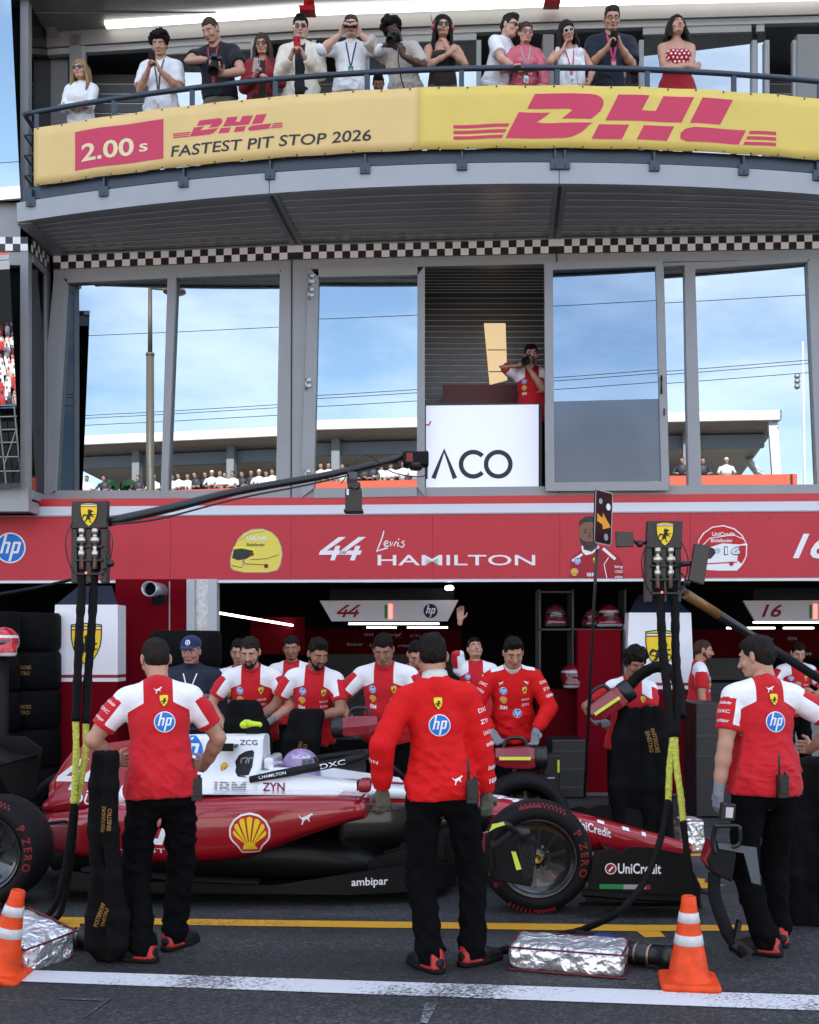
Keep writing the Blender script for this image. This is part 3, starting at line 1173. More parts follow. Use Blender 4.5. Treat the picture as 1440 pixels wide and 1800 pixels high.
mbp.tube([P(1163, 660, d), P(1163, 692, d)], .011)
mbp.bar(P(1168, 718, d + .03), P(1168, 730, d + .03), .015, .02)
f = mbp.build('handle', M_BLACK)
f.parent = lf; f.matrix_parent_inverse = Matrix.Translation(-lf.location)

# room behind the opening
mb = MB()
for i in range(29):
    z = 6.22 - i * 0.072
    mb.box((-0.1, 14.60, z - .058), (2.1, 14.66, z))
for i in range(11):
    mb.box((-.1, 13.28 + i * .12, 6.22), (2.1, 13.37 + i * .12, 6.26))
part(mb, 'slatted_wall', mat('dark slats', (0.085, 0.088, 0.09), rough=0.35, metal=0.3))
mb = MB()
for i in range(29):
    z = 6.22 - i * 0.072
    mb.box((-0.1, 14.62, z - .072), (2.1, 14.65, z - .060))
for i in range(11):
    mb.box((-.1, 13.372 + i * .12, 6.212), (2.1, 13.384 + i * .12, 6.25))
part(mb, 'slat_edge', mat('slat edge', (0.85, 0.85, 0.85), rough=0.4))
mb = MB()
mb.box((0.42, 14.2, 3.4), (2.0, 14.26, PZ(676, 14.2)))
part(mb, 'low_wall', mat('maroon partition', (0.11, 0.004, 0.008), rough=0.5))
mb = MB()
q = [P(851, 568, 14.5), P(889, 568, 14.5), P(892, 668, 14.5), P(861, 676, 14.5)]
mb.prism(q, (0, 0, 0), (0, 0.03, 0))
o = mb.build('light_panel', mat('lit panel', (0.8, 0.6, 0.3), emit=(1.0, 0.74, 0.42), estr=0.15))
tag(o, 'tall warm yellow lit panel on the dark slats inside the open doorway', 'lamp')
mb = MB()
for py, xa_, xb_ in ((615, 857, 889), (653, 860, 890)):
    mb.bar(P(xa_, py, 14.48), P(xb_, py, 14.48), .02, .006)
f = mb.build('divider', M_DARK, o)

# screen with cropped lettering in the doorway
scr = empty('screen', P(850, 862, 13.12), label='white screen showing the dark letters ACO in the open doorway', cat='screen')
mb = MB()
mb.prism([P(749, 713, 13.1), P(947, 711, 13.1), P(947, 862, 13.1), P(749, 862, 13.1)], (0, 0, 0), (0, .05, 0))
f = mb.build('display', mat('screen white', (0.62, 0.64, 0.78), rough=0.5, emit=(0.72, 0.76, 1.0), estr=0.12)); adopt(f, scr)
mb = MB()
mb.prism([P(745, 866, 13.11), P(953, 866, 13.11), P(953, 709, 13.11), P(745, 709, 13.11)], (0, 0, 0), (0, .05, 0))
f = mb.build('frame', M_BLACK); adopt(f, scr)
a = Art()
k = 13.097 / FOC
pxm = lambda x: (x - 720) * k
pym = lambda y: CAMZ - (y - HZ) * k
# geometric capitals: lambda-shaped A, open C, round O, end of another letter
w0 = 10 * k
a.line([(pxm(762), pym(841)), (pxm(781), pym(792)), (pxm(800), pym(841))], 8.2 * k, 'dark', 2)


def ring(cx, cy, r0, r1, a0, a1, n=26):
    pts = [(cx + r1 * math.cos(R(a0 + (a1 - a0) * i / n)), cy + r1 * math.sin(R(a0 + (a1 - a0) * i / n))) for i in range(n + 1)]
    pts2 = [(cx + r0 * math.cos(R(a0 + (a1 - a0) * i / n)), cy + r0 * math.sin(R(a0 + (a1 - a0) * i / n))) for i in range(n + 1)]
    for i in range(n):
        a.poly([pts[i], pts[i + 1], pts2[i + 1], pts2[i]], 'dark', 2)


ring(pxm(832), pym(816), 17.5 * k, 25.5 * k, 42, 318)
ring(pxm(876), pym(816), 17.5 * k, 25.5 * k, 0, 360)
a.rect(pxm(744), pym(842), pxm(752), pym(792), 'dark', 2)
a.line([(pxm(749), pym(747)), (pxm(754), pym(747)), (pxm(757), pym(742)), (pxm(757), pym(740))], 2.5 * k, 'red', 2)
f = a.place('lettering', lambda u, v, h: Vector((u, 13.098 - h, v)), step=.001); adopt(f, scr)

# ---- stripes between first floor and fascia
mb = MB()
SP = [-60, 66, 520, 978, 1440, 1700]
zband(mb, SP[1:], 3.305, 3.395, 0.0, 0.25, 0, fasc)
zband(mb, SP[1:], 3.265, 3.305, 0.0, 0.25, 1, fasc)
zband(mb, [66, 520, 978, 1440, 1700], 3.195, 3.265, 0.002, 0.25, 1, fasc)
part(mb, 'stripe_band', [mat('signal red gloss', (0.50, 0.012, 0.022), rough=0.35), mat('band white', (0.60, 0.61, 0.66), rough=0.45)])
mb = MB()
for a_, b_ in ((-60, 520), (520, 978), (978, 1440), (1440, 1700)):
    zband(mb, [a_, b_], 2.418, 2.445, 0.03, 0.12, 0, fasc)
part(mb, 'fascia_lip', M_WHITE)

# ---- neighbouring bay on the left
mb = MB()
mb.box((LBX - .09, LBD, 3.23), (LBX, LBD + .12, 12))
mb.box((LBX - 6, LBD + .01, 3.33), (LBX - .09, LBD + .12, 3.50))
mb.box((LBX - 6, LBD - .05, 3.20), (LBX + .02, LBD + .30, 3.33))
mb.box((LBX - 6, LBD, 6.54), (LBX - .09, LBD + .12, 6.68))
mb.box((LBX - 6, LBD + .01, 5.98), (LBX - .09, LBD + .12, 6.13))
mb.box((LBX - .03, LBD + .12, 6.05), (LBX + .015, 13.55, 6.13))
mb.box((LBX - .03, LBD + .12, 3.36), (LBX + .015, 13.55, 3.46))
mb.box((LBX - .03, 13.38, 3.46), (LBX + .015, 13.55, 6.05))
part(mb, 'bay_frame', M_GREY)
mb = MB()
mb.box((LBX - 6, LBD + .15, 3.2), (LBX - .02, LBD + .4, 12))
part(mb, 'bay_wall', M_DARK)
for z0, z1, nm in ((3.45, 6.0, 'pane'), (6.65, 9.2, 'pane')):
    mb = MB()
    hh = (z1 - z0) / 2
    zc = (z0 + z1) / 2
    pts = []
    for sx, sz in ((-1, -1), (1, -1), (1, 1), (-1, 1)):
        v = Vector((sx * 1.0, 0, sz * hh))
        v = Matrix.Rotation(R(6), 3, 'X') @ v
        v = Matrix.Rotation(R(-8), 3, 'Z') @ v
        pts.append(Vector((LBX - 1.05, LBD + .10, zc)) + v)
    # push forward so that the pane clears the wall behind
    dy = max(p.y for p in pts) - (LBD + .145)
    mb.add([p - Vector((0, dy, 0)) for p in pts], [(0, 1, 2, 3)])
    part(mb, 'bay_pane', M_PANE)
mb = MB()
mb.box((LBX - .012, LBD + .12, 3.46), (LBX - .004, 13.38, 6.05))
mb.box((LBX - .012, LBD + .12, 6.6), (LBX - .004, 13.9, 9.0))
part(mb, 'return_pane', glass_mat('dark glass', (0.045, 0.05, 0.06)))
mb = MB()
mb.box((LBX - .03, 13.62, 6.5), (LBX + .2, 13.80, 8.95))
mb.bar((LBX + .02, LBD + .1, 9.35), (LBX + .12, 13.7, 8.80), .12, .16)
part(mb, 'corner_post', M_GREY2)

# ---- upper floor behind the balcony
mb = MB()
zband(mb, PXS, 8.775, 8.955, 0.0, 0.2)
for a_, b_ in ((122, 142), (955, 974), (1402, 1445)):
    pq(mb, [(a_, 60), (b_, 60), (b_, 420), (a_, 420)], 0.0, 0.2)
part(mb, 'upper_wall', M_GREY2)
mb = MB()
zband(mb, PXS, 8.70, 8.77, -0.03, 0.08)
for x in (146, 272, 445, 520, 552, 645, 842, 1128, 1327, 1349, 1398):
    pq(mb, [(x - 4, 70), (x + 4, 70), (x + 4, 420), (x - 4, 420)], -0.02, 0.07)
for a_, b_ in ((276, 441), (649, 838), (1132, 1323), (1332, 1346)):
    zband(mb, [a_, b_], 8.62, 8.70, -0.04, 0.05)
part(mb, 'upper_window_frame', M_GREY)
for a_, b_ in ((276, 441), (649, 838), (1132, 1323), (1332, 1346)):
    mb = MB()
    mb.add([P(a_, 0, fac(a_) + .08), P(b_, 0, fac(b_) + .08)] + [P(b_, 0, fac(b_) + .08), P(a_, 0, fac(a_) + .08)], [(0, 1, 2, 3)])
    mb.v = [(x, y, 6.5 if i < 2 else 8.66) for i, (x, y, z) in enumerate(mb.v)]
    o = mb.build('upper_pane', M_PANE, fix=False)
    adopt(o, bld)
mb = MB()
for i in range(19):
    z = 8.72 - i * .12
    mb.box((-5.5, 14.0, z - .10), (6.5, 14.06, z), 0)
    mb.box((-5.5, 14.015, z - .12), (6.5, 14.05, z - .105), 1)
part(mb, 'slatted_wall', [mat('upper slats', (0.10, 0.108, 0.115), rough=0.4), mat('slat edge', (0.85, 0.85, 0.85), rough=0.4)])
mb = MB()
for k in range(1):
    q0, q1 = (190, 0.0), (1500, 0)
    xs = [190, 520, 978, 1500]
    zband(mb, xs, 8.915, 8.957, 0.16, 0.11)
o = mb.build('strip_light', mat('lamp tube', (0.8, 0.8, 0.8), emit=(1, 0.98, 0.94), estr=1.3))
tag(o, 'long white strip lamp under the roof edge above the balcony', 'lamp')
for i, (px, lb) in enumerate(((541, 'red warning beacon under the roof above the white jacket man'), (970, 'red warning beacon at the roof edge above the hand on cheek woman'))):
    mb = MB()
    c = P(px, 8 if i == 0 else -6, 12.75)
    mb.box((c.x - .09, c.y - .08, c.z - .10), (c.x + .09, c.y + .08, c.z - .05))
    mb.bar(c + Vector((-.03, 0, -.06)), c + Vector((.0, 0, .12)), .03, .05)
    mb.lathe([(.0, .10), (.03, .10), (.035, .0), (.05, -.05)], c + Vector((.04, 0, -.01)), n=12)
    tag(mb.build('beacon', mat('beacon red', (0.5, 0.01, 0.02), rough=0.3)), lb, 'beacon')

# ---- balcony slab
mb = MB()
n = 60
XS = [-4.27 + (11.0) * i / n for i in range(n + 1)]
ZS0, ZS1 = 6.305, 6.515


def backY(X):
    """facade plane at world X"""
    best = None
    for (a, da), (b, db) in zip(FP, FP[1:]):
        xa, xb = PX(a, da), PX(b, db)
        if xa <= X <= xb:
            return da + (db - da) * (X - xa) / (xb - xa)
    return 13.4


rings = []
for X in XS:
    y0, y1 = curveY(X), backY(X) + .9
    rings.append([(X, y0, ZS0), (X, y0, ZS1), (X, y1, ZS1), (X, y1, ZS0 + .03), (X, y0 + .07, ZS0 + .03), (X, y0 + .07, ZS0)])
mb.loft(rings, smooth=False)
part(mb, 'balcony_slab', M_SLAB)
mb = MB()
for px in (475, 985):
    X = bX(px)
    y0, yb = curveY(X), backY(X)
    mb.box((X - .012, y0 - .002, ZS0 - .001), (X - .006, y0 + .01, ZS1))
part(mb, 'slab_joint', M_BLACK)
# soffit planks, parallel to the front edge
mb = MB()
mb2 = MB()
nb = 8
for i in range(nb):
    for xa, xb in zip(XS, XS[1:]):
        q = []
        for X in (xa, xb):
            y0, y1 = curveY(X) + .07, backY(X) - .02
            q.append((X, y0 + (y1 - y0) * (i + .03) / nb, y0 + (y1 - y0) * (i + .97) / nb))
        (xa_, a0, a1), (xb_, b0, b1) = q
        z = ZS0 + .014
        mb.add([(xa_, a0, z), (xb_, b0, z), (xb_, b1, z), (xa_, a1, z)], [(0, 3, 2, 1)])
        e = .055 / 8
        mb2.add([(xa_, a1 - .002, z - .004), (xb_, b1 - .002, z - .004), (xb_, b1 + .020, z - .004), (xa_, a1 + .020, z - .004)], [(0, 3, 2, 1)])
part(mb, 'soffit_plank', mat('soffit planks', (0.28, 0.285, 0.28), rough=0.32, metal=0.2, var=0.12, vscale=1.2))
part(mb2, 'plank_edge', mat('plank edge', (0.75, 0.76, 0.76), rough=0.4))
mb = MB()
for px0, pxb in ((475, 522), (985, 974)):
    X0, X1 = bX(px0), PX(pxb, fac(pxb))
    mb.bar((X0 - .04, curveY(X0) + .05, ZS0 + .01), (X1 - .04, backY(X1), ZS0 + .01), .05, .03)
    mb.bar((X0 + .05, curveY(X0) + .05, ZS0 + .01), (X1 + .05, backY(X1), ZS0 + .01), .05, .03)
    mb.bar((X0, curveY(X0) + .05, ZS0 + .012), (X1, backY(X1), ZS0 + .012), .05, .02, 1)
X0 = XS[0]
mb.bar((X0 + .07, curveY(X0) + .02, ZS0 + .005), (X0 + .16, 13.5, ZS0 + .005), .16, .04)
mb.bar((X0 - .0, curveY(X0) + .02, ZS0 + .11), (X0 + .05, 13.6, ZS0 + .11), .03, .20)
part(mb, 'soffit_beam', [mat('beam paint', (0.20, 0.21, 0.22), rough=0.45), M_BLACK])

# ---- railing
rail = empty('balcony_railing', (0, curveY(0), ZS1), label='dark navy tube railing along the bowed balcony edge', cat='railing')
rx = [-4.2 + i * .18 for i in range(60)]
mb = MB()
mb.tube([(X, curveY(X) + .06, 7.49) for X in rx], .028, 10)
mb.tube([(-4.2, curveY(-4.2) + .06, 7.49), (-4.22, 13.5, 7.49)], .028, 10)
adopt(mb.build('top_rail', M_RAIL), rail)
mb = MB()
for z in (6.60, 6.82, 7.04, 7.26):
    mb.tube([(X, curveY(X) + .06, z) for X in rx], .012, 6)
    mb.tube([(-4.2, curveY(-4.2) + .06, z), (-4.22, 13.5, z)], .012, 6)
adopt(mb.build('lower_rail', M_RAIL), rail)
mb = MB()
mb.loft([[(X, curveY(X) + .02, 6.53), (X, curveY(X) + .02, 6.66), (X, curveY(X) + .04, 6.66), (X, curveY(X) + .04, 6.53)] for X in rx], smooth=False)
adopt(mb.build('toe_board', M_RAIL), rail)
for px in (62, 198, 336, 483, 645, 812, 981, 1140, 1293, 1445, 1590):
    X = bX(px)
    mb = MB()
    mb.bar((X, curveY(X) + .06, 6.5), (X, curveY(X) + .06, 7.48), .05, .03)
    adopt(mb.build('post', M_RAIL), rail)
for px in (55, 183, 323, 475, 642, 812, 976, 993, 1150, 1307, 1437, 1580):
    X = bX(px)
    y = curveY(X)
    wd = .05 if px in (976, 993) else .052
    mb = MB()
    mb.box((X - wd, y - .03, 6.44), (X + wd, y - .002, 6.545))
    mb.box((X - .012, y - .02, 6.545), (X + .012, y + .01, 6.64))
    mb.lathe([(.0, .0), (.012, .0), (.012, .006), (0, .008)], (X, y - .031, 6.47), (0, -1, 0), 8)
    adopt(mb.build('bracket', M_RAIL, bevel=.004), rail)

# ---- banner on the railing
ban = empty('advertising_banner', (0, curveY(0), 6.64), label='long yellow banner with big red slanted letters hung along the balcony railing', cat='banner')
ZB0, ZB1 = 6.640, 7.262


def bm(u, v, h):
    """banner surface: u world X, v world Z; it sags a little between its ties"""
    return Vector((u, curveY(u) - .045 - h - .006 * math.sin(u * 7.5) * math.sin((v - ZB0) * 5), v + .004 * math.sin(u * 9)))


xl, xs_, xr = bX(62), bX(735), bX(1640)
M_B1 = mat('banner cream', (0.66, 0.46, 0.18), rough=0.6, var=0.04, vscale=3, bump=.05, bscale=5)
M_B2 = mat('banner yellow', (0.64, 0.47, 0.10), rough=0.6, var=0.04, vscale=3, bump=.05, bscale=5)
for a_, b_, m_ in ((xl, xs_, M_B1), (xs_, xr, M_B2)):
    mb = MB()
    nn = 60
    vs, fs = [], []
    for i in range(nn + 1):
        for j in range(7):
            vs.append(bm(a_ + (b_ - a_) * i / nn, ZB0 + (ZB1 - ZB0) * j / 6, 0))
    for i in range(nn):
        for j in range(6):
            fs.append((i * 7 + j, i * 7 + 7 + j, i * 7 + 8 + j, i * 7 + 1 + j))
    mb.add(vs, fs, 0, True)
    o = mb.build('fabric_panel', m_, fix=False)
    md = o.modifiers.new('thick', 'SOLIDIFY'); md.thickness = .003; md.offset = -1
    adopt(o, ban)


def bZ(px, py):
    X = bX(px)
    return CAMZ - (py - HZ) * curveY(X) / FOC


art = Art()
x0, x1 = bX(134), bX(289)
z0, z1 = bZ(134, 303), bZ(290, 213)
art.rect(x0, z0, x1, z1, 'dhlred', 1, 8, 1)
art.text('2.00', x0 + .075, bZ(150, 288) + .01, .175, .60, 'cream', .02, layer=2)
art.text('s', x0 + .735, bZ(262, 268) + .0, .12, .095, 'cream', .012, layer=2)
art.join(art_courier(bX(303) + .20, bZ(330, 244), .155))
art.text('FASTEST PIT STOP 2026', bX(302), bZ(302, 279), .108, bX(653) - bX(302), 'dark', .014, shear=.12, layer=1)
wbig = (bX(1362) - bX(797)) / 7.48
big = art_courier(0, 0, 1.0)
big.xf(bX(797) + 1.18 * wbig, 6.735, 1.0, sx=wbig, sy=.445)
art.join(big)
f = art.place('lettering', bm, step=.003, grid=.09); adopt(f, ban)
mb = MB()
for i in range(34):
    X = xl + .05 + (xr - xl - .1) * i / 33
    for z in (ZB0 + .012, ZB1 - .012):
        mb.lathe([(0, 0), (.009, 0), (.009, .004), (0, .006)], bm(X, z, 0), (0, -1, 0), 8)
f = mb.build('eyelet', M_BLACK); adopt(f, ban)
# ================================================================ across the track: what the windows mirror
def mirrored(px, py, Yt):
    """where the ray through a photo pixel goes after the facade glass, at depth Yt"""
    D = fac(px)
    for (a, da), (b, db) in zip(FP, FP[1:]):
        if a <= px <= b:
            t = Vector((PX(b, db) - PX(a, da), db - da, 0)).normalized()
            nrm = Vector((t.y, -t.x, 0))
    d = Vector(((px - 720) / FOC, 1, (HZ - py) / FOC))
    r = d - 2 * d.dot(nrm) * nrm
    h = P(px, py, D + .05)
    return h + r * ((Yt - h.y) / r.y)


OY = -14.0
xe = mirrored(1375, 740, OY).x
opp = empty('terrace_building', (-8, OY - 4, 0), label='low terrace building with white flat roof and orange parapet mirrored in the windows', cat='building')
zr1 = mirrored(650, 737, OY).z
zr0 = mirrored(650, 753, OY).z
mb = MB()
mb.box((-21.4, OY - 9, zr0), (xe, OY, zr1))
adopt(mb.build('roof', mat('sunlit white', (0.78, 0.77, 0.74), rough=0.6)), opp)
mb = MB()
mb.box((-21.4, OY - 1.4, zr0 - .75), (xe - .35, OY - 1.1, zr0 - .30))
adopt(mb.build('beam', mat('grey beam', (0.25, 0.26, 0.27), rough=0.6)), opp)
zp1 = mirrored(650, 846, OY).z
mb = MB()
mb.prism([(-21.4, OY - .01, zr0 - .003), (-21.4, OY - .01, zr0 - .02), (-21.4, OY - 1.5, zr0 - .32), (-21.4, OY - 8.5, zr0 - 1.1), (-21.4, OY - 8.5, zr0 - .003)], (0, 0, 0), (xe + 21.3, 0, 0))
adopt(mb.build('canopy_soffit', mat('warm soffit', (0.42, 0.36, 0.30), rough=.7)), opp)
mb = MB()
mb.box((-21.4, OY - .02, zp1 - 1.0), (xe + .5, OY + .06, zp1))
adopt(mb.build('parapet', mat('orange red boards', (0.62, 0.10, 0.045), rough=0.6)), opp)
mb = MB()
mb.box((-21.4, OY - 9, 0), (xe + .4, OY - .02, zp1 - 1.0))
adopt(mb.build('lower_wall', mat('pale wall', (0.5, 0.49, 0.47), rough=0.7, var=.1)), opp)
mb = MB()
mb.box((-21.4, OY - 8.9, zp1 - 1), (xe - .4, OY - 8.6, zr0))
adopt(mb.build('back_wall', mat('brown wall', (0.06, 0.045, 0.035), rough=0.8)), opp)
for px in (222, 392, 583, 655 + 560):
    X = mirrored(px, 800, OY).x
    mb = MB()
    mb.bar((X, OY - .9, zp1 - 1), (X, OY - .9, zr0), .30, .30)
    adopt(mb.build('column', mat('grey column', (0.24, 0.25, 0.26), rough=0.6)), opp)
mb = MB()
mb.bar((xe - .05, OY - .3, zp1 - .9), (xe - .25, OY - .3, zr0), .22, .3)
mb.bar((xe - .3, OY - 6, zr0 - .05), (xe - .3, OY - .4, zp1 - .4), .2, .2)
adopt(mb.build('end_frame', mat('sunlit white', (0.78, 0.77, 0.74))), opp)

# people leaning on the parapet
skin_t = mat('spectator skin', (0.35, 0.2, 0.14), rough=.6)


def spectator_mesh(shirt, hair, armout):
    mb = MB()
    T = lambda z, rx_, ry_, y=0: [(rx_ * math.cos(2 * math.pi * k / 12), y + ry_ * math.sin(2 * math.pi * k / 12), z) for k in range(12)]
    mb.loft([T(.0, .13, .1), T(.75, .16, .12), T(1.0, .17, .12)], 3)
    mb.loft([T(1.0, .17, .125), T(1.25, .2, .13, .03), T(1.42, .19, .11, .05), T(1.48, .07, .06, .06)], 0)
    mb.loft([T(1.47, .05, .05, .06), T(1.53, .06, .07, .07), T(1.6, .078, .09, .09), T(1.66, .075, .09, .09), T(1.69, .05, .06, .08)], 1)
    mb.loft([T(1.63, .082, .095, .075), T(1.69, .078, .09, .07), T(1.73, .045, .05, .07), T(1.74, .01, .01, .07)], 2)
    for s in (-1, 1):
        e = (s * .3, .18, 1.16)
        mb.tube([(s * .19, .03, 1.40), e], [.055, .045], 8, 0)
        mb.tube([e, (s * (.12 if armout else .24), .42, 1.12)], [.045, .032], 8, 1)
    o = mb.build('person', [shirt, skin_t, hair, M_DARK])
    return o


sw = mat('spectator white', (0.75, 0.74, 0.72)); sdk = mat('spectator dark', (0.03, 0.03, 0.04)); sre = mat('spectator red', (0.45, 0.03, 0.03))
hd, hl = mat('hair dark', (0.02, 0.014, 0.01)), mat('cap white', (0.7, 0.7, 0.7))
protos = [spectator_mesh(sw, hd, 1), spectator_mesh(sw, hl, 0), spectator_mesh(sdk, hd, 1), spectator_mesh(sw, hd, 0)]
first = set()
spx = [137, 152, 183, 243, 271, 303, 316, 331, 345, 362, 373, 388, 396, 411, 427, 443, 456, 469, 480, 603, 640, 655, 671, 688, 709, 727, 1200, 1236, 1278, 565, 578]
for i, px in enumerate(spx):
    p = mirrored(px, 840, OY - .35)
    pr = protos[(i * 7 + i // 3) % 4]
    if pr.name in first:
        o = pr.copy(); COL.objects.link(o)
    else:
        o = pr; first.add(pr.name)
    o.location = (p.x, OY - .42, zp1 - 1.02 + rnd.uniform(-.05, .05))
    o.rotation_euler = (0, 0, rnd.uniform(-.3, .3))
    tag(o, 'spectator leaning on the orange parapet of the terrace mirrored in the windows', 'person', 'spectators on the mirrored terrace')

# palm and red box on the terrace
mb = MB()
c = mirrored(208, 850, OY - .6)
for i in range(16):
    a = i * 2.4
    pts = [(c.x + math.cos(a) * r_ * .8, OY - .7 + math.sin(a) * r_ * .4, zp1 - .2 + .9 * math.sin(min(r_ * 2.4, 2.6)) * .75) for r_ in (0, .3, .6, .9)]
    for p, q in zip(pts, pts[1:]):
        p, q = Vector(p), Vector(q)
        n_ = Vector((0, .0, .12))
        mb.add([p - n_, q - n_, q + n_, p + n_], [(0, 1, 2, 3)])
tag(mb.build('potted_palm', mat('palm green', (0.02, 0.07, 0.02))), 'green palm between the spectators on the mirrored terrace', 'plant')

# lamp post
pl = mirrored(265, 1100, -3.0)
lp = empty('lamp_post', (pl.x, -3, 0), label='tall brown lamp post with flat round head mirrored in the left window', cat='lamp post')
zt, zm = mirrored(268, 503, -3).z, mirrored(266, 622, -3).z
mb = MB()
mb.tube([(pl.x, -3, 0), (pl.x, -3, zm)], [.13, .105], 16)
mb.tube([(pl.x, -3, zm), (pl.x, -3, zt)], [.065, .055], 12)
mb.lathe([(.105, zm - .06), (.12, zm - .05), (.12, zm + .02), (.06, zm + .03)], (pl.x, -3, 0), n=16)
adopt(mb.build('pole', mat('bronze paint', (0.10, 0.08, 0.06), rough=.5)), lp)
pd = mirrored(308, 513, -3)
mb = MB()
mb.lathe([(0, .05), (.30, .04), (.31, -.02), (.28, -.04), (0, -.04)], (pd.x, -3, pd.z), n=24)
mb.tube([(pl.x, -3, zt - .05), (pd.x, -3, pd.z + .04)], .035, 8)
adopt(mb.build('lamp_head', mat('bronze paint', (0.10, 0.08, 0.06))), lp)

# mast with three lamps at the right
pmx = mirrored(1412, 760, -13)
mst = empty('floodlight_mast', (pmx.x, -13, 0), label='thin white mast with three floodlights mirrored in the right window', cat='mast')
mb = MB()
mb.tube([(pmx.x + .15, -13, 0), (pmx.x, -13, mirrored(1410, 600, -13).z)], [.07, .03], 8)
adopt(mb.build('pole', M_WHITE), mst)
for py in (662, 671, 680):
    z = mirrored(1410, py, -13).z
    mb = MB()
    mb.lathe([(.0, 0), (.09, .02), (.10, .12), (0, .14)], (pmx.x - .2, -13, z), (0, 1, 0), 12)
    mb.bar((pmx.x, -13, z), (pmx.x - .2, -13, z), .03, .03)
    adopt(mb.build('floodlight', M_STEEL), mst)
# wires across the sky
for i, (ya, yb) in enumerate(((592, 518), (733, 633), (738, 639), (750, 655))):
    a_, b_ = mirrored(110, ya, -9), mirrored(1420, yb, -9)
    mb = MB()
    mb.tube([a_ + (b_ - a_) * t + Vector((0, 0, -.25 * math.sin(math.pi * t))) for t in [-.3, 0, .15, .3, .45, .6, .75, .9, 1, 1.3]], .011, 5)
    tag(mb.build('overhead_wire', M_BLACKM), 'thin dark wire crossing the sky mirrored in the windows', 'wire', 'wires mirrored in the windows')

# grandstand mirrored in the neighbouring bay
gx0, gx1, GY = -60, -38.5, -40
gs = empty('grandstand', (-42, GY, 0), label='steel grandstand full of spectators mirrored in the left bay', cat='grandstand')
mb = MB()
for i in range(13):
    mb.box((gx0, GY - .8 - i * .8, 4.7 + i * .42), (gx1 - 1 - i * .6, GY - i * .8, 4.8 + i * .42))
adopt(mb.build('seat_tier', mat('blue seats', (0.03, 0.06, 0.16))), gs)
mb = MB()
for i in range(30):
    X = gx0 + i * 1.15
    mb.bar((X, GY + .3, 0), (X, GY + .3, 5.4), .07, .07)
    mb.bar((X, GY + .3, 1.2), (X + 1.15, GY + .3, 3.4), .06, .06)
for z in (.8, 1.7, 2.6, 3.4, 4.2, 4.9, 5.4):
    mb.bar((gx0, GY + .3, z), (gx1, GY + .3, z), .07, .07)
adopt(mb.build('scaffold', mat('scaffold grey', (.13, .13, .135))), gs)
mb = MB()
mb.box((gx0, GY - 11, 0), (-45.5, GY - 10.8, 17)); mb.box((gx0, GY - 3, 0), (gx1 - 1.5, GY - .8, 4.4))
adopt(mb.build('dark_backing', M_BLACKM), gs)
mb = MB(); mb.box((gx0, GY - 2, 17.2), (gx1, GY + .5, 17.9)); adopt(mb.build('roof', mat('sunlit white', (0.78, 0.77, 0.74))), gs)
mb = MB(); mb.box((gx0, GY - .4, 14.0), (gx1, GY - .2, 14.5)); adopt(mb.build('upper_parapet', mat('orange red boards', (0.62, 0.10, 0.045))), gs)
mb = MB(); mb.box((gx0, GY - .4, 13.1), (gx1, GY - .2, 13.97)); adopt(mb.build('upper_deck', mat('grey beam', (0.25, 0.26, 0.27))), gs)
mb = MB()
r2 = random.Random(3)
for i in range(13):
    for j in range(int((-30 + 52) / .52)):
        X = -60 + j * .52 + r2.uniform(-.13, .13)
        if r2.random() < .1 or X > gx1 - 1.2 - i * .6:
            continue
        y, z = GY - .4 - i * .8, 4.8 + i * .42 + r2.uniform(-.08, .06)
        T = lambda zz, rr: [(X + rr * math.cos(2 * math.pi * k / 6), y + rr * .7 * math.sin(2 * math.pi * k / 6), z + zz) for k in range(6)]
        mb.loft([T(.1, .2), T(.4, .22), T(.68, .17), T(.76, .06)], r2.choice([0, 0, 0, 1, 1, 2, 3]), smooth=False)
        mb.loft([T(.76, .06), T(.86, .1), T(.96, .09), T(1.01, .03)], r2.choice([4, 4, 4, 0, 1, 3]), smooth=False)
cw = mb.build('crowd', [sw, sre, mat('crowd peach', (0.6, 0.3, 0.22)), sdk, skin_t])
tag(cw, kind='stuff')
# ================================================================ fascia sign over the garages
sign = empty('fascia_sign', P(720, 1019, fasc(720)), label='long red fascia board with white driver lettering and helmet pictures over the garages', cat='sign')
M_FASC = mat('fascia red', INKS['fascia'], rough=.5, var=.04, vscale=1.5)
mb = MB()
zband(mb, [-400, 520, 978, 1440, 1800], 2.445, 3.19, 0.03, 0.3, 0, fasc)
adopt(mb.build('board', M_FASC), sign)
mb = MB()
zband(mb, [-400, 520, 978, 1440, 1800], 3.185, 3.20, 0.04, 0.3, 0, fasc)
zband(mb, [-400, 520, 978, 1440, 1800], 2.446, 2.452, 0.033, 0.3, 0, fasc)
adopt(mb.build('trim', mat('trim grey', (.30, .30, .31))), sign)
fm_ = lambda u, v, h: P(u, -v, fasc(u) - .031 - h)
mb = MB()
for x in (300, 512, 760, 983, 1212):
    zband(mb, [x, x + 1.1], 2.453, 3.184, 0.0325, .02, 0, fasc)
adopt(mb.build('panel_joint', mat('joint red', (.30, .011, .024))), sign)
mb = MB()
for i in range(46):
    for py in (911, 1013):
        x = 8 + i * 32
        mb.lathe([(0, 0), (.007, 0), (.006, .003), (0, .004)], P(x, py, fasc(x) - .031), (0, -1, 0), 8)
adopt(mb.build('rivet', mat('joint red', (.30, .011, .024))), sign)
a = art_hp(18, -963, 27)
f = a.place('round_logo', fm_, sign, grid=12); adopt(f, sign)
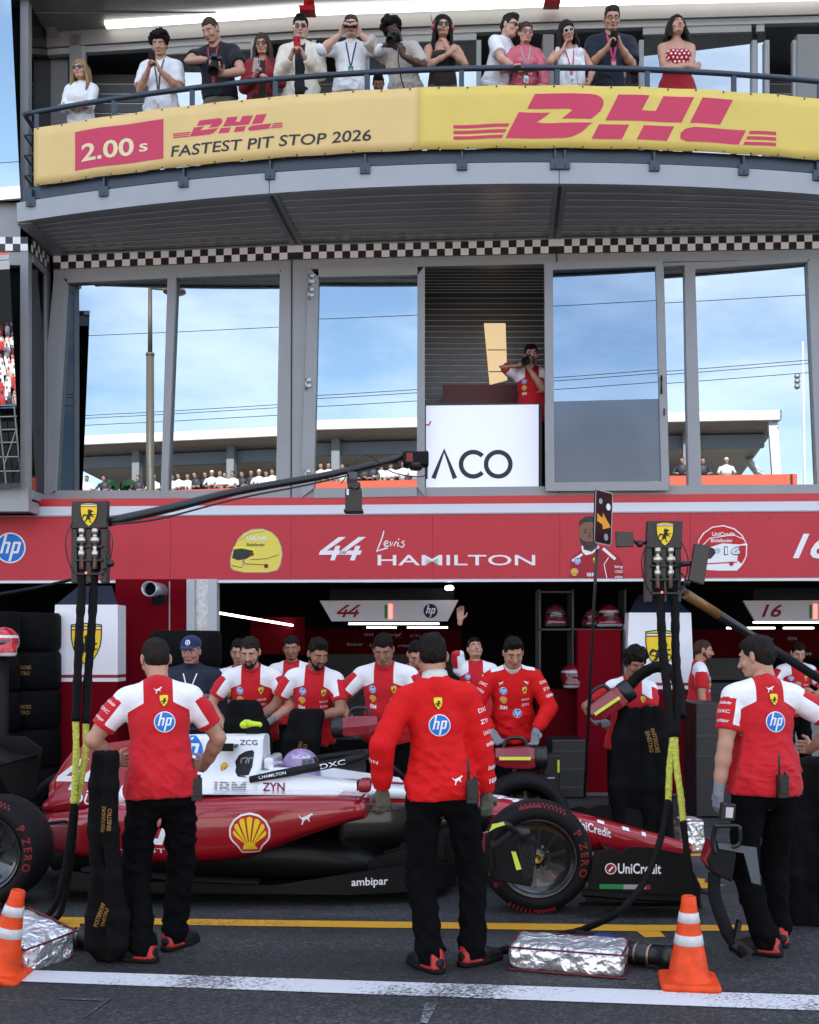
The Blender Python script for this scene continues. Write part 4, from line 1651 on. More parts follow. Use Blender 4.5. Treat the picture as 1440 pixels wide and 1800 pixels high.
# big number and name
def four(a, x, y, w_, h_, col='white'):
    k = .42
    q = lambda pts: [(x + (u + k * v) * w_, y + v * h_) for u, v in pts]
    a.poly(q([(.46, 1.0), (.80, 1.0), (.16, .42), (-.14, .42), (-.14, .40)]), col, 1)
    a.poly(q([(-.14, .24), (.86, .24), (.86, .42), (-.14, .42)]), col, 2)
    a.poly(q([(.48, 0), (.70, 0), (.70, .62), (.48, .62)]), col, 3)


a = Art()
four(a, 562, -985, 38, 41); four(a, 597, -985, 38, 41)
a.poly([(560, -963), (633, -968), (633, -974), (560, -974)][:0] or [(600, -968), (612, -968), (608, -974), (596, -974)], 'white', 2)
for pts in ([(675, -933), (672, -945), (667, -958), (662, -970), (668, -967), (682, -963)], [(676, -957), (681, -955), (682, -951), (678, -951), (675, -956), (677, -961), (684, -959)], [(686, -952), (687, -960), (691, -953), (692, -960), (697, -951)], [(700, -953), (699, -961), (703, -959)], [(711, -951), (706, -953), (711, -957), (708, -962), (704, -961)]):
    a.line(pts, 2.2, 'white', 1)
a.disc(701, -948, 1.3, 'white', 1, 10, 1)
a.text('HAMILTON', 664, -993.5, 18, 277, 'white', .006)
a.text('16', 1394, -980, 41, 70, 'white', .02, shear=.35)
f = a.place('lettering', fm_, sign, step=.0015, grid=60); adopt(f, sign)
# printed helmet, yellow
a = Art()
hel = [(405, -998), (404, -985), (407, -970), (412, -960), (418, -947), (428, -937), (443, -930), (462, -929), (478, -935), (489, -946), (495, -960), (497, -975), (494, -992), (488, -1003), (470, -1007), (430, -1007), (410, -1003)]
a.poly(hel, 'grey', 1)
a.poly([(451 + (x - 451) * .97, -968 + (y + 968) * .97) for x, y in hel], 'paleyellow', 2)
a.poly([(408, -981), (411, -966), (425, -964), (445, -968), (444, -976), (432, -983), (418, -985)], 'dark', 3)
a.line([(410, -963), (428, -962), (447, -966)], 3, 'lemon', 4)
a.line([(408, -994), (425, -998), (428, -991), (470, -993)], 1.4, 'maroon', 4); a.line([(440, -984), (470, -982), (490, -975)], 1.2, 'maroon', 4); a.line([(420, -950), (440, -938), (465, -934)], 1.2, 'grey', 4)
a.disc(443, -974, 3.5, 'maroon', 4); a.disc(468, -995, 4, 'maroon', 4); a.disc(428, -987, 2.5, 'grey', 4)
a.text('UniCredit', 434, -949, 7, 36, 'white', .02, layer=5); a.text('Bitdefender', 434, -960, 5.5, 32, 'dark', .01, layer=5)
f = a.place('helmet_print', fm_, sign, step=.001, grid=20); adopt(f, sign)
# printed helmet, red and white
a = Art()
h2 = [(1216, -1000), (1214, -985), (1218, -975), (1226, -965), (1228, -950), (1236, -937), (1252, -926), (1272, -923), (1292, -929), (1306, -941), (1314, -958), (1313, -978), (1306, -992), (1296, -1003), (1262, -1003), (1232, -1001)]
a.poly(h2, 'white', 1)
a.poly([(1230, -950), (1238, -938), (1253, -927.5), (1272, -925), (1291, -931), (1304, -942), (1311, -955), (1300, -957), (1270, -955), (1245, -963), (1224, -972)], 'red', 2)
a.poly([(1300, -959), (1312, -959), (1311, -978), (1304, -991), (1296, -985)], 'red', 2)
a.poly([(1221, -975), (1228, -966), (1250, -962), (1262, -968), (1250, -982), (1226, -983)], 'dark', 3)
a.line([(1228, -966), (1248, -946), (1290, -940), (1308, -948)], 1.5, 'white', 4); a.line([(1222, -999), (1240, -991), (1296, -988)], 2, 'red', 4)
a.disc(1262, -968, 5, 'silver', 4); a.disc(1286, -991, 4, 'red', 4)
a.text('UniCredit', 1252, -942, 6.5, 40, 'white', .02, layer=5); a.text('Bitdefender', 1250, -953, 6, 38, 'white', .015, layer=5); a.text('16', 1273, -975, 14, 30, 'dark', .04, layer=5); a.text('16', 1274.5, -974, 12, 27, 'white', .01, layer=6)
f = a.place('helmet_print', fm_, sign, step=.001, grid=20); adopt(f, sign)
# printed driver portrait
a = Art()
a.poly([(1003, -1017), (1002, -992), (1006, -980), (1018, -970), (1030, -962), (1042, -966), (1058, -960), (1072, -970), (1088, -978), (1095, -990), (1098, -1017)], 'shirtred', 1)
a.poly([(1024, -970), (1022, -960), (1050, -955), (1054, -962), (1042, -973), (1030, -976)], 'white', 2)
a.poly([(1026, -966), (1025, -940), (1051, -940), (1051, -962), (1040, -970)], 'darkskin', 3)
a.disc(1036, -937, 18, 'skin', 4, 24, 3, 27)
a.poly([(1018, -926), (1019, -916), (1027, -909), (1037, -907), (1047, -909), (1053, -917), (1054, -927), (1048, -920), (1037, -917), (1025, -919)], 'dark', 5)
a.poly([(1019, -944), (1022, -956), (1030, -965), (1040, -966), (1049, -957), (1053, -944), (1048, -950), (1044, -952), (1030, -952), (1025, -950)], 'dark', 5)
a.line([(1025, -932), (1033, -931)], 2, 'dark', 5); a.line([(1040, -931), (1048, -932)], 2, 'dark', 5)
a.disc(1029, -936, 2, 'dark', 5, 10, 1); a.disc(1044, -936, 2, 'dark', 5, 10, 1); a.poly([(1036, -936), (1038, -936), (1040, -945), (1033, -945)], 'darkskin', 5)
a.line([(1030, -956), (1043, -956)], 2, 'maroon', 6)
a.line([(1006, -986), (1024, -974)], 4, 'white', 2); a.line([(1060, -964), (1082, -983)], 5, 'white', 2); a.line([(1067, -1016), (1062, -992), (1070, -980)], 1.5, 'white', 2)
a.join(art_hp(1015, -986, 6), 2).join(art_shell(1010, -1006, 6), 2).join(art_shield(1046, -985, 5, False), 2)
for i, wd in enumerate(('bing', 'UCREDI', 'ambipar')):
    a.text(wd, 1081, -998 - i * 9, 4.5, 14, 'white', .01, layer=3)
a.text('IBM', 1032, -1013, 6, 16, 'white', .02, layer=3)
f = a.place('portrait_print', fm_, sign, step=.001, grid=20); adopt(f, sign)

# ================================================================ garage interior
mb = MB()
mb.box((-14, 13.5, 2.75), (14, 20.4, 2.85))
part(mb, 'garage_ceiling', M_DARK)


def slab(name, px0, px1, py0, py1, D, m, thick=.1, parent=None, bev=0):
    mb = MB()
    mb.prism([P(px0, py1, D), P(px1, py1, D), P(px1, py0, D), P(px0, py0, D)], (0, 0, 0), (0, thick, 0))
    return mb.build(name, m, parent, bevel=bev)


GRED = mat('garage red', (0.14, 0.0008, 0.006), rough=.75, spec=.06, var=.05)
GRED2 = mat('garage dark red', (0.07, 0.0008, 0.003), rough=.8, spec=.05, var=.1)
# red pier and steel column
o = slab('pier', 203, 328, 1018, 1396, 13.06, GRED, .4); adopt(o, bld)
o = slab('pier_joint', 297, 299, 1022, 1390, 13.055, mat('trim grey', (.3, .3, .31)), .003); adopt(o, bld)
mb = MB()
for a_, b_, d_, m_ in ((328, 342, 13.0, 0), (342, 366, 13.06, 1), (366, 381, 13.0, 0)):
    mb.prism([P(a_, 1396, d_), P(b_, 1396, d_), P(b_, 1018, d_), P(a_, 1018, d_)], (0, 0, 0), (0, .2, 0), m_)
part(mb, 'steel_column', [mat('column paint', (.40, .42, .45), rough=.5), M_STEEL])
# exhaust pipe
mb = MB()
c = P(262, 1035, 12.55)
mb.lathe([(.075, 0), (.085, 0), (.085, .5), (.075, .5)], c, (.04, 1, 0), 24, closed=True)
mb.lathe([(0, .12), (.076, .12)], c, (.04, 1, 0), 24, 1)
mb.box((c.x - .02, c.y + .2, c.z - .17), (c.x + .12, c.y + .26, c.z - .06), 1)
o = mb.build('exhaust_pipe', [M_STEEL, M_DARK]); tag(o, 'round open steel pipe end sticking out of the red pier under the fascia', 'pipe')


def podium(px0, px1, D, label, xb0, xb1, yt):
    pd_ = empty('crest_panel', P((px0 + px1) / 2, HZ + CAMZ * FOC / D, D), label=label, cat='display panel')
    zt = PZ(yt, D)
    zs = PZ(HZ + (1077 - HZ) / 13.0 * 13.0, 13.0)
    def seg(nm, za, zb, m, off=0.0):
        f = lambda z: (zt - z) / zt
        mb = MB()
        mb.prism([Vector((PX(px0 + (xb0 - px0) * f(za), D), D - off, za)), Vector((PX(px1 + (xb1 - px1) * f(za), D), D - off, za)), Vector((PX(px1 + (xb1 - px1) * f(zb), D), D - off, zb)), Vector((PX(px0 + (xb0 - px0) * f(zb), D), D - off, zb))], (0, 0, 0), (0, .35 + off, 0))
        o = mb.build(nm, m); adopt(o, pd_); return o
    z1 = zt - .80 * (D / 13)
    seg('white_face', z1, zt, mat('podium white', (.78, .78, .82), rough=.4))
    seg('red_stripe', z1 - .035, z1, mat('stripe maroon', (.28, .01, .025)))
    seg('white_stripe', z1 - .075, z1 - .035, mat('podium white', (.78, .78, .82)))
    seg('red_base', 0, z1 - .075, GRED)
    mb = MB()
    xa, xb = PX(px0, D), PX(px1, D)
    mb.prism([(xa + .01, D, zt), (xb - .01, D, zt), (xb - .15, D + .30, zt + .22), (xa + .17, D + .30, zt + .22)], (0, 0, 0), (0, .05, 0))
    adopt(mb.build('navy_top', mat('podium navy', (.008, .012, .03))), pd_)
    a = art_shield(0, 0, .235)
    a.text('8', -.06, -.13, .05, .03, 'black', .01, layer=4); a.line([(-.10, -.06), (.0, -.07), (.12, -.05)], .015, 'black', 4)
    xc = PX((px0 + px1) / 2, D)
    f = a.place('crest', flat((xc + .0, D - .004, zt - .43), (1, 0, 0), (0, 0, 1), (0, -1, 0)), pd_, step=.001); adopt(f, pd_)
    return pd_


podium(97, 207, 12.3, 'tall white and red panel with yellow crest behind the left hoses', 76, 207, 1063)
podium(1106, 1215, 13.0, 'tall white and red panel with yellow crest behind the right hoses', 1094, 1229, 1077)

# overhead sign panels with the car numbers


def overhead(x0, x1, num, label, logo=True, D=13.7):
    ov = empty('overhead_sign', P((x0 + x1) / 2, 1092, D), label=label, cat='sign')
    mb = MB()
    mb.prism([P(x0 + 21, 1092, D), P(x1 - 19, 1092, D), P(x1, 1055, D - .12), P(x0, 1056, D - .12)], (0, 0, 0), (0, .05, 0))
    adopt(mb.build('panel', mat('overhead panel', (.55, .53, .55), rough=.35)), ov)
    mb = MB()
    mb.prism([P(x0 + 18, 1055, D), P(x1 - 8, 1055, D), P(x1 - 8, 1034, D), P(x0 + 18, 1034, D)], (0, 0, 0), (0, .3, 0))
    adopt(mb.build('housing', M_BLACKM), ov)
    fn = lambda u, v, h: P(u, -v, D - .12 * (1 - (-v - 1055) / 37) - .004 - h)
    a = Art()
    if num == '44':
        four(a, x0 + 30, -1085, 20, 22, 'maroon'); four(a, x0 + 49, -1085, 20, 22, 'maroon')
    else:
        a.text(num, x0 + 32, -1084, 21, 36, 'maroon', .02, shear=.3)
    adopt(a.place('number', fn, ov, step=.001), ov)
    xm = x0 + 122 if num == '44' else x0 + 124
    a = Art().rect(xm - 8, -1087, xm - 3, -1063, 'green', 1)
    adopt(a.place('signal', fn, ov), ov)
    mb = MB(); mb.add([fn(u, v, .004) for u, v in ((xm - 1, -1088), (xm + 6, -1088), (xm + 6, -1062), (xm - 1, -1062))], [(0, 1, 2, 3)])
    adopt(mb.build('red_signal', mat('signal lit', (.8, .1, .1), emit=(1, .12, .10), estr=.9), fix=False), ov)
    if logo:
        adopt(art_hp(x0 + 195, -1074, 12.5, 'navy', 'navy').place('round_logo', fn, ov, step=.001), ov)
    return ov


overhead(562, 806, '44', 'white overhead panel with dark red 44 hanging over the centre garage')
overhead(1307, 1552, '16', 'white overhead panel with dark red 16 hanging over the right garage')
LED = mat('led strip', (.8, .8, .8), emit=(1, .97, .9), estr=2.2)
for q, D_, lb in (((613, 772, 1096.5, 1096.5), 14.6, 'brightest lamp strip, directly under the number 44 panel'), ((645, 697, 1103, 1103), 15.5, 'short lamp strip deep below the number 44 panel, left piece'), ((716, 787, 1103, 1103), 15.5, 'short lamp strip deep below the number 44 panel, right piece'),
                  ((382, 530, 1077, 1102), 14.2, 'slanting lamp strip in the dark garage behind the bearded men'), ((1325, 1470, 1094, 1094), 14.6, 'bright lamp strip under the number 16 panel'), ((1278, 1362, 1104, 1104), 15.5, 'thin lamp strip deep below the number 16 panel'), ((1378, 1430, 1104, 1104), 15.5, 'thin short lamp strip at the far right below number 16')):
    mb = MB()
    mb.bar(P(q[0], q[2], D_), P(q[1], q[3], D_ + (1.5 if q[2] != q[3] else 0)), .05, .022)
    tag(mb.build('strip_lamp', LED), lb, 'lamp')
# small work lamp
mb = MB(); c = P(790, 1031, 13.4); mb.lathe([(0, 0), (.05, .005), (.05, .03), (0, .04)], c, (0, -.3, -1), 14); tag(mb.build('spot_lamp', mat('spot lit', (.8, .8, .8), emit=(1, 1, 1), estr=6)), 'small bright spot lamp under the fascia right of the housing', 'lamp')

# back wall boards with small lettering
bw = empty('back_wall_panels', (0, 18, 0), label='dark red and grey panels with small white lettering at the back of the garage', cat='wall panel')
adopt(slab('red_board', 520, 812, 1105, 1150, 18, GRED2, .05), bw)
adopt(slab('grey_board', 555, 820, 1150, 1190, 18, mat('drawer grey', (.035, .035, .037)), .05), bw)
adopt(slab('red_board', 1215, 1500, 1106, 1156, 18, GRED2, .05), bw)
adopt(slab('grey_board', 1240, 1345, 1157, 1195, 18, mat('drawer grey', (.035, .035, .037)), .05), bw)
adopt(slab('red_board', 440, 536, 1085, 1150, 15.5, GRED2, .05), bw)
a = Art()
for x, y, wd, w_ in ((640, 1118, 'IBM', 16), (668, 1118, 'UniCredit', 30), (720, 1120, 'ZYN', 18), (610, 1135, 'Bitdefender', 28), (650, 1137, 'DXC', 16), (700, 1137, 'ambipar', 22), (1335, 1125, 'ambipar', 26), (1385, 1125, 'ZYN', 16), (1370, 1152, 'DXC', 16), (1410, 1152, 'IBM', 16)):
    a.text(wd, x, -y, 5, w_, 'fade', .01)
a.join(art_cat(700, -1117, 6, 'fade')).text('LECLERC', 1340, -1188, 10, 62, 'fade', .01)
adopt(a.place('lettering', lambda u, v, h: P(u, -v, 17.985 - h), bw, step=.001), bw)
# grey bench line and cabinets
o = slab('work_bench', 560, 830, 1192, 1300, 17.2, mat('bench dark', (.03, .03, .032)), .6); tag(o, 'dark work bench along the back of the centre garage', 'bench')
o = slab('tool_cabinet', 1345, 1520, 1230, 1330, 14.6, mat('cabinet white', (.22, .22, .23)), .5, bev=.01); tag(o, 'pale grey tool cabinet in the right garage behind the man looking left', 'cabinet')
mb = MB(); mb.prism([P(1370 + i * 0, 1250, 14.58) for i in range(0)] or [P(1350, 1262, 14.595), P(1515, 1262, 14.595), P(1515, 1264, 14.595), P(1350, 1264, 14.595)], (0, 0, 0), (0, .004, 0)); mb.build('drawer_gap', M_BLACK, o)
# red cabinet and shelf with helmets on the right of the centre garage
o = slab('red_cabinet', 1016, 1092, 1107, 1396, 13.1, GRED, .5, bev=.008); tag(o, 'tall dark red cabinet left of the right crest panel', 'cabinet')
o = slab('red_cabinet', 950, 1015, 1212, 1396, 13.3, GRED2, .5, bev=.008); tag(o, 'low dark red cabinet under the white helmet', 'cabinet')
mb = MB()
mb.prism([P(950, 1039, 13.25), P(1008, 1039, 13.25), P(1008, 1042, 13.25), P(950, 1042, 13.25)], (0, 0, 0), (0, .4, 0))
mb.prism([P(948, 1105, 13.25), P(1100, 1105, 13.25), P(1100, 1108, 13.25), P(948, 1108, 13.25)], (0, 0, 0), (0, .4, 0))
for x in (948, 1006, 1098):
    mb.prism([P(x, 1212, 13.25), P(x + 3, 1212, 13.25), P(x + 3, 1036, 13.25), P(x, 1036, 13.25)], (0, 0, 0), (0, .4, 0))
tag(mb.build('helmet_shelf', mat('shelf dark', (.03, .03, .032))), 'dark metal shelf holding helmets left of the right crest panel', 'shelf')


def helmet(loc, s, face, c1, c2, label, visor=(0.006, 0.007, 0.009), words_=None):
    """full-face helmet: shell with a visor band, chin bar and a stripe"""
    o = empty('helmet', loc, face, label=label, cat='helmet')
    F = Field()
    F.ell((0, -.01, .15), (.125, .145, .13), None, .03)
    F.cap((-.07, .03, .055), (.07, .03, .055), .085, k=.04)
    F.cap((-.045, .10, .06), (.045, .10, .06), .05, k=.03)
    F.plane((0, 0, .012), (0, 0, -1))
    sh_ = soft('shell', F, .009, mat_step('helmet %s' % label[:14], [c2, c1], rough=.2, bump=0, stops=(0.0,), coat=1.0), o, pat=lambda V: np.maximum(.045 - V[:, 2], .012 - np.abs(V[:, 2] - .192)))
    G = Field()
    G.ell((0, -.008, .14), (.128, .152, .12), None, .02)
    G.plane((0, 0, .10), (0, .12, -1)); G.plane((0, 0, .185), (0, .25, 1)); G.plane((0, .035, 0), (0, -1, 0))
    soft('visor', G, .009, mat('visor', visor, rough=.12, coat=1), o)
    o.scale = (s, s, s)
    return o


HR, HW = (.14, .004, .008), (.34, .34, .35)
helmet(P(1071, 1104, 13.35), 1.0, R(180), HW, HR, 'red and white helmet on the dark shelf above the red cabinet')
helmet(P(976, 1104, 13.4), 1.0, R(200), (.05, .05, .055), (.10, .01, .015), 'dark helmet on the shelf behind the race suit man')
helmet(P(1008, 1211, 13.25), 1.05, R(215), HW, HR, 'red and white helmet on top of the low red cabinet')
helmet(P(1040, 1104, 13.45), .8, R(170), (.03, .03, .03), (.16, .02, .03), 'small dark red helmet in the shelf beside the white one')
# helmet on a stand at the left edge
o = helmet(P(6, 1156, 10.2), .98, R(158), (.66, .66, .68), (.50, .012, .02), 'glossy red helmet with white band on a stand at the left edge')
art_shield(0, 0, .026, False).place('crest', project(o.children[0], (-.0, 0, .22), (-1, 0, 0), (0, 0, 1), (0, 1, .25), back=.4), o, grid=.01)
mb = MB(); c = P(6, 1156, 10.2)
mb.tube([(c.x, c.y, .02), (c.x, c.y, c.z + .03)], .045, 12); mb.lathe([(0, 0), (.22, 0), (.22, .02), (.05, .03)], (c.x, c.y, 0), n=20)
tag(mb.build('helmet_stand', M_BLACKM), 'black pole stand under the glossy red helmet at the left edge', 'stand')


# stacks of tyres in black blankets
def tyre_stack(px, D, r, n, wd, label, words_, h_=.40, z0=.0):
    st = empty('tyre_stack', (PX(px, D), D, 0), label=label, cat='tyres')
    m = mat('stack cloth', (.0022, .0022, .0026), rough=.8, spec=.15, bump=.5, bscale=18)
    for i in range(n):
        mb = MB()
        prof = [(r * .5, 0), (r * .93, .0), (r, .04), (r * 1.01, h_ * .5), (r, h_ - .04), (r * .93, h_ - .005), (r * .5, h_ - .005)]
        mb.lathe(prof, (PX(px, D), D, z0 + i * h_), n=36)
        t = mb.build('covered_tyre', m); adopt(t, st)
        if i < len(words_) and words_[i]:
            a = Art()
            l1, l2 = words_[i]
            a.text(l1, 0, .015, .038, .2, 'gold', .012, align='c'); a.text(l2, .0, -.045, .038, .17, 'gold', .012, align='c')
            X0 = PX(px, D)
            fn = lambda u, v, h: Vector((X0 + math.sin(u / r + wd) * (r + .008 + h), D - math.cos(u / r + wd) * (r + .008 + h), z0 + i * h_ + h_ * .5 + v))
            f = a.place('lettering', fn, t, grid=.05)
            f.matrix_parent_inverse = Matrix()
    return st


W3 = [('POSTERIORE', 'SINISTRO'), ('POSTERIORE', 'SINISTRO'), ('ANTERIORE', 'DESTRO'), ('ANTERIORE', 'SINISTRO'), None]
tyre_stack(46, 12.2, .36, 5, .18, 'tall stack of black covered tyres with orange lettering left of the crest panel', W3, .41)
tyre_stack(-30, 11.6, .36, 5, .3, 'stack of black covered tyres cut by the left edge behind the red helmet', [None] * 5, .41)
tyre_stack(327, 11.3, .35, 5, .42, 'stack of black covered tyres behind the official in navy', [None, None, None, ('ANTERIORE', 'SINISTRO'), None], .37)
# loose dark kit deep in the garages
for px, py0, py1, w_, D_, lb in ((1256, 1235, 1390, 66, 11.2, 'black equipment case standing between the right crest panel and the man looking left'), (1000, 1300, 1390, 60, 12.6, 'black equipment case beside the low red cabinet'), (860, 1180, 1300, 70, 16.5, 'tall dark tool cabinet deep in the centre garage'), (1270, 1200, 1390, 60, 15.5, 'dark tool trolley deep in the right garage'), (480, 1180, 1380, 110, 15.2, 'dark cabinet deep in the garage behind the bearded men')):
    o = slab('equipment_case', px - w_ / 2, px + w_ / 2, py0, HZ + CAMZ * FOC / D_ - 1, D_, mat('case dark', (.008, .008, .009), rough=.4), .5, bev=.015); tag(o, lb, 'case')
    mb = MB(); X = PX(px, D_); z = PZ(py0, D_)
    for k in range(3):
        mb.box((X - .18, D_ - .012, z - .14 - .2 * k), (X + .18, D_ - .002, z - .12 - .2 * k))
    mb.build('drawer_pull', mat('pull grey', (.03, .03, .032)), o)
# ================================================================ the racing car, nose to the right
CR = mat('car red', (0.29, 0.003, 0.010), rough=.3, coat=.75, spec=.4)
CW = mat('car white', (0.74, 0.75, 0.78), rough=.28, coat=.8)
CB = mat('carbon', (0.0032, 0.0032, 0.0038), rough=.45, spec=.2, coat=.06)
RUB = mat('tyre rubber', (0.004, 0.004, 0.0046), rough=.66, spec=.2, var=.15, vscale=12)
car = empty('racing_car', (0.86, 8.15, 0), R(-3), label='red and white open wheel racing car with halo standing before the garage', cat='racing car')
CARM = Matrix.Translation((0.86, 8.15, 0)) @ Matrix.Rotation(R(-3), 4, 'Z')


def sring(x, z0, z1, hw, e=2.6, cy=0.0, n=28):
    out_ = []
    for k in range(n):
        t = 2 * math.pi * k / n
        c_, s_ = math.cos(t), math.sin(t)
        out_.append((x, cy + hw * math.copysign(abs(c_) ** (2 / e), c_), (z0 + z1) / 2 + (z1 - z0) / 2 * math.copysign(abs(s_) ** (2 / e), s_)))
    return out_


def interp_rings(keys, fn, n):
    """keys: rows starting with x; smooth rows between them"""
    ks = np.array(keys, float)
    xs = np.linspace(ks[0, 0], ks[-1, 0], n)
    order = np.argsort(ks[:, 0])
    rows = [np.interp(xs, ks[order, 0], ks[order, j]) for j in range(1, ks.shape[1])]
    rows = [np.convolve(np.pad(r, 2, mode='edge'), [.1, .2, .4, .2, .1], 'valid') for r in rows]
    return [fn(x, *[r[i] for r in rows]) for i, x in enumerate(xs)]


mb = MB()
mb.loft(interp_rings([(1.14, .23, .29, .05), (1.0, .21, .34, .10), (.45, .25, .485, .15), (0, .28, .585, .19), (-.4, .25, .665, .25), (-.9, .18, .715, .30), (-1.35, .12, .74, .34)], lambda x, a, b, h: sring(x, a, b, h, 2.8), 40))
nose = mb.build('nose_and_tub', mat_step('tub paint', [(0.0035, 0.0035, 0.004), (0.33, 0.004, 0.012)], rough=.3, bump=0, coat=.7), car)
at = nose.data.attributes.new('pat', 'FLOAT', 'POINT')
at.data.foreach_set('value', np.array([max(v.co.x + .30 + .5 * (v.co.z - .5), v.co.z - .60) for v in nose.data.vertices], dtype=np.float32))
# engine cover and roll hoop: half profile mirrored


def cover_ring(x, zt, wt, zs, wb, zb):
    half = [(wb, zb), (wb * 1.0, zb + .05), (wb * .93, zs), (wt * 1.7, zs + (zt - zs) * .18), (wt * 1.15, zs + (zt - zs) * .5), (wt, zt - .03), (wt * .6, zt - .004)]
    r_ = [(x, -y, z) for y, z in half] + [(x, 0, zt)] + [(x, y, z) for y, z in reversed(half)]
    return r_


keys = [(-1.90, 1.065, .13, .80, .38, .66), (-2.1, 1.065, .115, .80, .375, .66), (-2.45, 1.06, .07, .77, .34, .64), (-2.8, 1.03, .03, .72, .28, .60), (-3.36, .95, .015, .62, .18, .52), (-3.5, .64, .015, .56, .14, .50)]
mb = MB()
rg = interp_rings(keys, cover_ring, 30)
mb.loft(rg, smooth=True)
m_eng = mat_step('engine cover paint', [(0.26, 0.003, 0.010), (0.74, 0.75, 0.78)], rough=.32, bump=0, coat=.35)
eng = mb.build('engine_cover', m_eng, car)
at = eng.data.attributes.new('pat', 'FLOAT', 'POINT')
at.data.foreach_set('value', np.array([(v.co.x + 2.86) - .35 * (v.co.z - .8) for v in eng.data.vertices], dtype=np.float32))
# intake hole and its edge
a = Art()
hole = [(0, .085), (.025, .025), (.06, 0), (.12, -.005), (.132, .01), (.132, .15), (.12, .165), (.07, .155), (.025, .13)]
a.poly([(u + .005, v - .02) for u, v in hole], 'black', 1)
a.line([(.07, .035), (.05, .05), (.05, .085), (.075, .09), (.10, .09), (.085, .065), (.085, .04), (.12, .035)], .007, 'fade', 2); a.line([(.10, .04), (.11, .09), (.14, .09)], .007, 'fade', 2)
near = lambda ob, x, z: project(ob, (x, 0, z), (1, 0, 0), (0, 0, 1), (0, -1, 0), reach=1.2, back=1.2, lift=.002)
a.place('intake', near(eng, -2.10, .815), eng, grid=.03, step=.001)
a = Art().text('ZCG', -.0, .0, .035, .13, 'dark', .01)
a.place('lettering', near(eng, -2.07, .995), eng, grid=.03)
a = art_shell(0, 0, .026).join(art_hp(-.30, .10, .14))
a.place('round_logo', near(eng, -2.17, .845), eng, grid=.03)
a = Art(); four(a, -.22, 0, .20, .22); four(a, -.04, 0, .20, .22)
a.place('number', near(eng, -3.22, .66), eng, grid=.04)
a = Art()
for i in range(8):
    pass
bars = Art().text('IBM', 0, 0, .085, .225, 'dark', .02, layer=1)
for i in range(8):
    bars.rect(-.01, .0075 + i * .0105, .235, .0115 + i * .0105, 'white', 2)
bars.place('striped_lettering', near(eng, -2.20, .675), eng, grid=.03)
# winglet
mb = MB(); mb.box((-2.22, -.30, .985), (-2.08, -.09, 1.0)); mb.box((-2.22, -.305, .965), (-2.08, -.295, 1.02)); mb.build('winglet', CB, car)
mb = MB(); mb.box((-2.04, -.02, 1.05), (-1.95, .02, 1.12)); mb.build('camera_mount', CB, car)
F = Field(); F.cap((-2.05, -.10, 1.135), (-2.05, .10, 1.135), .026, k=.01); F.cap((-2.05, 0, 1.135), (-1.95, 0, 1.13), .03, .02, .02); soft('roof_camera', F, .007, mat('camera lemon', (.55, .72, .02), rough=.4), car)
# cockpit sides
def cock(x, zt, wi, wo, zb):
    half = [(wo, zb), (wo, zb + .06), (wo * .93, zt - .02), (wi + .03, zt), (wi, zt - .01), (wi, zt - .12)]
    return [(x, -y, z) for y, z in half] + [(x, y, z) for y, z in reversed(half)]


mb = MB()
mb.loft(interp_rings([(-1.90, .835, .24, .38, .66), (-1.6, .815, .25, .375, .66), (-1.35, .775, .25, .36, .66), (-1.1, .745, .22, .33, .65), (-.85, .72, .15, .29, .64)], cock, 16))
ck = mb.build('cockpit_side', CW, car)
Art().text('ZYN', 0, 0, .055, .155, 'maroon', .02).place('lettering', near(ck, -1.86, .70), ck, grid=.03)
mb = MB(); mb.box((-1.88, -.245, .60), (-1.0, .245, .70)); mb.build('cockpit_floor', M_DARK, car)
F = Field(); F.box((-1.85, 0, .865), (.035, .20, .045), .02); F.box((-1.76, -.215, .82), (.09, .025, .025), .02); F.box((-1.76, .215, .82), (.09, .025, .025), .02); soft('head_rest', F, .009, CW, car)
# sidepods
for s in (-1, 1):
    def spod(x, z0, z1, yo, yi):
        return sring(x, z0, z1, (yo - yi) / 2, 3.2, s * (yo + yi) / 2)
    mb = MB()
    mb.loft(interp_rings([(-1.12, .56, .685, .72, .30), (-1.25, .52, .705, .76, .3), (-1.5, .44, .705, .79, .3), (-1.9, .28, .70, .79, .28), (-2.3, .235, .68, .76, .26), (-2.7, .22, .63, .66, .2), (-3.1, .22, .56, .46, .12), (-3.45, .23, .5, .25, .05)], spod, 34))
    sp = mb.build('sidepod', CR, car)
    mb = MB(); mb.loft([[(x, s * y, z) for y, z in ((.34, .70), (.62, .712), (.62, .704), (.34, .69))] for x in (-2.6, -2.2, -1.7, -1.3)], smooth=False); mb.build('white_pinstripe', CW, sp)
    if s < 0:
        art_shell(0, 0, .125).place('shell_badge', near(sp, -1.87, .465), sp, grid=.03, step=.0015)
        art_cat(0, 0, .046).place('cat_badge', near(sp, -1.50, .575), sp, grid=.03)
        a = Art().poly([(0, 0), (.05, 0), (.075, .07), (.10, 0), (.15, 0), (.10, .12), (.05, .12)], 'white', 1).poly([(-.14, 0), (-.02, 0), (.02, .12), (-.02, .12), (-.05, .04), (-.10, .04)], 'white', 1)
        a.text('LOGISTICS', -.35, -.055, .03, .50, 'white', .008, space=1.1)
        a.place('lettering', near(sp, -2.45, .38), sp, grid=.03)
        a = Art().text('OU', 0, 0, .075, .20, 'white', .0, shear=.2); a.place('script', near(eng, -3.28, .575), eng, grid=.03)
        a = Art().line([(-.95, 0), (-.4, .012), (.0, .012)], .012, 'white', 1)
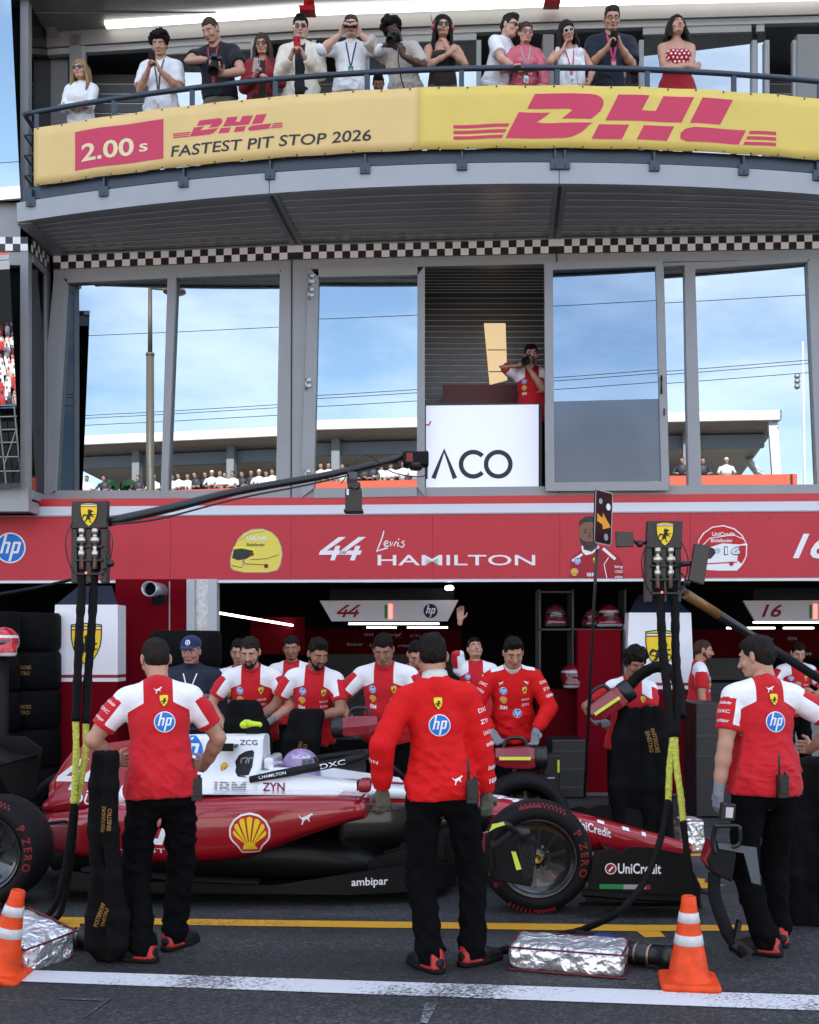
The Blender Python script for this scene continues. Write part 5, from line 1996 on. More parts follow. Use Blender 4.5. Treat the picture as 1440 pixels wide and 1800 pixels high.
# floor, underbody
mb = MB()
mb.loft(interp_rings([(-.80, .07, .12, .30), (-1.1, .06, .30, .42), (-1.6, .06, .44, .52), (-2.2, .06, .42, .55), (-2.9, .06, .40, .45), (-3.4, .08, .42, .25)], lambda x, a, b, h: sring(x, a, b, h, 3.5), 20))
mb.build('underbody', CB, car)
mb = MB()
mb.loft([[(x, -w_, .075), (x, -w_, .10), (x, w_, .10), (x, w_, .075)] for x, w_ in ((-.55, .42), (-.8, .66), (-1.2, .78), (-2.6, .80), (-3.2, .74), (-3.3, .5))], smooth=False)
for s in (-1, 1):
    mb.loft([[(x, s * y, z0), (x, s * y, z1), (x, s * (y + .02), z1), (x, s * (y + .02), z0)] for x, y, z0, z1 in ((-.52, .52, .09, .24), (-.75, .64, .08, .27), (-1.25, .77, .08, .21), (-1.7, .80, .09, .14), (-2.6, .81, .10, .16), (-3.15, .76, .10, .22))], smooth=False)
    mb.loft([[(x, s * y, z), (x, s * y, z + .012), (x, s * (y + .12), z + .02), (x, s * (y + .12), z)] for x, y, z in ((-1.8, .72, .15), (-2.3, .74, .17), (-3.0, .66, .21))], smooth=False)
fl = mb.build('floor', CB, car)
Art().text('ambipar', 0, 0, .05, .235, 'white', .012).place('lettering', near(fl, -1.20, .135), fl, grid=.05)
for x in (-.62, -.78):
    pass
# bargeboards
mb = MB()
for i in range(4):
    mb.loft([[(-.50 - i * .10, -.36 - .07 * i, .12), (-.50 - i * .10, -.36 - .07 * i, .48 - .04 * i), (-.505 - i * .10, -.355 - .07 * i, .48 - .04 * i), (-.505 - i * .10, -.355 - .07 * i, .12)], [(-.80 - i * .10, -.40 - .08 * i, .10), (-.80 - i * .10, -.40 - .08 * i, .40 - .04 * i), (-.805 - i * .10, -.395 - .08 * i, .40 - .04 * i), (-.805 - i * .10, -.395 - .08 * i, .10)]], smooth=False)
mb.build('bargeboard', CB, car)
# halo
mb = MB()
hp = [(-1.95, -.365, .775), (-1.75, -.37, .815), (-1.5, -.335, .860), (-1.3, -.25, .895), (-1.18, -.12, .92), (-1.14, 0, .925)]
hp = hp + [(x, -y, z) for x, y, z in hp[-2::-1]]
mb.tube(hp, [.024, .029, .031, .030, .029, .029, .029, .030, .031, .029, .024], 12)
mb.tube([(-1.14, 0, .925), (-1.02, 0, .86), (-.88, 0, .73)], [.03, .02, .022], 10)
hal = mb.build('halo', CB, car)
Art().text('DXC', 0, 0, .034, .17, 'white', .004, rot=10).place('lettering', near(hal, -1.46, .848), hal, grid=.03)
Art().text('L.HAMILTON', 0, 0, .020, .19, 'white', .01, rot=11).place('name_lettering', near(hal, -1.88, .783), hal, grid=.03)
# driver
F = Field()
F.ell((-1.65, 0, .835), (.135, .12, .125), None, .03)
F.cap((-1.60, -.05, .755), (-1.60, .05, .755), .085, k=.04)
F.cap((-1.55, -.03, .75), (-1.55, .03, .75), .05, k=.03)
dh = soft('driver_helmet', F, .009, mat('helmet lilac', (.30, .20, .42), rough=.3, coat=.8, var=.25, vscale=18), car)
G = Field(); G.ell((-1.648, 0, .83), (.139, .124, .122), None, .01); G.plane((-1.63, 0, 0), (-1, 0, 0)); G.plane((0, 0, .79), (.1, 0, -1)); G.plane((0, 0, .855), (.2, 0, 1)); soft('visor', G, .009, mat('visor', (0.006, 0.007, 0.009), rough=.12, coat=1), dh)
Art().text('UniCredit', 0, 0, .026, .13, 'white', .012).place('lettering', near(dh, -1.70, .895), dh, grid=.02)
F = Field(); F.cap((-1.75, -.17, .63), (-1.75, .17, .63), .09, k=.03); F.cap((-1.7, 0, .66), (-1.64, 0, .74), .07, k=.03); soft('driver_suit', F, .014, SUIT if 'race suit red' in MATS else CR, car)
# mirrors
for s in (-1, 1):
    mb = MB()
    F = Field(); F.box((-1.12, s * .66, .78), (.045, .10, .042), .03); mi_ = soft('mirror', F, .009, CR, car)
    mb.tube([(-1.12, s * .58, .76), (-1.14, s * .36, .70)], .012, 8); mb.box((-1.17, s * .66 - .08, .75), (-1.164, s * .66 + .08, .81)); mb.build('mirror_stay', CB, mi_)
# front wing
def wing_el(x0, x1, z0, z1, y0, y1, sag=0.0):
    mb = MB()
    rows = []
    for y in np.linspace(y0, y1, 13):
        t = abs(y) / max(abs(y0), abs(y1))
        dz = -.10 * (1 - t) * (sag) + 0
        rows.append([(x1, y, z0 + dz), ((x0 + x1) / 2, y, (z0 + z1) / 2 + .008 + dz), (x0, y, z1 + dz), (x0, y, z1 - .008 + dz), ((x0 + x1) / 2, y, (z0 + z1) / 2 - .012 + dz), (x1, y, z0 - .01 + dz)])
    mb.loft(rows)
    return mb


for (x0, x1, z0, z1) in ((.86, 1.08, .14, .19), (.66, .87, .19, .26), (.48, .68, .26, .36)):
    wing_el(x0, x1, z0, z1, -.92, .92, .4).build('front_wing_flap', CB, car)
for s in (-1, 1):
    mb = MB()
    out_ = [(.30, .085), (.36, .40), (.46, .425), (.52, .405), (.60, .435), (.72, .43), (.92, .395), (1.02, .20), (1.02, .07), (.30, .07)]
    mb.prism([(x, s * .945, z) for x, z in out_], (0, 0, 0), (0, -s * .02, 0))
    mb.prism([(.26, s * .95, .085), (1.02, s * .95, .085), (1.02, s * 1.0, .075), (.26, s * 1.02, .075), (.26, s * 1.02, .065), (1.02, s * 1.0, .065), (1.02, s * .95, .065), (.26, s * .95, .065)][:4], (0, 0, 0), (0, 0, -.01))
    mb.loft([[(x, s * .95, z), (x, s * (.95 + w_), z - .005), (x, s * (.95 + w_), z - .03), (x, s * .95, z - .05)] for x, w_, z in ((.28, .04, .17), (.6, .06, .15), (1.0, .02, .13))], smooth=False)
    ep = mb.build('front_wing_endplate', CB, car)
    if s < 0:
        fn = flat((.46, -.948, .27), (1, 0, 0), (0, 0, 1), (0, -1, 0))
        Art().disc(.0, .028, .036, 'white', 1).disc(.0, .028, .030, 'maroon', 2).line([(-.012, .012), (.014, .042)], .010, 'white', 3).text('UniCredit', .045, 0, .062, .27, 'white', .018, layer=1).place('lettering', fn, ep, step=.0015)
        Art().rect(-.07, -.10, .08, -.07, 'green', 1).rect(.08, -.10, .22, -.07, 'fade', 1).rect(.22, -.10, .25, -.07, 'maroon', 1).place('tricolour_stripe', fn, ep)
a = Art().disc(-.03, .026, .034, 'white', 1).disc(-.03, .026, .028, 'maroon', 2).line([(-.04, .012), (-.018, .040)], .009, 'white', 3).text('UniCredit', .012, 0, .058, .25, 'white', .018)
a.parts = [([(u, v - .30 * u) for u, v in V], F_, c_, l_) for V, F_, c_, l_ in a.parts]
a.place('nose_lettering', near(nose, .30, .435), nose, grid=.03, step=.0015)
a = Art()
for i, (x, w_) in enumerate(((.06, .07), (.30, .05), (.48, .05), (.62, .03))):
    a.rect(x, -.02, x + w_, .02, 'white', 1, 2, 2)
a.disc(-.07, .0, .07, 'orange', 1, 20, 2, .035)
a.place('nose_badge', project(nose, (.18, -.075, .5), (1, 0, -.25), (0, 1, .4), (0, -.55, 1), back=.6, reach=.8), nose, grid=.03)
a = Art(); four(a, 0, 0, .13, .12); four(a, .11, 0, .13, .12)
a.place('number', project(nose, (-.30, -.10, .6), (1, 0, -.2), (0, 1, .4), (0, -.6, 1), back=.6, reach=.8), nose, grid=.03)
# suspension
mb = MB()
for s in (-1, 1):
    for p, q in (((-.30, .19, .52), (0, .72, .46)), ((.28, .15, .47), (0, .72, .46)), ((-.34, .2, .30), (0, .72, .22)), ((.25, .14, .28), (0, .72, .22)), ((-.05, .2, .56), (-.02, .7, .26)), ((-3.1, .2, .48), (-3.58, .66, .46)), ((-3.8, .14, .46), (-3.58, .66, .46)), ((-3.1, .2, .25), (-3.58, .66, .22)), ((-3.8, .12, .22), (-3.58, .66, .22))):
        mb.bar((p[0], s * p[1], p[2]), (q[0], s * q[1], q[2]), .05, .016)
mb.build('suspension_arm', CB, car)


def wheel(x, s, r, wd, yo):
    """x axle, s side, r radius, wd width, yo outer face"""
    yi = yo - wd
    c = (x, 0, r)
    mb = MB()
    rr = .245
    prof = [(rr, yi + .02), (rr + .03, yi), (r - .05, yi), (r - .012, yi + .03), (r, yi + wd * .3), (r, yi + wd * .7), (r - .010, yo - .035), (r - .03, yo - .012), (r - .06, yo), (rr + .02, yo - .004), (rr, yo - .02)]
    mb.lathe([(a_, b_ * s) for a_, b_ in prof], c, (0, 1, 0), 64)
    w_ = mb.build('wheel', RUB, car)
    mb = MB()
    mb.lathe([(a_, b_ * s) for a_, b_ in [(rr + .004, yo - .005), (rr - .006, yo - .004), (rr - .016, yo - .025), (rr - .03, yo - .04), (.17, yo - .05), (.09, yo - .085), (.06, yo - .09), (.055, yo - .05), (.0, yo - .045)]], c, (0, 1, 0), 48)
    rim = mb.build('rim', mat('rim black', (.012, .012, .013), rough=.25, coat=.6), w_)
    mb = MB()
    for k in range(10):
        a_ = 2 * math.pi * k / 10
        mb.bar((x + .06 * math.cos(a_), s * (yo - .075), r + .06 * math.sin(a_)), (x + .19 * math.cos(a_ + .25), s * (yo - .046), r + .19 * math.sin(a_ + .25)), .022, .012, up=(0, 1, 0))
    mb.build('spoke', mat('spoke dark', (.02, .02, .022), rough=.3), rim)
    mb = MB()
    mb.lathe([(a_, b_ * s) for a_, b_ in [(.03, yo - .05), (.036, yo - .02), (.026, yo - .015), (.02, yo - .03), (0, yo - .03)]], c, (0, 1, 0), 16)
    mb.build('wheel_nut', mat('nut gold', (.30, .20, .06), rough=.35, metal=.8), rim)
    # sidewall lettering, curved along the tyre
    a = Art()
    TH = .046
    for st, word in ((.62, 'P'), (.36, 'ZERO'), (3.76, 'P'), (3.50, 'ZERO')):
        ang = st
        for ch in word:
            V, F_ = text2d(ch, .022, 0)
            tw = max(v[0] for v in V) * TH * 1.0
            a.parts.append(([(ang, 0, v[0] * TH * 1.0, v[1] * TH) for v in V], F_, 'tyrered', 1))
            ang -= (tw + .020) / .31
        if word == 'P':
            pass
    for k in range(46):
        b0 = 1.05 + k * .04 if k < 23 else 1.05 + math.pi + (k - 23) * .04
        if k % 23 % 2 == 0 or k % 23 > 11:
            a.parts.append(([(b0, 0, 0, .046), (b0 - .036, 0, 0, .046), (b0 - .036, 0, 0, .064), (b0, 0, 0, .064)], [[0, 1, 2, 3]], 'tyrered', 1))
        if k % 2:
            a.parts.append(([(b0, 0, 0, .066), (b0 - .036, 0, 0, .066), (b0 - .036, 0, 0, .076), (b0, 0, 0, .076)], [[0, 1, 2, 3]], 'tyrered', 1))
    mbt = MB()
    r0 = r - .095
    for V, F_, c_, l_ in a.parts:
        pts = []
        for ang, _, du, dv in V:
            t = ang - du / (r0 + .03)
            rad = r0 + dv + .018
            yy = yo + .003 - max(0, (rad - (r - .06))) * .42
            pts.append((x + math.cos(t) * rad * (1 if s < 0 else 1), s * yy, r + math.sin(t) * rad))
        mbt.add(pts, F_)
    mbt.build('sidewall_lettering', INK('tyrered'), w_, fix=False)
    return w_


for s in (-1, 1):
    wheel(0, s, .355, .30, .95)
    wheel(-3.58, s, .357, .38, .98)
# rear wing and tail
mb = MB()
for s in (-1, 1):
    mb.prism([(-3.80, s * .48, .50), (-4.30, s * .48, .50), (-4.30, s * .48, 1.0), (-3.88, s * .48, 1.0), (-3.74, s * .48, .90)], (0, 0, 0), (0, s * .015, 0))
for x0, x1, z0, z1 in ((-4.05, -3.78, .84, .92), (-4.28, -4.06, .92, .99), (-4.2, -3.8, .5, .54)):
    mb.loft([[(x1, y, z0), ((x0 + x1) / 2, y, (z0 + z1) / 2 - .02), (x0, y, z1), (x0, y, z1 + .01), ((x0 + x1) / 2, y, (z0 + z1) / 2), (x1, y, z0 + .015)] for y in (-.48, .48)])
mb.bar((-3.7, 0, .45), (-4.0, 0, .86), .03, .06)
mb.build('rear_wing', CB, car)
mb = MB(); mb.loft([sring(x, a_, b_, h_, 3) for x, a_, b_, h_ in ((-3.4, .2, .5, .2), (-3.8, .22, .45, .14), (-4.05, .25, .38, .08))]); mb.build('gearbox', CB, car)
# ================================================================ people
def rot(ax, deg):
    return np.array(Matrix.Rotation(R(deg), 3, ax))


def nrm(v):
    v = np.array(v, float)
    return v / max(np.linalg.norm(v), 1e-9)


def ik(S_, W_, l1, l2, hint):
    S_, W_ = np.array(S_, float), np.array(W_, float)
    d = W_ - S_
    L_ = np.linalg.norm(d)
    L2 = min(L_, (l1 + l2) * .995)
    W_ = S_ + d / L_ * L2
    a = (l1 ** 2 - l2 ** 2 + L2 ** 2) / (2 * L2)
    hh = math.sqrt(max(l1 ** 2 - a ** 2, 0))
    u = d / L_
    p = np.array(hint, float); p = nrm(p - u * (p @ u))
    return S_ + u * a + p * hh, W_


def hand_field(F, wst, f, n, side, curl=.5, spread=1.0, sc=1.0, grow=0.0, k=.006, thumb=.35):
    """palm, four fingers of different lengths and a thumb; f finger direction, n palm normal; side +1 right, -1 left"""
    f = nrm(f); n = nrm(np.array(n, float) - f * (np.array(n, float) @ f))
    t = np.cross(f, n) * side
    g = grow
    w0 = np.array(wst, float)
    F.cap(w0, w0 + f * .03 * sc, .025 * sc + g, .026 * sc + g, .012, flat=(n, .72))
    for o in (-.026, -.009, .009, .026):
        F.cap(w0 + f * .022 * sc + t * o * .8 * sc, w0 + f * .085 * sc + t * o * sc, .0145 * sc + g, .0125 * sc + g, .010)
    for o, ln, c in ((.029, .074, curl * .9), (.010, .083, curl), (-.010, .077, curl * 1.05), (-.028, .060, curl * 1.12)):
        p = w0 + f * .086 * sc + t * o * sc
        ang = 0.0
        for j, fr in enumerate((.45, .31, .24)):
            ang += c * (50, 65, 45)[j]
            dv = f * math.cos(R(ang)) + n * math.sin(R(ang)) + t * (o * 3.0 * spread if j == 0 else o * .5)
            q = p + nrm(dv) * ln * fr * 1.05 * sc
            F.cap(p, q, (.0098 - .0009 * j) * sc + g, (.0092 - .0009 * j) * sc + g, k)
            p = q
    p = w0 + f * .028 * sc + t * .026 * sc
    dv = nrm(t * .75 + f * .55 + n * thumb)
    q = p + dv * .046 * sc
    F.cap(p, q, .014 * sc + g, .0112 * sc + g, .010)
    r_ = q + nrm(t * .25 + f * .85 + n * (thumb + .25 * curl)) * .036 * sc
    F.cap(q, r_, .0108 * sc + g, .009 * sc + g, k)
    return t


class Pose:
    def __init__(self, lean=0, side=0, twist=0, head=(0, 0, 0), rh=None, lh=None, rf=(.10, 0, 0), lf=(-.10, 0, 0), female=False, bulk=1.0, belly=0.0, hip=(0, 0, .95), neck=0.0):
        """head = (pitch down, yaw left, roll); rh / lh = (wrist, elbow hint, finger dir, palm normal, curl)"""
        self.female, self.bulk, self.belly = female, bulk, belly
        self.pel = np.array(hip, float)
        fs = .87 if female else 1.0
        self.fs = fs
        self.Rt = rot('Z', twist) @ rot('Y', side) @ rot('X', -lean)
        self.T = lambda p: self.pel + self.Rt @ (np.array(p, float) - np.array([0, 0, .95]))
        self.Rh = self.Rt @ rot('X', lean * .6) @ rot('Z', head[1]) @ rot('Y', head[2]) @ rot('X', -head[0])
        self.nb = self.T((0, -.012, 1.495))
        self.hc = self.nb + self.Rt @ np.array([0, .02 + neck, .055]) + self.Rh @ np.array([0, .012, .115])
        self.H = lambda p: self.hc + self.Rh @ np.array(p, float)
        self.sh = {s: self.T((s * .182 * fs * bulk, -.005, 1.437)) for s in (1, -1)}
        d0 = {1: ((.27, .05, .86), (.6, -.8, 0), (0, .1, -1), (-1, .1, 0), .35), -1: ((-.27, .05, .86), (-.6, -.8, 0), (0, .1, -1), (1, .1, 0), .35)}
        self.arm = {}
        for s, h in ((1, rh), (-1, lh)):
            h = h or d0[s]
            e, w_ = ik(self.sh[s], h[0], .285, .262, h[1])
            self.arm[s] = dict(s=self.sh[s], e=e, w=w_, f=nrm(h[2]) if h[2] is not None else nrm(w_ - e), n=np.array(h[3], float), curl=h[4])
        self.leg = {}
        for s, ft in ((1, rf), (-1, lf)):
            hp = self.pel + np.array([s * .092 * (1.02 if female else 1), 0, -.04])
            kn, an = ik(hp, (ft[0], ft[1] - .02, .085), .435, .415, (s * .10 + math.sin(R(-ft[2])) * .6, 1, 0))
            self.leg[s] = dict(h=hp, k=kn, a=an, yaw=ft[2], ft=np.array([ft[0], ft[1]]))

    # ---- shared solids
    def torso(self, F, g=0.0, k=.05, low=True):
        fs, b, T, Rt = self.fs, self.bulk, self.T, self.Rt
        F.ell(T((0, .0, 1.29)), (.158 * fs * b + g, .112 * b + g, .20 + g), Rt, k)
        F.cap(T((-.135 * fs * b, -.008, 1.425)), T((.135 * fs * b, -.008, 1.425)), .060 + g, k=k)
        F.cap(T((0, -.02, 1.505)), T((.12 * fs * b, -.012, 1.455)), .046 + g, .048 + g, k)
        F.cap(T((0, -.02, 1.505)), T((-.12 * fs * b, -.012, 1.455)), .046 + g, .048 + g, k)
        F.ell(T((0, .0, 1.09)), ((.128 if self.female else .148) * b + g, .100 * b + g, .17 + g), Rt, k)
        if self.belly:
            F.ell(T((0, .055, 1.10)), (.135 * b + g, .10 * self.belly + g, .16 + g), Rt, k)
        if self.female:
            for s in (-1, 1):
                F.ell(T((s * .066, .088, 1.30)), (.062 + g, .055 + g, .062 + g), Rt, .03)
        if low:
            F.ell(self.pel + np.array([0, -.005, -.02]), ((.165 if not self.female else .17) * (b * .5 + .5) + g, .118 * b + g, .14 + g), None, k)
        return F

    def limb(self, F, s, r, t0=0.0, t1=2.0, k=.025):
        """arm piece from t0 to t1 (0 shoulder, 1 elbow, 2 wrist); r(t) radius"""
        a = self.arm[s]
        pt = lambda t: a['s'] + (a['e'] - a['s']) * t if t <= 1 else a['e'] + (a['w'] - a['e']) * (t - 1)
        ts = sorted({t0, t1, *[x for x in (0, .35, .7, 1, 1.3, 1.65, 2) if t0 < x < t1]})
        for u, v in zip(ts, ts[1:]):
            F.cap(pt(u), pt(v), r(u), r(v), k)
        return pt(t1), nrm(pt(t1) - pt(t1 - .05))


ARM_R = lambda t: float(np.interp(t, [0, .3, .7, 1, 1.25, 1.6, 2], [.055, .051, .045, .040, .043, .036, .0275]))


def add_np(lists):
    V, Q, o = [], [], 0
    for v, q in lists:
        V.append(v); Q.append(q + o); o += len(v)
    return np.concatenate(V), np.concatenate(Q)


def skin_mat(c):
    m = mat('skin %.3f' % c[0], c, rough=.5, spec=.35, var=.06, vscale=18)
    return m


def cloth(name, c, rough=.8, bump=.35, bscale=22, sheen=.1, var=.08):
    return mat(name, c, rough=rough, spec=.2, bump=bump, bscale=bscale, sheen=sheen, var=var, vscale=9)


M_LIP = mat('lips', (0.24, 0.075, 0.06), rough=.4)
M_EYEW = mat('eye white', (0.5, 0.48, 0.46), rough=.25)
M_IRIS = mat('iris', (0.02, 0.012, 0.01), rough=.15)


def body_mesh(ps, skin, brow=(0.02, 0.013, 0.01), bare_hands=(1, -1), h=.016, hh=.0065, eyes=True, smile=0.0, face=1):
    """one surface: trunk, limbs, neck, head with a face, hands with fingers"""
    F = Field()
    ps.torso(F, -.004)
    F.cap(ps.nb + ps.Rt @ np.array([0, 0, -.03]), ps.hc + ps.Rh @ np.array([0, -.025, -.05]), .054 * (.85 if ps.female else 1.0), .052 * (.86 if ps.female else 1.0), .03)
    for s in (1, -1):
        fm = .86 if ps.female else 1.0
        ps.limb(F, s, lambda t: ARM_R(t) * fm)
        lg = ps.leg[s]
        F.cap(lg['h'], lg['k'], .078, .052, .03)
        F.cap(lg['k'], lg['k'] + (lg['a'] - lg['k']) * .35, .05, .052, .03)
        F.cap(lg['k'] + (lg['a'] - lg['k']) * .35, lg['a'], .052, .036, .03)
        fd = np.array([-math.sin(R(lg['yaw'])), math.cos(R(lg['yaw'])), 0])
        F.cap(lg['a'] - np.array([0, 0, .035]), lg['a'] + fd * .14 - np.array([0, 0, .05]), .034, .028, .02)
    # keep the coarse surface out of the face
    F.plane(ps.hc + ps.Rh @ np.array([0, 0, -.075]), ps.Rh @ np.array([0, .25, 1]))
    pieces = [F.mesh(h)]
    # head
    G = Field()
    H, Rh = ps.H, ps.Rh
    G.ell(H((0, -.016, .028)), (.074, .093, .086), Rh, .02)
    G.ell(H((0, .022, -.022)), (.060, .068, .088), Rh, .03)
    fr = np.random.RandomState(face)
    v1, v2, v3, v4 = fr.uniform(-1, 1, 4)
    jw = (.047 if not ps.female else .040) * (1 + .16 * v1)
    G.cap(H((-jw, .005, -.055)), H((-.018, .058, -.098)), .020, .018, .025)
    G.cap(H((jw, .005, -.055)), H((.018, .058, -.098)), .020, .018, .025)
    G.ell(H((0, .066 + .004 * v2, -.096 - .006 * v1)), (.024 + .004 * v1, .020, .018), Rh, .02)
    G.cap(H((-.034, .074, .024)), H((.034, .074, .024)), .013, .013, .014)
    for s in (-1, 1):
        G.ell(H((s * .030, .094, .002)), (.020, .014, .011), Rh, .010, 's')
        G.ell(H((s * .031, .074, .001)), (.013, .013, .012), Rh, .004)
        G.ell(H((s * .043, .058, -.030)), (.022 + .004 * v4, .022, .018), Rh, .02)
        G.ell(H((s * .078, -.010, -.006)), (.009, .020, .032), Rh @ rot('Z', s * 20), .006)
    G.cap(H((0, .088, .012)), H((0, .107 + .006 * v3, -.030 - .004 * v3)), .008, .0125 + .0015 * v4, .010)
    G.cap(H((-.011, .096, -.034)), H((.011, .096, -.034)), .0085, .0085, .008)
    G.cap(H((-.019, .084, -.058 + smile)), H((0, .092, -.059)), .0065, .0085, .006)
    G.cap(H((.019, .084, -.058 + smile)), H((0, .092, -.059)), .0065, .0085, .006)
    G.cap(H((-.018, .083, -.0685)), H((.018, .083, -.0685)), .0075, .0075, .006)
    G.cap(ps.hc + ps.Rh @ np.array([0, -.025, -.05]), ps.hc + ps.Rh @ np.array([0, -.03, -.15]), .054 * (.86 if ps.female else 1), k=.03)
    G.plane(ps.hc + ps.Rh @ np.array([0, 0, -.125]), ps.Rh @ np.array([0, .35, -1]))
    pieces.append(G.mesh(hh))
    nf = [len(p[1]) for p in pieces]
    for s in bare_hands:
        a = ps.arm[s]
        K = Field()
        K.cap(a['w'] - nrm(a['w'] - a['e']) * .03, a['w'] + a['f'] * .01, .027 * (.88 if ps.female else 1), .025 * (.88 if ps.female else 1), .01)
        hand_field(K, a['w'], a['f'], a['n'], s, a['curl'], sc=.88 if ps.female else 1.0)
        pieces.append(K.mesh(.0055))
    pieces = [(relax(v, q, 1, .4), q) for v, q in pieces]
    V, Q = add_np(pieces)
    C = (V[Q].mean(1) - ps.hc) @ ps.Rh
    mi = np.zeros(len(Q), int)
    isf = np.zeros(len(Q), bool); isf[nf[0]:nf[0] + nf[1]] = True
    x, y, z = C[:, 0], C[:, 1], C[:, 2]
    mi[isf & (np.abs(x) < .021) & (y > .07) & (np.abs(z + .063) < .0085)] = 1
    ax_ = np.abs(x)
    bw = isf & (y > .06) & (np.abs(z - (.021 + .10 * np.maximum(ax_ - .012, 0) - 2.6 * np.maximum(ax_ - .032, 0) * np.maximum(ax_ - .032, 0) * 10)) < .0048) & (ax_ > .012) & (ax_ < .050)
    mi[bw] = 4
    if eyes:
        ez = ((ax_ - .031) / .0125) ** 2 + ((z - .001) / .0052) ** 2 < 1
        mi[isf & (y > .06) & ez] = 2
        mi[isf & (y > .06) & (((ax_ - .031) / .0052) ** 2 + ((z - .001) / .0055) ** 2 < 1)] = 3
    me = np_mesh('person', V, Q, True, None, mi)
    return link_mesh('person', me, [skin_mat(skin), mat('lips %.3f' % skin[0], (skin[0] * .72, skin[1] * .5, skin[2] * .5), rough=.4), M_EYEW, M_IRIS, mat('brow %.3f' % brow[0], brow, rough=.8)])


def hair_mat(c):
    return mat('hair %.3f %.3f' % (c[0], c[2]), c, rough=.6, spec=.12, var=.35, vscale=40, bump=.9, bscale=70, stretch=(1, 1, .35))


def hair(ps, ob, style='short', col=(0.008, 0.006, 0.005), seed=1, h=.0075):
    H, Rh = ps.H, ps.Rh
    F = Field()
    g = {'buzz': .003, 'short': .010, 'quiff': .014, 'curly': .022, 'afro': .034, 'long': .012, 'tied': .008, 'mid': .013}[style]
    if style in ('buzz', 'short', 'quiff'):
        F.ell(H((0, -.014, .042)), (.0755 + .35 * g, .0945 + .45 * g, .0745 + g), Rh, .01)
        F.ell(H((0, -.036, -.002)), (.069 + .25 * g, .078 + .35 * g, .072), Rh, .015)
        for s in (-1, 1):
            F.cap(H((s * .073, .012, .03)), H((s * .0715, .012, -.022)), .008, .004, .01)
        r = np.random.RandomState(seed)
        for i in range(0 if style == 'buzz' else 34):
            a_, b_ = r.uniform(0, 6.28), r.uniform(.15, 1) ** .6
            F.ell(H((.060 * b_ * math.cos(a_), -.012 + .078 * b_ * math.sin(a_), .042 + (.070 + g * .75) * math.sqrt(max(1.02 - b_ * b_ * .8, 0)))), [.013 + .008 * r.rand(), .017 + .008 * r.rand(), .011], Rh, .006)
    else:
        F.ell(H((0, -.018, .031)), (.075 + g, .095 + g, .087 + g), Rh, .01)
    if style in ('quiff',):
        F.ell(H((0, .040, .106)), (.052, .046, .026), Rh, .02)
    if style in ('curly', 'afro'):
        r = np.random.RandomState(seed)
        for i in range(46):
            d = nrm(r.normal(size=3)); d[2] = abs(d[2]) if d[2] < -.1 else d[2]
            F.ell(H((d[0] * (.078 + g * .8), -.012 + d[1] * (.096 + g * .7), .035 + d[2] * (.090 + g * .9))), [.020 + .012 * r.rand()] * 3, None, .008)
    amp = {'buzz': .0012, 'short': .0035, 'quiff': .004, 'curly': .005, 'afro': .004, 'long': .003, 'tied': .002, 'mid': .004}[style]
    F.noise(waves(seed, amp, 95, 6))
    # hairline
    sl = .93 if style in ('buzz', 'short', 'quiff') else .86
    off = -.012 if style in ('buzz', 'short', 'quiff') else -.02
    hp0, hn0, hw0 = H((0, 0, off)), nrm(Rh @ np.array([0, sl, -1])), waves(seed + 2, .009, 75, 6)
    tmp = .55 if style not in ('long', 'mid', 'tied') else -.35
    F._add('cut', lambda X, Y, Z: (X - hp0[0]) * hn0[0] + (Y - hp0[1]) * hn0[1] + (Z - hp0[2]) * hn0[2] + hw0(X, Y, Z) + tmp * np.maximum(np.abs((X - hp0[0]) * Rh[0, 0] + (Y - hp0[1]) * Rh[1, 0] + (Z - hp0[2]) * Rh[2, 0]) - .022, 0) * (((X - hp0[0]) * Rh[0, 1] + (Y - hp0[1]) * Rh[1, 1] + (Z - hp0[2]) * Rh[2, 1]) > .045), [-9] * 3, [9] * 3, 0)
    F.plane(H((0, .078 + g * .4, 0)), Rh @ np.array([0, 1, -.35])) if style not in ('quiff', 'curly', 'afro') else None
    if style in ('long', 'mid'):
        ln = .30 if style == 'long' else .19
        r = np.random.RandomState(seed + 5)
        for s in (-1, 1):
            for i in range(6):
                x0, y0 = s * (.058 + .018 * r.rand()), .028 - .022 * i
                p0, p1 = H((s * .062, y0 + .005, .045)), H((s * .086, y0, -.05))
                p2 = ps.T((0, 0, 0)) * 0 + H((s * (.085 + .03 * r.rand()), y0 - .01 + .03 * (i < 2), -ln * .62))
                p3 = H((s * (.07 + .05 * r.rand()), y0 + (.05 if i < 2 else -.01), -ln * (.85 + .25 * r.rand())))
                F.cap(p0, p1, .022, .022, .012); F.cap(p1, p2, .022, .020, .012); F.cap(p2, p3, .02, .008, .012)
        for i in range(7):
            x0 = -.06 + .02 * i
            F.cap(H((x0, -.095, .03)), H((x0 * 1.1, -.105, -.08)), .028, .028, .015)
            F.cap(H((x0 * 1.1, -.105, -.08)), H((x0 * 1.2, -.10, -ln * .8)), .028, .014, .015)
        F.noise(waves(seed + 3, .003, 90, 4, (1, 1, .2)))
    if style == 'tied':
        F.ell(H((0, -.115, .045)), (.032, .032, .032), Rh, .02)
    return soft('hair', F, h, hair_mat(col), ob, it=1)


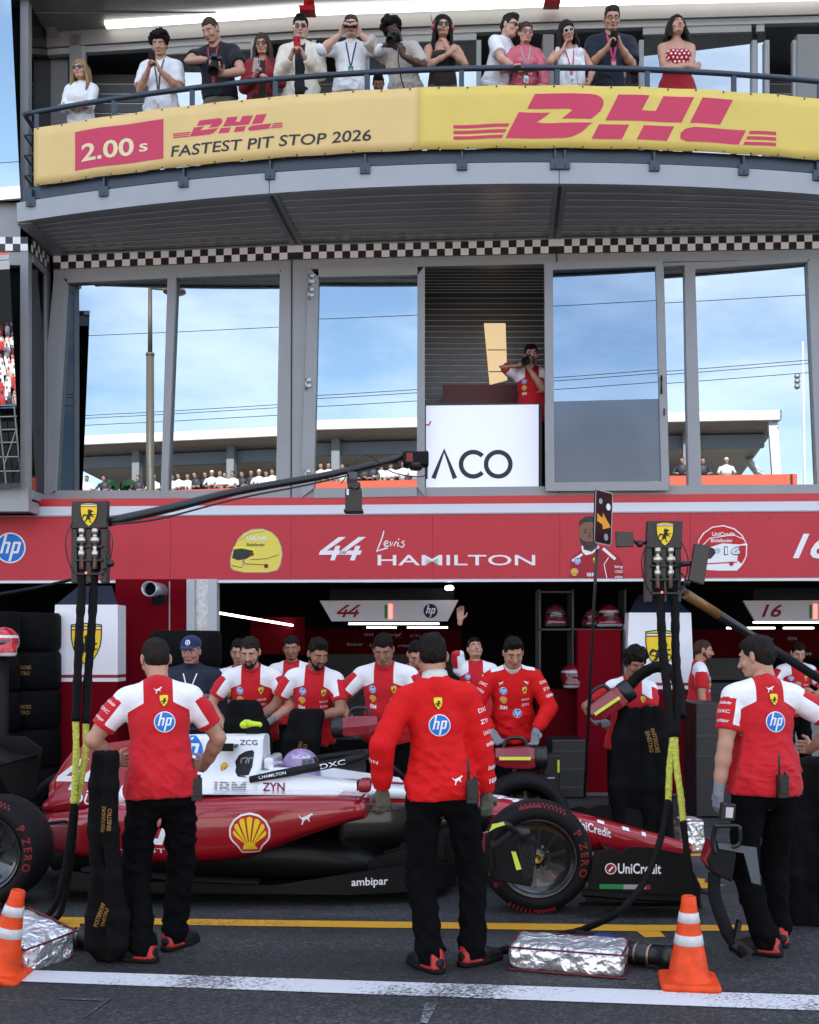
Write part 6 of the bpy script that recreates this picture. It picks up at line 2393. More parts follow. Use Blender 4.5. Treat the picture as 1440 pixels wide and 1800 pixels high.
def beard(ps, ob, col=(0.02, 0.014, 0.012), full=True):
    H, Rh = ps.H, ps.Rh
    F = Field()
    for s in (-1, 1):
        F.cap(H((s * .056, .008, -.045)), H((s * .020, .060, -.100)), .018, .021, .02)
        F.cap(H((s * .020, .088, -.048)), H((0, .096, -.047)), .005, .006, .006)
        F.cap(H((s * .024, .084, -.052)), H((s * .022, .076, -.085)), .006, .010, .01)
        if full:
            F.cap(H((s * .066, -.002, -.01)), H((s * .058, .008, -.045)), .008, .016, .015)
    F.ell(H((0, .068, -.099)), (.026, .023, .020), Rh, .02)
    F.ell(H((0, .086, -.0635)), (.019, .03, .0095), Rh, .004, 's')
    F.noise(waves(4, .0012, 160, 5))
    return soft('beard', F, .0055, hair_mat(col), ob, it=1)


def shirt(ps, ob, m, sleeve=.62, hem=.90, g=.016, loose=.012, wr=.0045, h=.011, seed=1, pat=None, name='shirt', sl_r=.066, cuff=None, neck=.060, neck_z=1.50, front_open=None, strap=None, extra=None):
    """sleeve: 0 none, .62 short, 1.97 long; hem: height of the lower edge along the body"""
    F = Field()
    ps.torso(F, g)
    T = ps.T
    if loose:
        w_ = .132 if ps.female else .152
        F.ell(T((0, .0, 1.06)), ((w_ + loose) * ps.bulk + g, .106 * ps.bulk + g + loose, .22), ps.Rt, .05)
    if hem < .97:
        F.ell(ps.pel + np.array([0, -.005, -.01]), ((.168 if not ps.female else .172) * (ps.bulk * .5 + .5) + g + .026, .118 * ps.bulk + g + .026, .19), None, .05)
        F.cap(ps.pel + np.array([-.06, 0, .07]), ps.pel + np.array([.06, 0, .07]), .112 * ps.bulk + g, k=.04)
    if hem < .9:
        F.cap(ps.pel + np.array([-.05, 0, -.05]), ps.pel + np.array([.05, 0, -.05]), .125 * ps.bulk + g, k=.05)
    _raw = F.noise
    zT, zc = ps.Rt[:, 2], ps.T((0, 0, 1.27))

    def _masked(fn):          # cloth hangs smooth from the shoulders and creases towards the waist and cuffs
        return _raw(lambda X, Y, Z: fn(X, Y, Z) * np.clip(.30 - 3.2 * ((X - zc[0]) * zT[0] + (Y - zc[1]) * zT[1] + (Z - zc[2]) * zT[2]), .25, 1))
    F.noise = _masked
    F.noise(waves(seed, wr, 26, 5, (1, 1, .8)))
    F.noise(waves(seed + 31, wr * (1.9 if name == 'jacket' else 1.5), 15, 5, (1.1, 1, 1), True))
    F.noise(waves(seed + 37, wr * .9, 34, 5, (.5, .5, 1.3), True))
    F.plane(T((0, 0, hem)), ps.Rt @ np.array([0, .06, -1]))
    fm = .9 if ps.female else 1.0
    ends = {}
    for s in (1, -1):
        a = ps.arm[s]
        if sleeve > 0:
            G = Field()
            if sleeve <= 1:
                r_ = lambda t: (sl_r + .006 * t) * fm
            else:
                r_ = lambda t: float(np.interp(t, [0, .5, .9, 1.1, 1.6, 2], [sl_r, sl_r * .95, sl_r * .92, sl_r * .92, sl_r * .8, sl_r * .66])) * fm
            p, d = ps.limb(F, s, r_, 0, sleeve, .035)
            ends[s] = (p, d)
    # cut the sleeves square at their ends
    sv = [(np.array(p), np.array(d), sl_r * 1.35) for p, d in ends.values()]

    def sleevecut(X, Y, Z):
        o = np.full(np.broadcast(X, Y, Z).shape, -1.0)
        for p, d, r_ in sv:
            al = (X - p[0]) * d[0] + (Y - p[1]) * d[1] + (Z - p[2]) * d[2]
            ra = np.sqrt(np.maximum((X - p[0]) ** 2 + (Y - p[1]) ** 2 + (Z - p[2]) ** 2 - al ** 2, 0))
            o = np.maximum(o, np.minimum(al, r_ - ra))
        return o
    if sv:
        F._add('cut', sleevecut, [-9] * 3, [9] * 3, 0)
    F.noise(waves(seed + 9, wr * .5, 48, 6))
    F.noise = _raw
    if neck:
        F.cap(T((0, -.005, neck_z - .03)), ps.hc, neck, neck * .95, .008, op='s')
    if strap is not None:
        F.plane(T((0, 0, strap)), ps.Rt @ np.array([0, 0, 1]))
    if front_open:
        F.box(T((0, .16, 1.2)), (front_open, .12, .45), .01, ps.Rt, .01, 's')
    if extra:
        extra(F)
    o = soft(name, F, h, m, ob, it=1, pat=pat)
    return o


def trousers(ps, ob, m, hem=.07, g=.014, h=.012, seed=3, wide=1.0, top=1.03, name='trousers', short=None, wr=.004):
    F = Field()
    b = ps.bulk
    F.ell(ps.pel + np.array([0, -.005, -.01]), ((.165 if not ps.female else .172) * (b * .5 + .5) + g, .118 * b + g, .15), None, .05)
    F.cap(ps.pel + np.array([-.06, 0, .06]), ps.pel + np.array([.06, 0, .06]), .098 * b + g, k=.04)
    for s in (1, -1):
        l = ps.leg[s]
        F.cap(l['h'], l['k'], .088 + g, (.062 + g) * wide, .035)
        F.cap(l['k'], l['a'] + np.array([0, 0, -.03]), (.062 + g) * wide, (.052 + g) * wide, .03)
        F.ell(l['a'] + np.array([0, 0, .03]), ((.058 + g) * wide, (.062 + g) * wide, .055), None, .03)
    F.noise(waves(seed, wr, 30, 6, (1, 1, .9)))
    F.noise(waves(seed + 17, wr * 2.0, 17, 5, (1, 1, 1), True))
    for s in (1, -1):
        pass
    F.noise(lambda X, Y, Z: .0035 * np.sin(Z * 75 + 6 * np.sin(X * 17)) * np.clip((.45 - Z) / .3, 0, 1))
    F.plane((0, 0, hem), (0, 0, -1))
    F.plane(ps.T((0, 0, top)), ps.Rt @ np.array([0, 0, 1]))
    return soft(name, F, h, m, ob, it=1)


def shoe(ps, ob, s, cols, h=.0075):
    l = ps.leg[s]
    yaw = l['yaw']
    fd = np.array([-math.sin(R(yaw)), math.cos(R(yaw)), 0.0])
    sd_ = np.array([fd[1], -fd[0], 0.0])
    c = np.array([l['a'][0], l['a'][1], 0.0])
    up = np.array([0, 0, 1.0])
    F = Field()
    F.cap(c - fd * .045 + up * .045, c + fd * .09 + up * .042, .042, .044, .02, flat=(sd_, .9))
    F.cap(c + fd * .09 + up * .04, c + fd * .165 + up * .033, .044, .034, .02)
    F.cap(c - fd * .03 + up * .06, c + up * .11, .042, .042, .03)
    F.plane((0, 0, .018), (0, 0, -1))
    up_ = soft('shoe', F, h, cols[0], ob, it=1)
    G = Field()
    G.cap(c - fd * .05 + up * .02, c + fd * .08 + up * .02, .046, .050, .02)
    G.cap(c + fd * .08 + up * .02, c + fd * .17 + up * .02, .05, .038, .02)
    G.plane((0, 0, .001), (0, 0, -1)); G.plane((0, 0, .03), (0, 0, 1))
    soft('sole', G, h, cols[1], up_, it=0)
    if len(cols) > 2:
        A_ = Field()
        A_.cap(c - fd * .058 + up * .035, c - fd * .050 + up * .095, .045, .040, .01, flat=(fd, .6))
        A_.cap(c - fd * .04 + sd_ * .035 + up * .03, c + fd * .03 + sd_ * .043 + up * .03, .012, .010, .01)
        A_.cap(c - fd * .04 - sd_ * .035 + up * .03, c + fd * .03 - sd_ * .043 + up * .03, .012, .010, .01)
        A_.plane((0, 0, .02), (0, 0, -1))
        soft('heel_panel', A_, h, cols[2], up_, it=1)
    return up_


def glove(ps, ob, s, m, cuff=.05, h=.005):
    a = ps.arm[s]
    F = Field()
    d = nrm(a['w'] - a['e'])
    F.cap(a['w'] - d * cuff, a['w'] + a['f'] * .01, .033, .030, .01)
    hand_field(F, a['w'], a['f'], a['n'], s, a['curl'], grow=.0022)
    return soft('glove', F, h, m, ob, it=1)


def sunglasses(ps, ob, m=None, w_=.024, hgt=.017, frame=None):
    mb = MB()
    H = ps.H
    for s in (-1, 1):
        pts = []
        for k in range(14):
            a = 2 * math.pi * k / 14
            ca, sa = math.cos(a), math.sin(a)
            pts.append(H((s * .032 + w_ * np.sign(ca) * abs(ca) ** .7, .098 - abs(.5 * ca * s + .5) * .0 - .012 * (ca * s > .3), .002 + hgt * np.sign(sa) * abs(sa) ** .7)))
        d = ps.Rh @ np.array([0, .005, 0])
        mb.prism([Vector(p) for p in pts], (0, 0, 0), Vector(d))
        mb.bar(H((s * .055, .088, .006)), H((s * .080, -.005, .006)), .004, .008)
    mb.bar(H((-.012, .102, .005)), H((.012, .102, .005)), .005, .006)
    return mb.build('sunglasses', m or mat('dark lens', (0.008, 0.007, 0.007), rough=.12), ob)


def lanyard(ps, ob, col, card=None, z=1.12, wdt=.007):
    """ribbon lying on the chest with a pass at its end"""
    mb = MB()
    sh_ = next(c for c in ob.children if c.name.startswith(('shirt', 'jacket')))
    fn = project(sh_, ps.T((0, .0, 1.3)), ps.Rt @ np.array([1, 0, 0]), ps.Rt @ np.array([0, 0, 1]), ps.Rt @ np.array([0, 1, 0]), reach=.5, back=.45, lift=.004)
    a = Art()
    for s in (-1, 1):
        a.line([(s * .055, .19), (s * .045, .12), (s * .022, .0), (s * .004, z - 1.3)], wdt * 2, col, 1)
    if card:
        a.rect(-.027, z - 1.3 - .085, .027, z - 1.3, card, 2, 2, 3)
        a.rect(-.018, z - 1.3 - .07, .018, z - 1.3 - .035, 'fade', 3, 2, 2)
    return a.place('lanyard', fn, ob, step=.003, grid=.03)


def finish(ob, label, px, D, H=1.78, facing=180, z=0.0, group=None, ytop=None):
    """facing: 180 looks at the camera, 0 looks away, 90 looks to the photo's left"""
    tag(ob, label, 'person', group)
    p = P(px, HZ, D)
    ob.location = (p.x, D, z)
    ob.rotation_euler = (0, 0, R(facing))
    s = H / 1.78
    if ytop is not None:      # the head's top, hair included, at its own depth
        vs = np.concatenate([np.array([v.co[:] for v in o.data.vertices]) for o in [ob] + [c for c in ob.children if c.name.startswith(('hair', 'cap'))]])
        top = vs[vs[:, 2].argmax()]
        for _ in range(3):
            yy = D + (math.sin(R(facing)) * top[0] + math.cos(R(facing)) * top[1]) * s
            s = (PZ(ytop, yy) - z) / top[2]
    ob.scale = (s, s, s)
    return ob
# ================================================================ pit crew
POLO = mat_step('crew polo', [(0.50, 0.005, 0.012), (0.78, 0.78, 0.82)], rough=.75, bump=.45, bscale=16, sheen=.1)
SUIT = mat('race suit red', (0.58, 0.006, 0.007), rough=.75, spec=.2, bump=.25, bscale=25, var=.05, vscale=7)
SUITW = mat('knitted collar white', (0.6, 0.58, 0.54), rough=.85, bump=.6, bscale=90)
POLOR = mat('polo red trim', (0.50, 0.005, 0.012), rough=.75)
BLKT = mat('black work trousers', (0.0028, 0.0028, 0.0034), rough=.9, spec=.08, bump=.7, bscale=14)
SHOE = mat('shoe black', (0.006, 0.006, 0.0065), rough=.6, spec=.25)
SOLE = mat('sole black', (0.005, 0.005, 0.005), rough=.7, spec=.2)
HEEL = mat('heel red', (0.42, 0.016, 0.018), rough=.45)
GLOVE = cloth('grey glove', (0.20, 0.21, 0.24), bump=.4, bscale=60)
GLOVEB = cloth('dark mechanic glove', (0.11, 0.105, 0.08), bump=.5, bscale=60)
S_L, S_M, S_T, S_B, S_D = (0.50, 0.28, 0.205), (0.45, 0.24, 0.165), (0.40, 0.20, 0.13), (0.28, 0.13, 0.08), (0.075, 0.036, 0.024)


def torso_uv(ps, V):
    return (V - ps.pel) @ ps.Rt + np.array([0, 0, .95])


def polo_pat(ps):
    def fn(V):
        p = torso_uv(ps, V)
        ax = np.abs(p[:, 0])
        w_ = np.minimum(ax - .080, p[:, 2] - (1.405 - .52 * (ax - .080)))
        for s in (1, -1):
            a = ps.arm[s]
            ax_ = a['e'] - a['s']; L_ = np.linalg.norm(ax_); u = ax_ / L_
            d = V - a['s']
            t = d @ u
            o = s * ps.Rt[:, 0] + np.array([0, 0, .25]); o = nrm(o - u * (o @ u))
            lat = d @ o
            on = (p[:, 0] * s > .17 * ps.fs * ps.bulk) & (t > .02)
            w_ = np.where(on, np.minimum(.004 - lat, .60 * L_ - t), w_)
        return w_
    return fn


def collar(ps, ob, m, r=.064, h_=.032, name='collar', tilt=.25):
    mb = MB()
    ax = ps.Rt @ np.array([0, tilt, 1])
    mb.lathe([(r * 1.10, -.03), (r * 1.06, h_ * .4), (r * .98, h_), (r * .92, h_ * .9), (r * .94, -.02)], ps.T((0, -.010, 1.500 + h_ * .35)), ax, 28)
    return mb.build(name, m, ob)


def front_map(ps, sh_, z=1.3):
    return project(sh_, ps.T((0, 0, z)), -ps.Rt[:, 0], ps.Rt[:, 2], ps.Rt[:, 1], reach=.5, back=.45)


def back_map(ps, sh_, z=1.3):
    return project(sh_, ps.T((0, 0, z)), ps.Rt[:, 0], ps.Rt[:, 2], -ps.Rt[:, 1], reach=.5, back=.45, lift=.005)


def front_marks(ps, sh_, suit=False):
    a = Art()
    a.join(art_hp(-.088, .055, .030)).join(art_shield(.085, .055, .030, True)).join(art_shell(-.088, -.022, .026))
    a.text('IBM', -.088, -.098, .030, .055, 'white', .02, align='c')
    a.text('UniCredit', .09, -.03, .020, .07, 'white', .01, align='c')
    a.text('ZYN', .09, -.075, .018, .06, 'white', .01, align='c')
    a.join(art_cat(-.105, .115, .020)).join(art_cat(.105, .115, .020, flip=True))
    if suit:
        a.join(art_hp(.02, -.13, .036))
    a.place('chest_badge', front_map(ps, sh_), sh_, step=.0015, grid=.03)


def back_marks(ps, sh_, z=.0, r=.058, shz=.135, x=0.0, cat=None):
    a = Art()
    a.join(art_hp(x, z, r)).join(art_shield(x, z + shz, .034, False))
    if cat:
        a.join(art_cat(cat[0], cat[1], .028))
    a.place('back_badge', back_map(ps, sh_), sh_, step=.0018, grid=.02)


def sleeve_marks(ps, sh_, s, words_, t0=.3, step_=.055, size=.022, depth=None):
    """small white lettering down the outside of a sleeve"""
    a = ps.arm[s]
    for i, wd in enumerate(words_):
        t = t0 + i * step_ / .28
        seg = (a['s'], a['e']) if t <= 1 else (a['e'], a['w'])
        tt = t if t <= 1 else t - 1
        c = seg[0] + (seg[1] - seg[0]) * tt
        u_ = nrm(seg[1] - seg[0])
        n_ = s * ps.Rt[:, 0] * .75 - ps.Rt[:, 1] * (.6 if depth is None else depth)
        n_ = nrm(n_ - u_ * (n_ @ u_))
        uu = np.cross(-u_, n_) * -1
        art = Art().text(wd, 0, 0, size, .075, 'white', .01, align='c')
        art.place('sleeve_lettering', project(sh_, c, Vector(np.cross(-u_, n_)), Vector(-u_), Vector(n_), reach=.3, back=.15, maxd=.2), sh_, step=.002, grid=.02)


def radio(ps, ob, x=.10, y=-.165, z=.93, label='black two-way radio clipped to the waistband'):
    mb = MB()
    c = ps.T((x, y, z))
    mb.box((c[0] - .03, c[1] - .02, c[2] - .075), (c[0] + .03, c[1] + .02, c[2] + .05))
    mb.box((c[0] - .026, c[1] - .028, c[2] - .05), (c[0] + .026, c[1] - .02, c[2] + .02))
    mb.tube([(c[0] - .018, c[1], c[2] + .05), (c[0] - .02, c[1], c[2] + .16)], .007, 8)
    mb.tube([(c[0] + .015, c[1], c[2] + .05), (c[0] + .015, c[1], c[2] + .068)], .008, 8)
    o = mb.build('radio', M_BLACK, bevel=.004)
    o.matrix_world = Matrix.Translation(ob.location) @ ob.rotation_euler.to_matrix().to_4x4() @ Matrix.Diagonal((*ob.scale, 1))
    tag(o, label, 'radio')


def mechanic(ps, skin, label, px, D, H, facing, hairstyle='short', hcol=(.008, .006, .005), polo=True, gloves=(), fine=False, front=True, seed=1, full=True, beard_=None, group=None, z=0, ytop=None):
    hs = tuple(s for s in (1, -1) if s not in gloves)
    ob = body_mesh(ps, skin, bare_hands=hs, face=seed, h=.013 if fine else .018, hh=.0055 if fine else .0065)
    hh = .0085 if fine else .012
    if polo:
        sh_ = shirt(ps, ob, POLO, .70, .885, seed=seed, pat=polo_pat(ps), h=hh, sl_r=.064, wr=.006 if fine else .005, g=.012, loose=.014)
        collar(ps, ob, POLOR)
    else:
        sh_ = shirt(ps, ob, SUIT, 1.96, .90, seed=seed, h=hh, sl_r=.066, wr=.008 if fine else .007, g=.013, loose=.022, name='jacket')
        collar(ps, ob, SUITW, .068, .045 if front else .055, tilt=.55 if front else .2)
    if hairstyle:
        hair(ps, ob, hairstyle, hcol, seed, h=.006 if fine else .0075)
    if beard_:
        beard(ps, ob, hcol, beard_ == 'full')
    for s in gloves:
        glove(ps, ob, s, GLOVE if polo or not fine else GLOVEB, .07)
    if full:
        trousers(ps, ob, BLKT, h=.0095 if fine else .014, seed=seed + 2, wide=1.06, wr=.005, hem=.045)
    else:
        trousers(ps, ob, BLKT, h=.016, seed=seed + 2, hem=.05)
    for s in (1, -1):
        shoe(ps, ob, s, (SHOE, SOLE, HEEL), .0075 if fine else .012)
    if front:
        front_marks(ps, sh_, not polo)
    finish(ob, label, px, D, H, facing, z, group, ytop)
    return ob, sh_


HANG = lambda s, y=.05, z=.86, x=.27, c=.4: ((s * x, y, z), (s * .5, -1, 0), (0, .12, -1), (-s, .15, 0), c)
# --- three in front, backs to the camera
psA = Pose(lean=7, side=-2, head=(14, 14, 0), rh=((.24, .26, 1.02), (1, -.7, -.1), (-.2, 1, 0), (-1, 0, 0), .7), lh=((-.25, .24, 1.06), (-1, -.7, -.1), (.2, 1, 0), (1, 0, 0), .7), rf=(.07, .17, -42), lf=(-.10, -.06, 62))
manA, shA = mechanic(psA, S_M, 'person in polo and black trousers holding a black tyre blanket, back turned', 284, 6.25, 1.76, 12, 'buzz', (.016, .012, .010), True, (), True, False, 11)
back_marks(psA, shA, -.005, .058, .118, .03)
Art().join(art_cat(0, 0, .022)).place('collar_mark', project(shA, psA.T((.0, 0, 1.475)), psA.Rt[:, 0], psA.Rt[:, 2], -psA.Rt[:, 1], back=.4), shA, grid=.02)
sleeve_marks(psA, shA, -1, ['Bitdefender', 'DXC', 'ambipar'], .22, .05, .018)
radio(psA, manA, .19, -.06, .93, 'black radio on the belt of the man holding the tyre blanket')

psB = Pose(lean=4, side=-3, head=(16, 6, 0), rh=((.26, .08, .885), (.8, -1, 0), (0, .2, -1), (-.3, 1, 0), .5), lh=((-.315, .03, .945), (-.7, -1, 0), (.1, .25, -1), (.2, 1, 0), .45), rf=(.17, .05, -58), lf=(-.06, -.05, 32), bulk=.93)
manB, shB = mechanic(psB, S_T, 'person in all red long sleeved jacket and dark gloves, back turned, in the centre', 776, 6.05, 1.775, 4, 'short', (.008, .006, .005), False, (1, -1), True, False, 23)
back_marks(psB, shB, -.012, .058, .115, .0, (.075, -.30))
sleeve_marks(psB, shB, 1, ['DXC', 'ZYN', 'UniCredit', 'ambipar'], .35, .06, .022)
sleeve_marks(psB, shB, 1, ['Bitdefender', 'IBM'], 1.45, .08, .024)
sleeve_marks(psB, shB, -1, ['ZYN'], 1.30, .06, .018)
radio(psB, manB, .145, -.165, .95, 'black radio on the belt of the man in the long red jacket')

psC = Pose(lean=5, side=1, twist=-4, head=(12, 42, 0), rh=((.37, .16, 1.12), (1, -.8, -.3), (.4, 1, 0), (-1, 0, 0), .6), lh=((-.275, .02, .87), (-.5, -1, 0), (0, .1, -1), (1, .2, 0), .75), rf=(.14, .14, -8), lf=(-.03, -.05, 48))
manC, shC = mechanic(psC, S_M, 'person in polo with one grey glove, back turned, head turned left', 1345, 6.35, 1.765, 10, 'short', (.014, .010, .009), True, (-1,), True, False, 31)
back_marks(psC, shC, -.01, .058, .125, .015)
Art().join(art_cat(0, 0, .022)).place('collar_mark', project(shC, psC.T((.0, 0, 1.475)), psC.Rt[:, 0], psC.Rt[:, 2], -psC.Rt[:, 1], back=.4), shC, grid=.02)
sleeve_marks(psC, shC, -1, ['Bitdefender', 'DXC', 'ambipar'], .22, .05, .018)
radio(psC, manC, .02, -.185, .95, 'black radio on the belt of the man looking left beside the cone')

# --- behind the car, facing the camera
DOWN = (24, 0, 0)
ps = Pose(lean=17, head=(14, -4, 0), rh=((.20, .30, 1.02), (1, -.3, -.5), (-.5, .8, -.3), (0, 0, -1), .4), lh=((-.16, .34, 1.05), (-1, -.3, -.5), (.4, .9, -.2), (0, 0, -1), .5), bulk=1.04)
mechanic(ps, S_M, 'bearded person in red and white polo looking down behind the white engine cover', 447, 9.75, 1.80, 180, 'short', (.018, .013, .011), True, (-1,), False, True, 41, False, 'full', ytop=1118)
ps = Pose(lean=3, head=(10, 0, 0))
mechanic(ps, S_T, 'person in red polo mostly hidden behind the bearded man', 424, 10.35, 1.76, 178, 'short', (.008, .006, .005), True, (), False, True, 43, False)
ps = Pose(lean=18, twist=14, side=-4, head=(14, 26, 0), rh=((.40, .34, 1.04), (.6, -.3, -1), (.6, .8, -.2), (0, 0, -1), .4), lh=((-.10, .34, 1.10), (-1, -.2, -.6), (.2, .9, -.5), (.2, 0, -1), .6))
mechanic(ps, S_B, 'person with dark beard and grey glove leaning forward, face turned left', 548, 9.65, 1.80, 168, 'quiff', (.008, .006, .005), True, (-1,), False, True, 47, False, 'full', ytop=1119)
ps = Pose(lean=0, head=(8, 0, 0))
mechanic(ps, S_B, 'person standing in the dark garage behind the man with the black hose', 513, 11.6, 1.79, 180, 'short', (.01, .008, .008), True, (), False, True, 49, False)
ps = Pose(lean=18, twist=-6, head=(18, 4, 0), rh=((.26, .28, 1.03), (1, -.3, -.3), (-.2, .5, -.9), (-.4, .8, 0), .5), lh=((-.12, .36, 1.08), (-1, -.3, -.5), (.3, .9, -.3), (.2, 0, -1), .5), bulk=1.12, belly=1.05)
mechanic(ps, S_B, 'broad person in polo with grey gloves looking down at a red blower', 684, 9.6, 1.83, 176, 'short', (.007, .005, .005), True, (1, -1), False, True, 53, False, ytop=1112)
ps = Pose(lean=14, head=(28, 0, 0))
mechanic(ps, S_M, 'person with dark hair bending forward behind the broad man', 728, 10.7, 1.78, 185, 'short', (.007, .005, .005), True, (), False, False, 57, False)
ps = Pose(lean=13, side=2, head=(20, 4, 0), rh=((.20, .26, .99), (1, -.4, -.2), (-.5, .5, -.8), (-.4, .6, -.3), .45), lh=((-.15, .30, 1.0), (-1, -.4, -.2), (.1, .5, -.9), (.4, .6, -.2), .45))
manG, shG = mechanic(ps, S_T, 'person in red race suit with grey gloves looking down behind the wheel', 903, 9.55, 1.79, 180, 'quiff', (.008, .006, .005), False, (1, -1), False, True, 59, False, ytop=1117)
for s in (1, -1):       # white yoke along the shoulders
    Art().rect(-.02, -.045, .085, .045, 'white', 1).place('shoulder_panel', project(shG, ps.T((s * .095, -.01, 1.46)), ps.Rt[:, 0] * s, ps.Rt[:, 1], ps.Rt[:, 2], back=.3), shG, grid=.02)
sleeve_marks(ps, shG, 1, ['DXC', 'ZYN', 'IBM'], .3, .06, .024, depth=-.9)
sleeve_marks(ps, shG, -1, ['DXC', 'ZYN', 'IBM'], .3, .06, .024, depth=-.9)
ps = Pose(lean=-2, head=(-20, 10, 0), rh=((.17, .12, 2.0), (1, .4, 0), (0, .1, 1), (0, 1, 0), .3), lh=((-.25, .1, 1.0), (-1, -.4, 0), (0, .3, -1), (1, 0, 0), .4))
mechanic(ps, S_M, 'person in the garage reaching one arm up beside the white panel', 836, 12.4, 1.78, 180, 'short', (.008, .006, .005), True, (), False, True, 61, False)
ps = Pose(lean=7, twist=6, side=-2, head=(17, 14, 0), rh=((.29, .26, 1.14), (1, -.3, -.6), (-.5, .7, .2), (-.3, .3, -1), .7), lh=((-.02, .36, 1.06), (-1, -.3, -.5), (.5, .8, 0), (.2, 0, -1), .6), bulk=.94)
mechanic(ps, S_B, 'young person with tousled black hair looking down at a red blower', 1104, 9.5, 1.76, 175, 'curly', (.009, .007, .007), True, (1,), False, True, 67, False, ytop=1131)
ps = Pose(lean=2, head=(6, 0, 0))
mechanic(ps, S_T, 'bald bearded person in profile deep in the garage beside the white crest panel', 1228, 12.6, 1.76, 262, 'buzz', (.05, .028, .02), True, (), False, True, 71, False, 'full')
ps = Pose(lean=6, head=(20, 0, 0), rh=((.16, .32, 1.22), (1, -.4, -.5), (-.4, .5, .6), (-.6, 0, -.4), .7), lh=((-.12, .32, 1.15), (-1, -.4, -.5), (.4, .5, .6), (.6, 0, -.4), .7))
mechanic(ps, S_M, 'person working at a bench deep in the dark garage at the far right', 1397, 13.4, 1.74, 180, 'short', (.008, .006, .005), True, (), False, True, 73, False)

# --- official in navy with a cap
ps = Pose(lean=1, head=(8, -6, 0), rh=HANG(1), lh=HANG(-1), bulk=1.06, belly=1.0)
ob = body_mesh(ps, (0.42, 0.19, 0.15), h=.018)
sh_ = shirt(ps, ob, mat_step('navy jacket', [(0.008, 0.012, 0.022), (0.26, 0.32, 0.36), (0.012, 0.018, 0.035)], stops=(-.001, .026), bump=.4), 1.95, .80, g=.024, loose=.03, seed=5, name='jacket', sl_r=.078, wr=.008,
            pat=lambda V: torso_uv(ps, V)[:, 2] - (1.265 + .0 * V[:, 0]))
collar(ps, ob, cloth('navy collar', (0.012, 0.018, 0.035)), .07, .05)
hair(ps, ob, 'short', (0.20, 0.19, 0.18), 3)
trousers(ps, ob, cloth('navy trousers', (0.012, 0.014, 0.022)), h=.016)
F = Field()
F.ell(ps.H((0, -.016, .060)), (.090, .108, .078), ps.Rh, .01)
F.plane(ps.H((0, 0, .045)), ps.Rh @ np.array([0, .12, -1]))
F.cap(ps.H((-.045, .085, .050)), ps.H((.045, .085, .050)), .03, k=.01, flat=(ps.Rh[:, 2], .25))
F.cap(ps.H((-.03, .13, .042)), ps.H((.03, .13, .042)), .03, k=.02, flat=(ps.Rh[:, 2], .25))
cp = soft('cap', F, .007, cloth('navy cap', (0.012, 0.022, 0.085)), ob)
Art().disc(0, 0, .022, 'white', 1).disc(0, 0, .015, 'navy', 2).disc(0, 0, .008, 'white', 3).place('cap_badge', project(cp, ps.H((0, 0, .088)), -ps.Rh[:, 0], ps.Rh[:, 2], ps.Rh[:, 1], back=.3), cp, grid=.015)
a = Art().disc(.085, -.02, .032, 'fade', 1).disc(.085, -.02, .027, 'navy', 2)
a.rect(.082, -.035, .088, -.005, 'white', 3)
a.place('chest_badge', front_map(ps, sh_), sh_, grid=.02)
a = Art()
for s in (-1, 1):
    a.line([(s * .06, .17), (s * .03, .08), (.0, .0)], .010, 'white', 1)
a.place('lanyard', front_map(ps, sh_), sh_, grid=.03)
finish(ob, 'stout official in navy jacket and blue cap standing before the stacked black tyres', 338, 9.95, 1.77, 180)

# --- photographer in the open doorway upstairs
ps = Pose(lean=4, head=(4, 10, 6), rh=((.10, .20, 1.52), (1, .0, .05), (-.6, .5, .5), (0, .4, -.9), .7), lh=((.02, .27, 1.44), (-.4, .2, -1), (.1, .5, .8), (.3, -.4, .8), .6))
ob, sh_ = mechanic(ps, S_M, 'photographer in red and white polo aiming a camera in the open upstairs doorway', 936, 13.55, 1.84, 172, 'short', (.008, .006, .005), True, (), False, True, 83, False, z=3.42)
psW, obW = ps, ob
# ================================================================ guests on the balcony
FZ = ZS1
W_SHIRT = cloth('white cotton', (0.66, 0.66, 0.68), bump=.5)
W_CREAM = cloth('cream jacket', (0.62, 0.58, 0.48), bump=.5, bscale=12)
BLKTEE = cloth('black tee', (0.012, 0.013, 0.018), bump=.3)
NAVYTEE = cloth('navy tee', (0.012, 0.015, 0.028), bump=.3)
BEIGE = cloth('beige tee', (0.42, 0.37, 0.33), bump=.5)
DENIM = cloth('denim', (0.05, 0.08, 0.16), bump=.4)
DKDENIM = cloth('dark denim', (0.015, 0.02, 0.035), bump=.4)
KHAKI = cloth('khaki', (0.13, 0.11, 0.085), bump=.5)
REDCARD = cloth('dark red knit', (0.22, 0.016, 0.022), bump=.6, bscale=30)
PINK = mat('pink satin', (0.50, 0.09, 0.13), rough=.38, spec=.5, bump=.6, bscale=13, var=.15)
OLIVE = cloth('green trousers', (0.05, 0.075, 0.04))
DOTRED = cloth('red dress', (0.33, 0.014, 0.022), bump=.3)
BROWN = cloth('brown top', (0.022, 0.014, 0.011))


def local(ob, p):
    """world point of a point given in the person's own space"""
    M = Matrix.Translation(ob.location) @ ob.rotation_euler.to_matrix().to_4x4() @ Matrix.Diagonal((*ob.scale, 1))
    return M @ Vector(p)


def put(o, ob):
    o.matrix_world = Matrix.Translation(ob.location) @ ob.rotation_euler.to_matrix().to_4x4() @ Matrix.Diagonal((*ob.scale, 1))
    return o


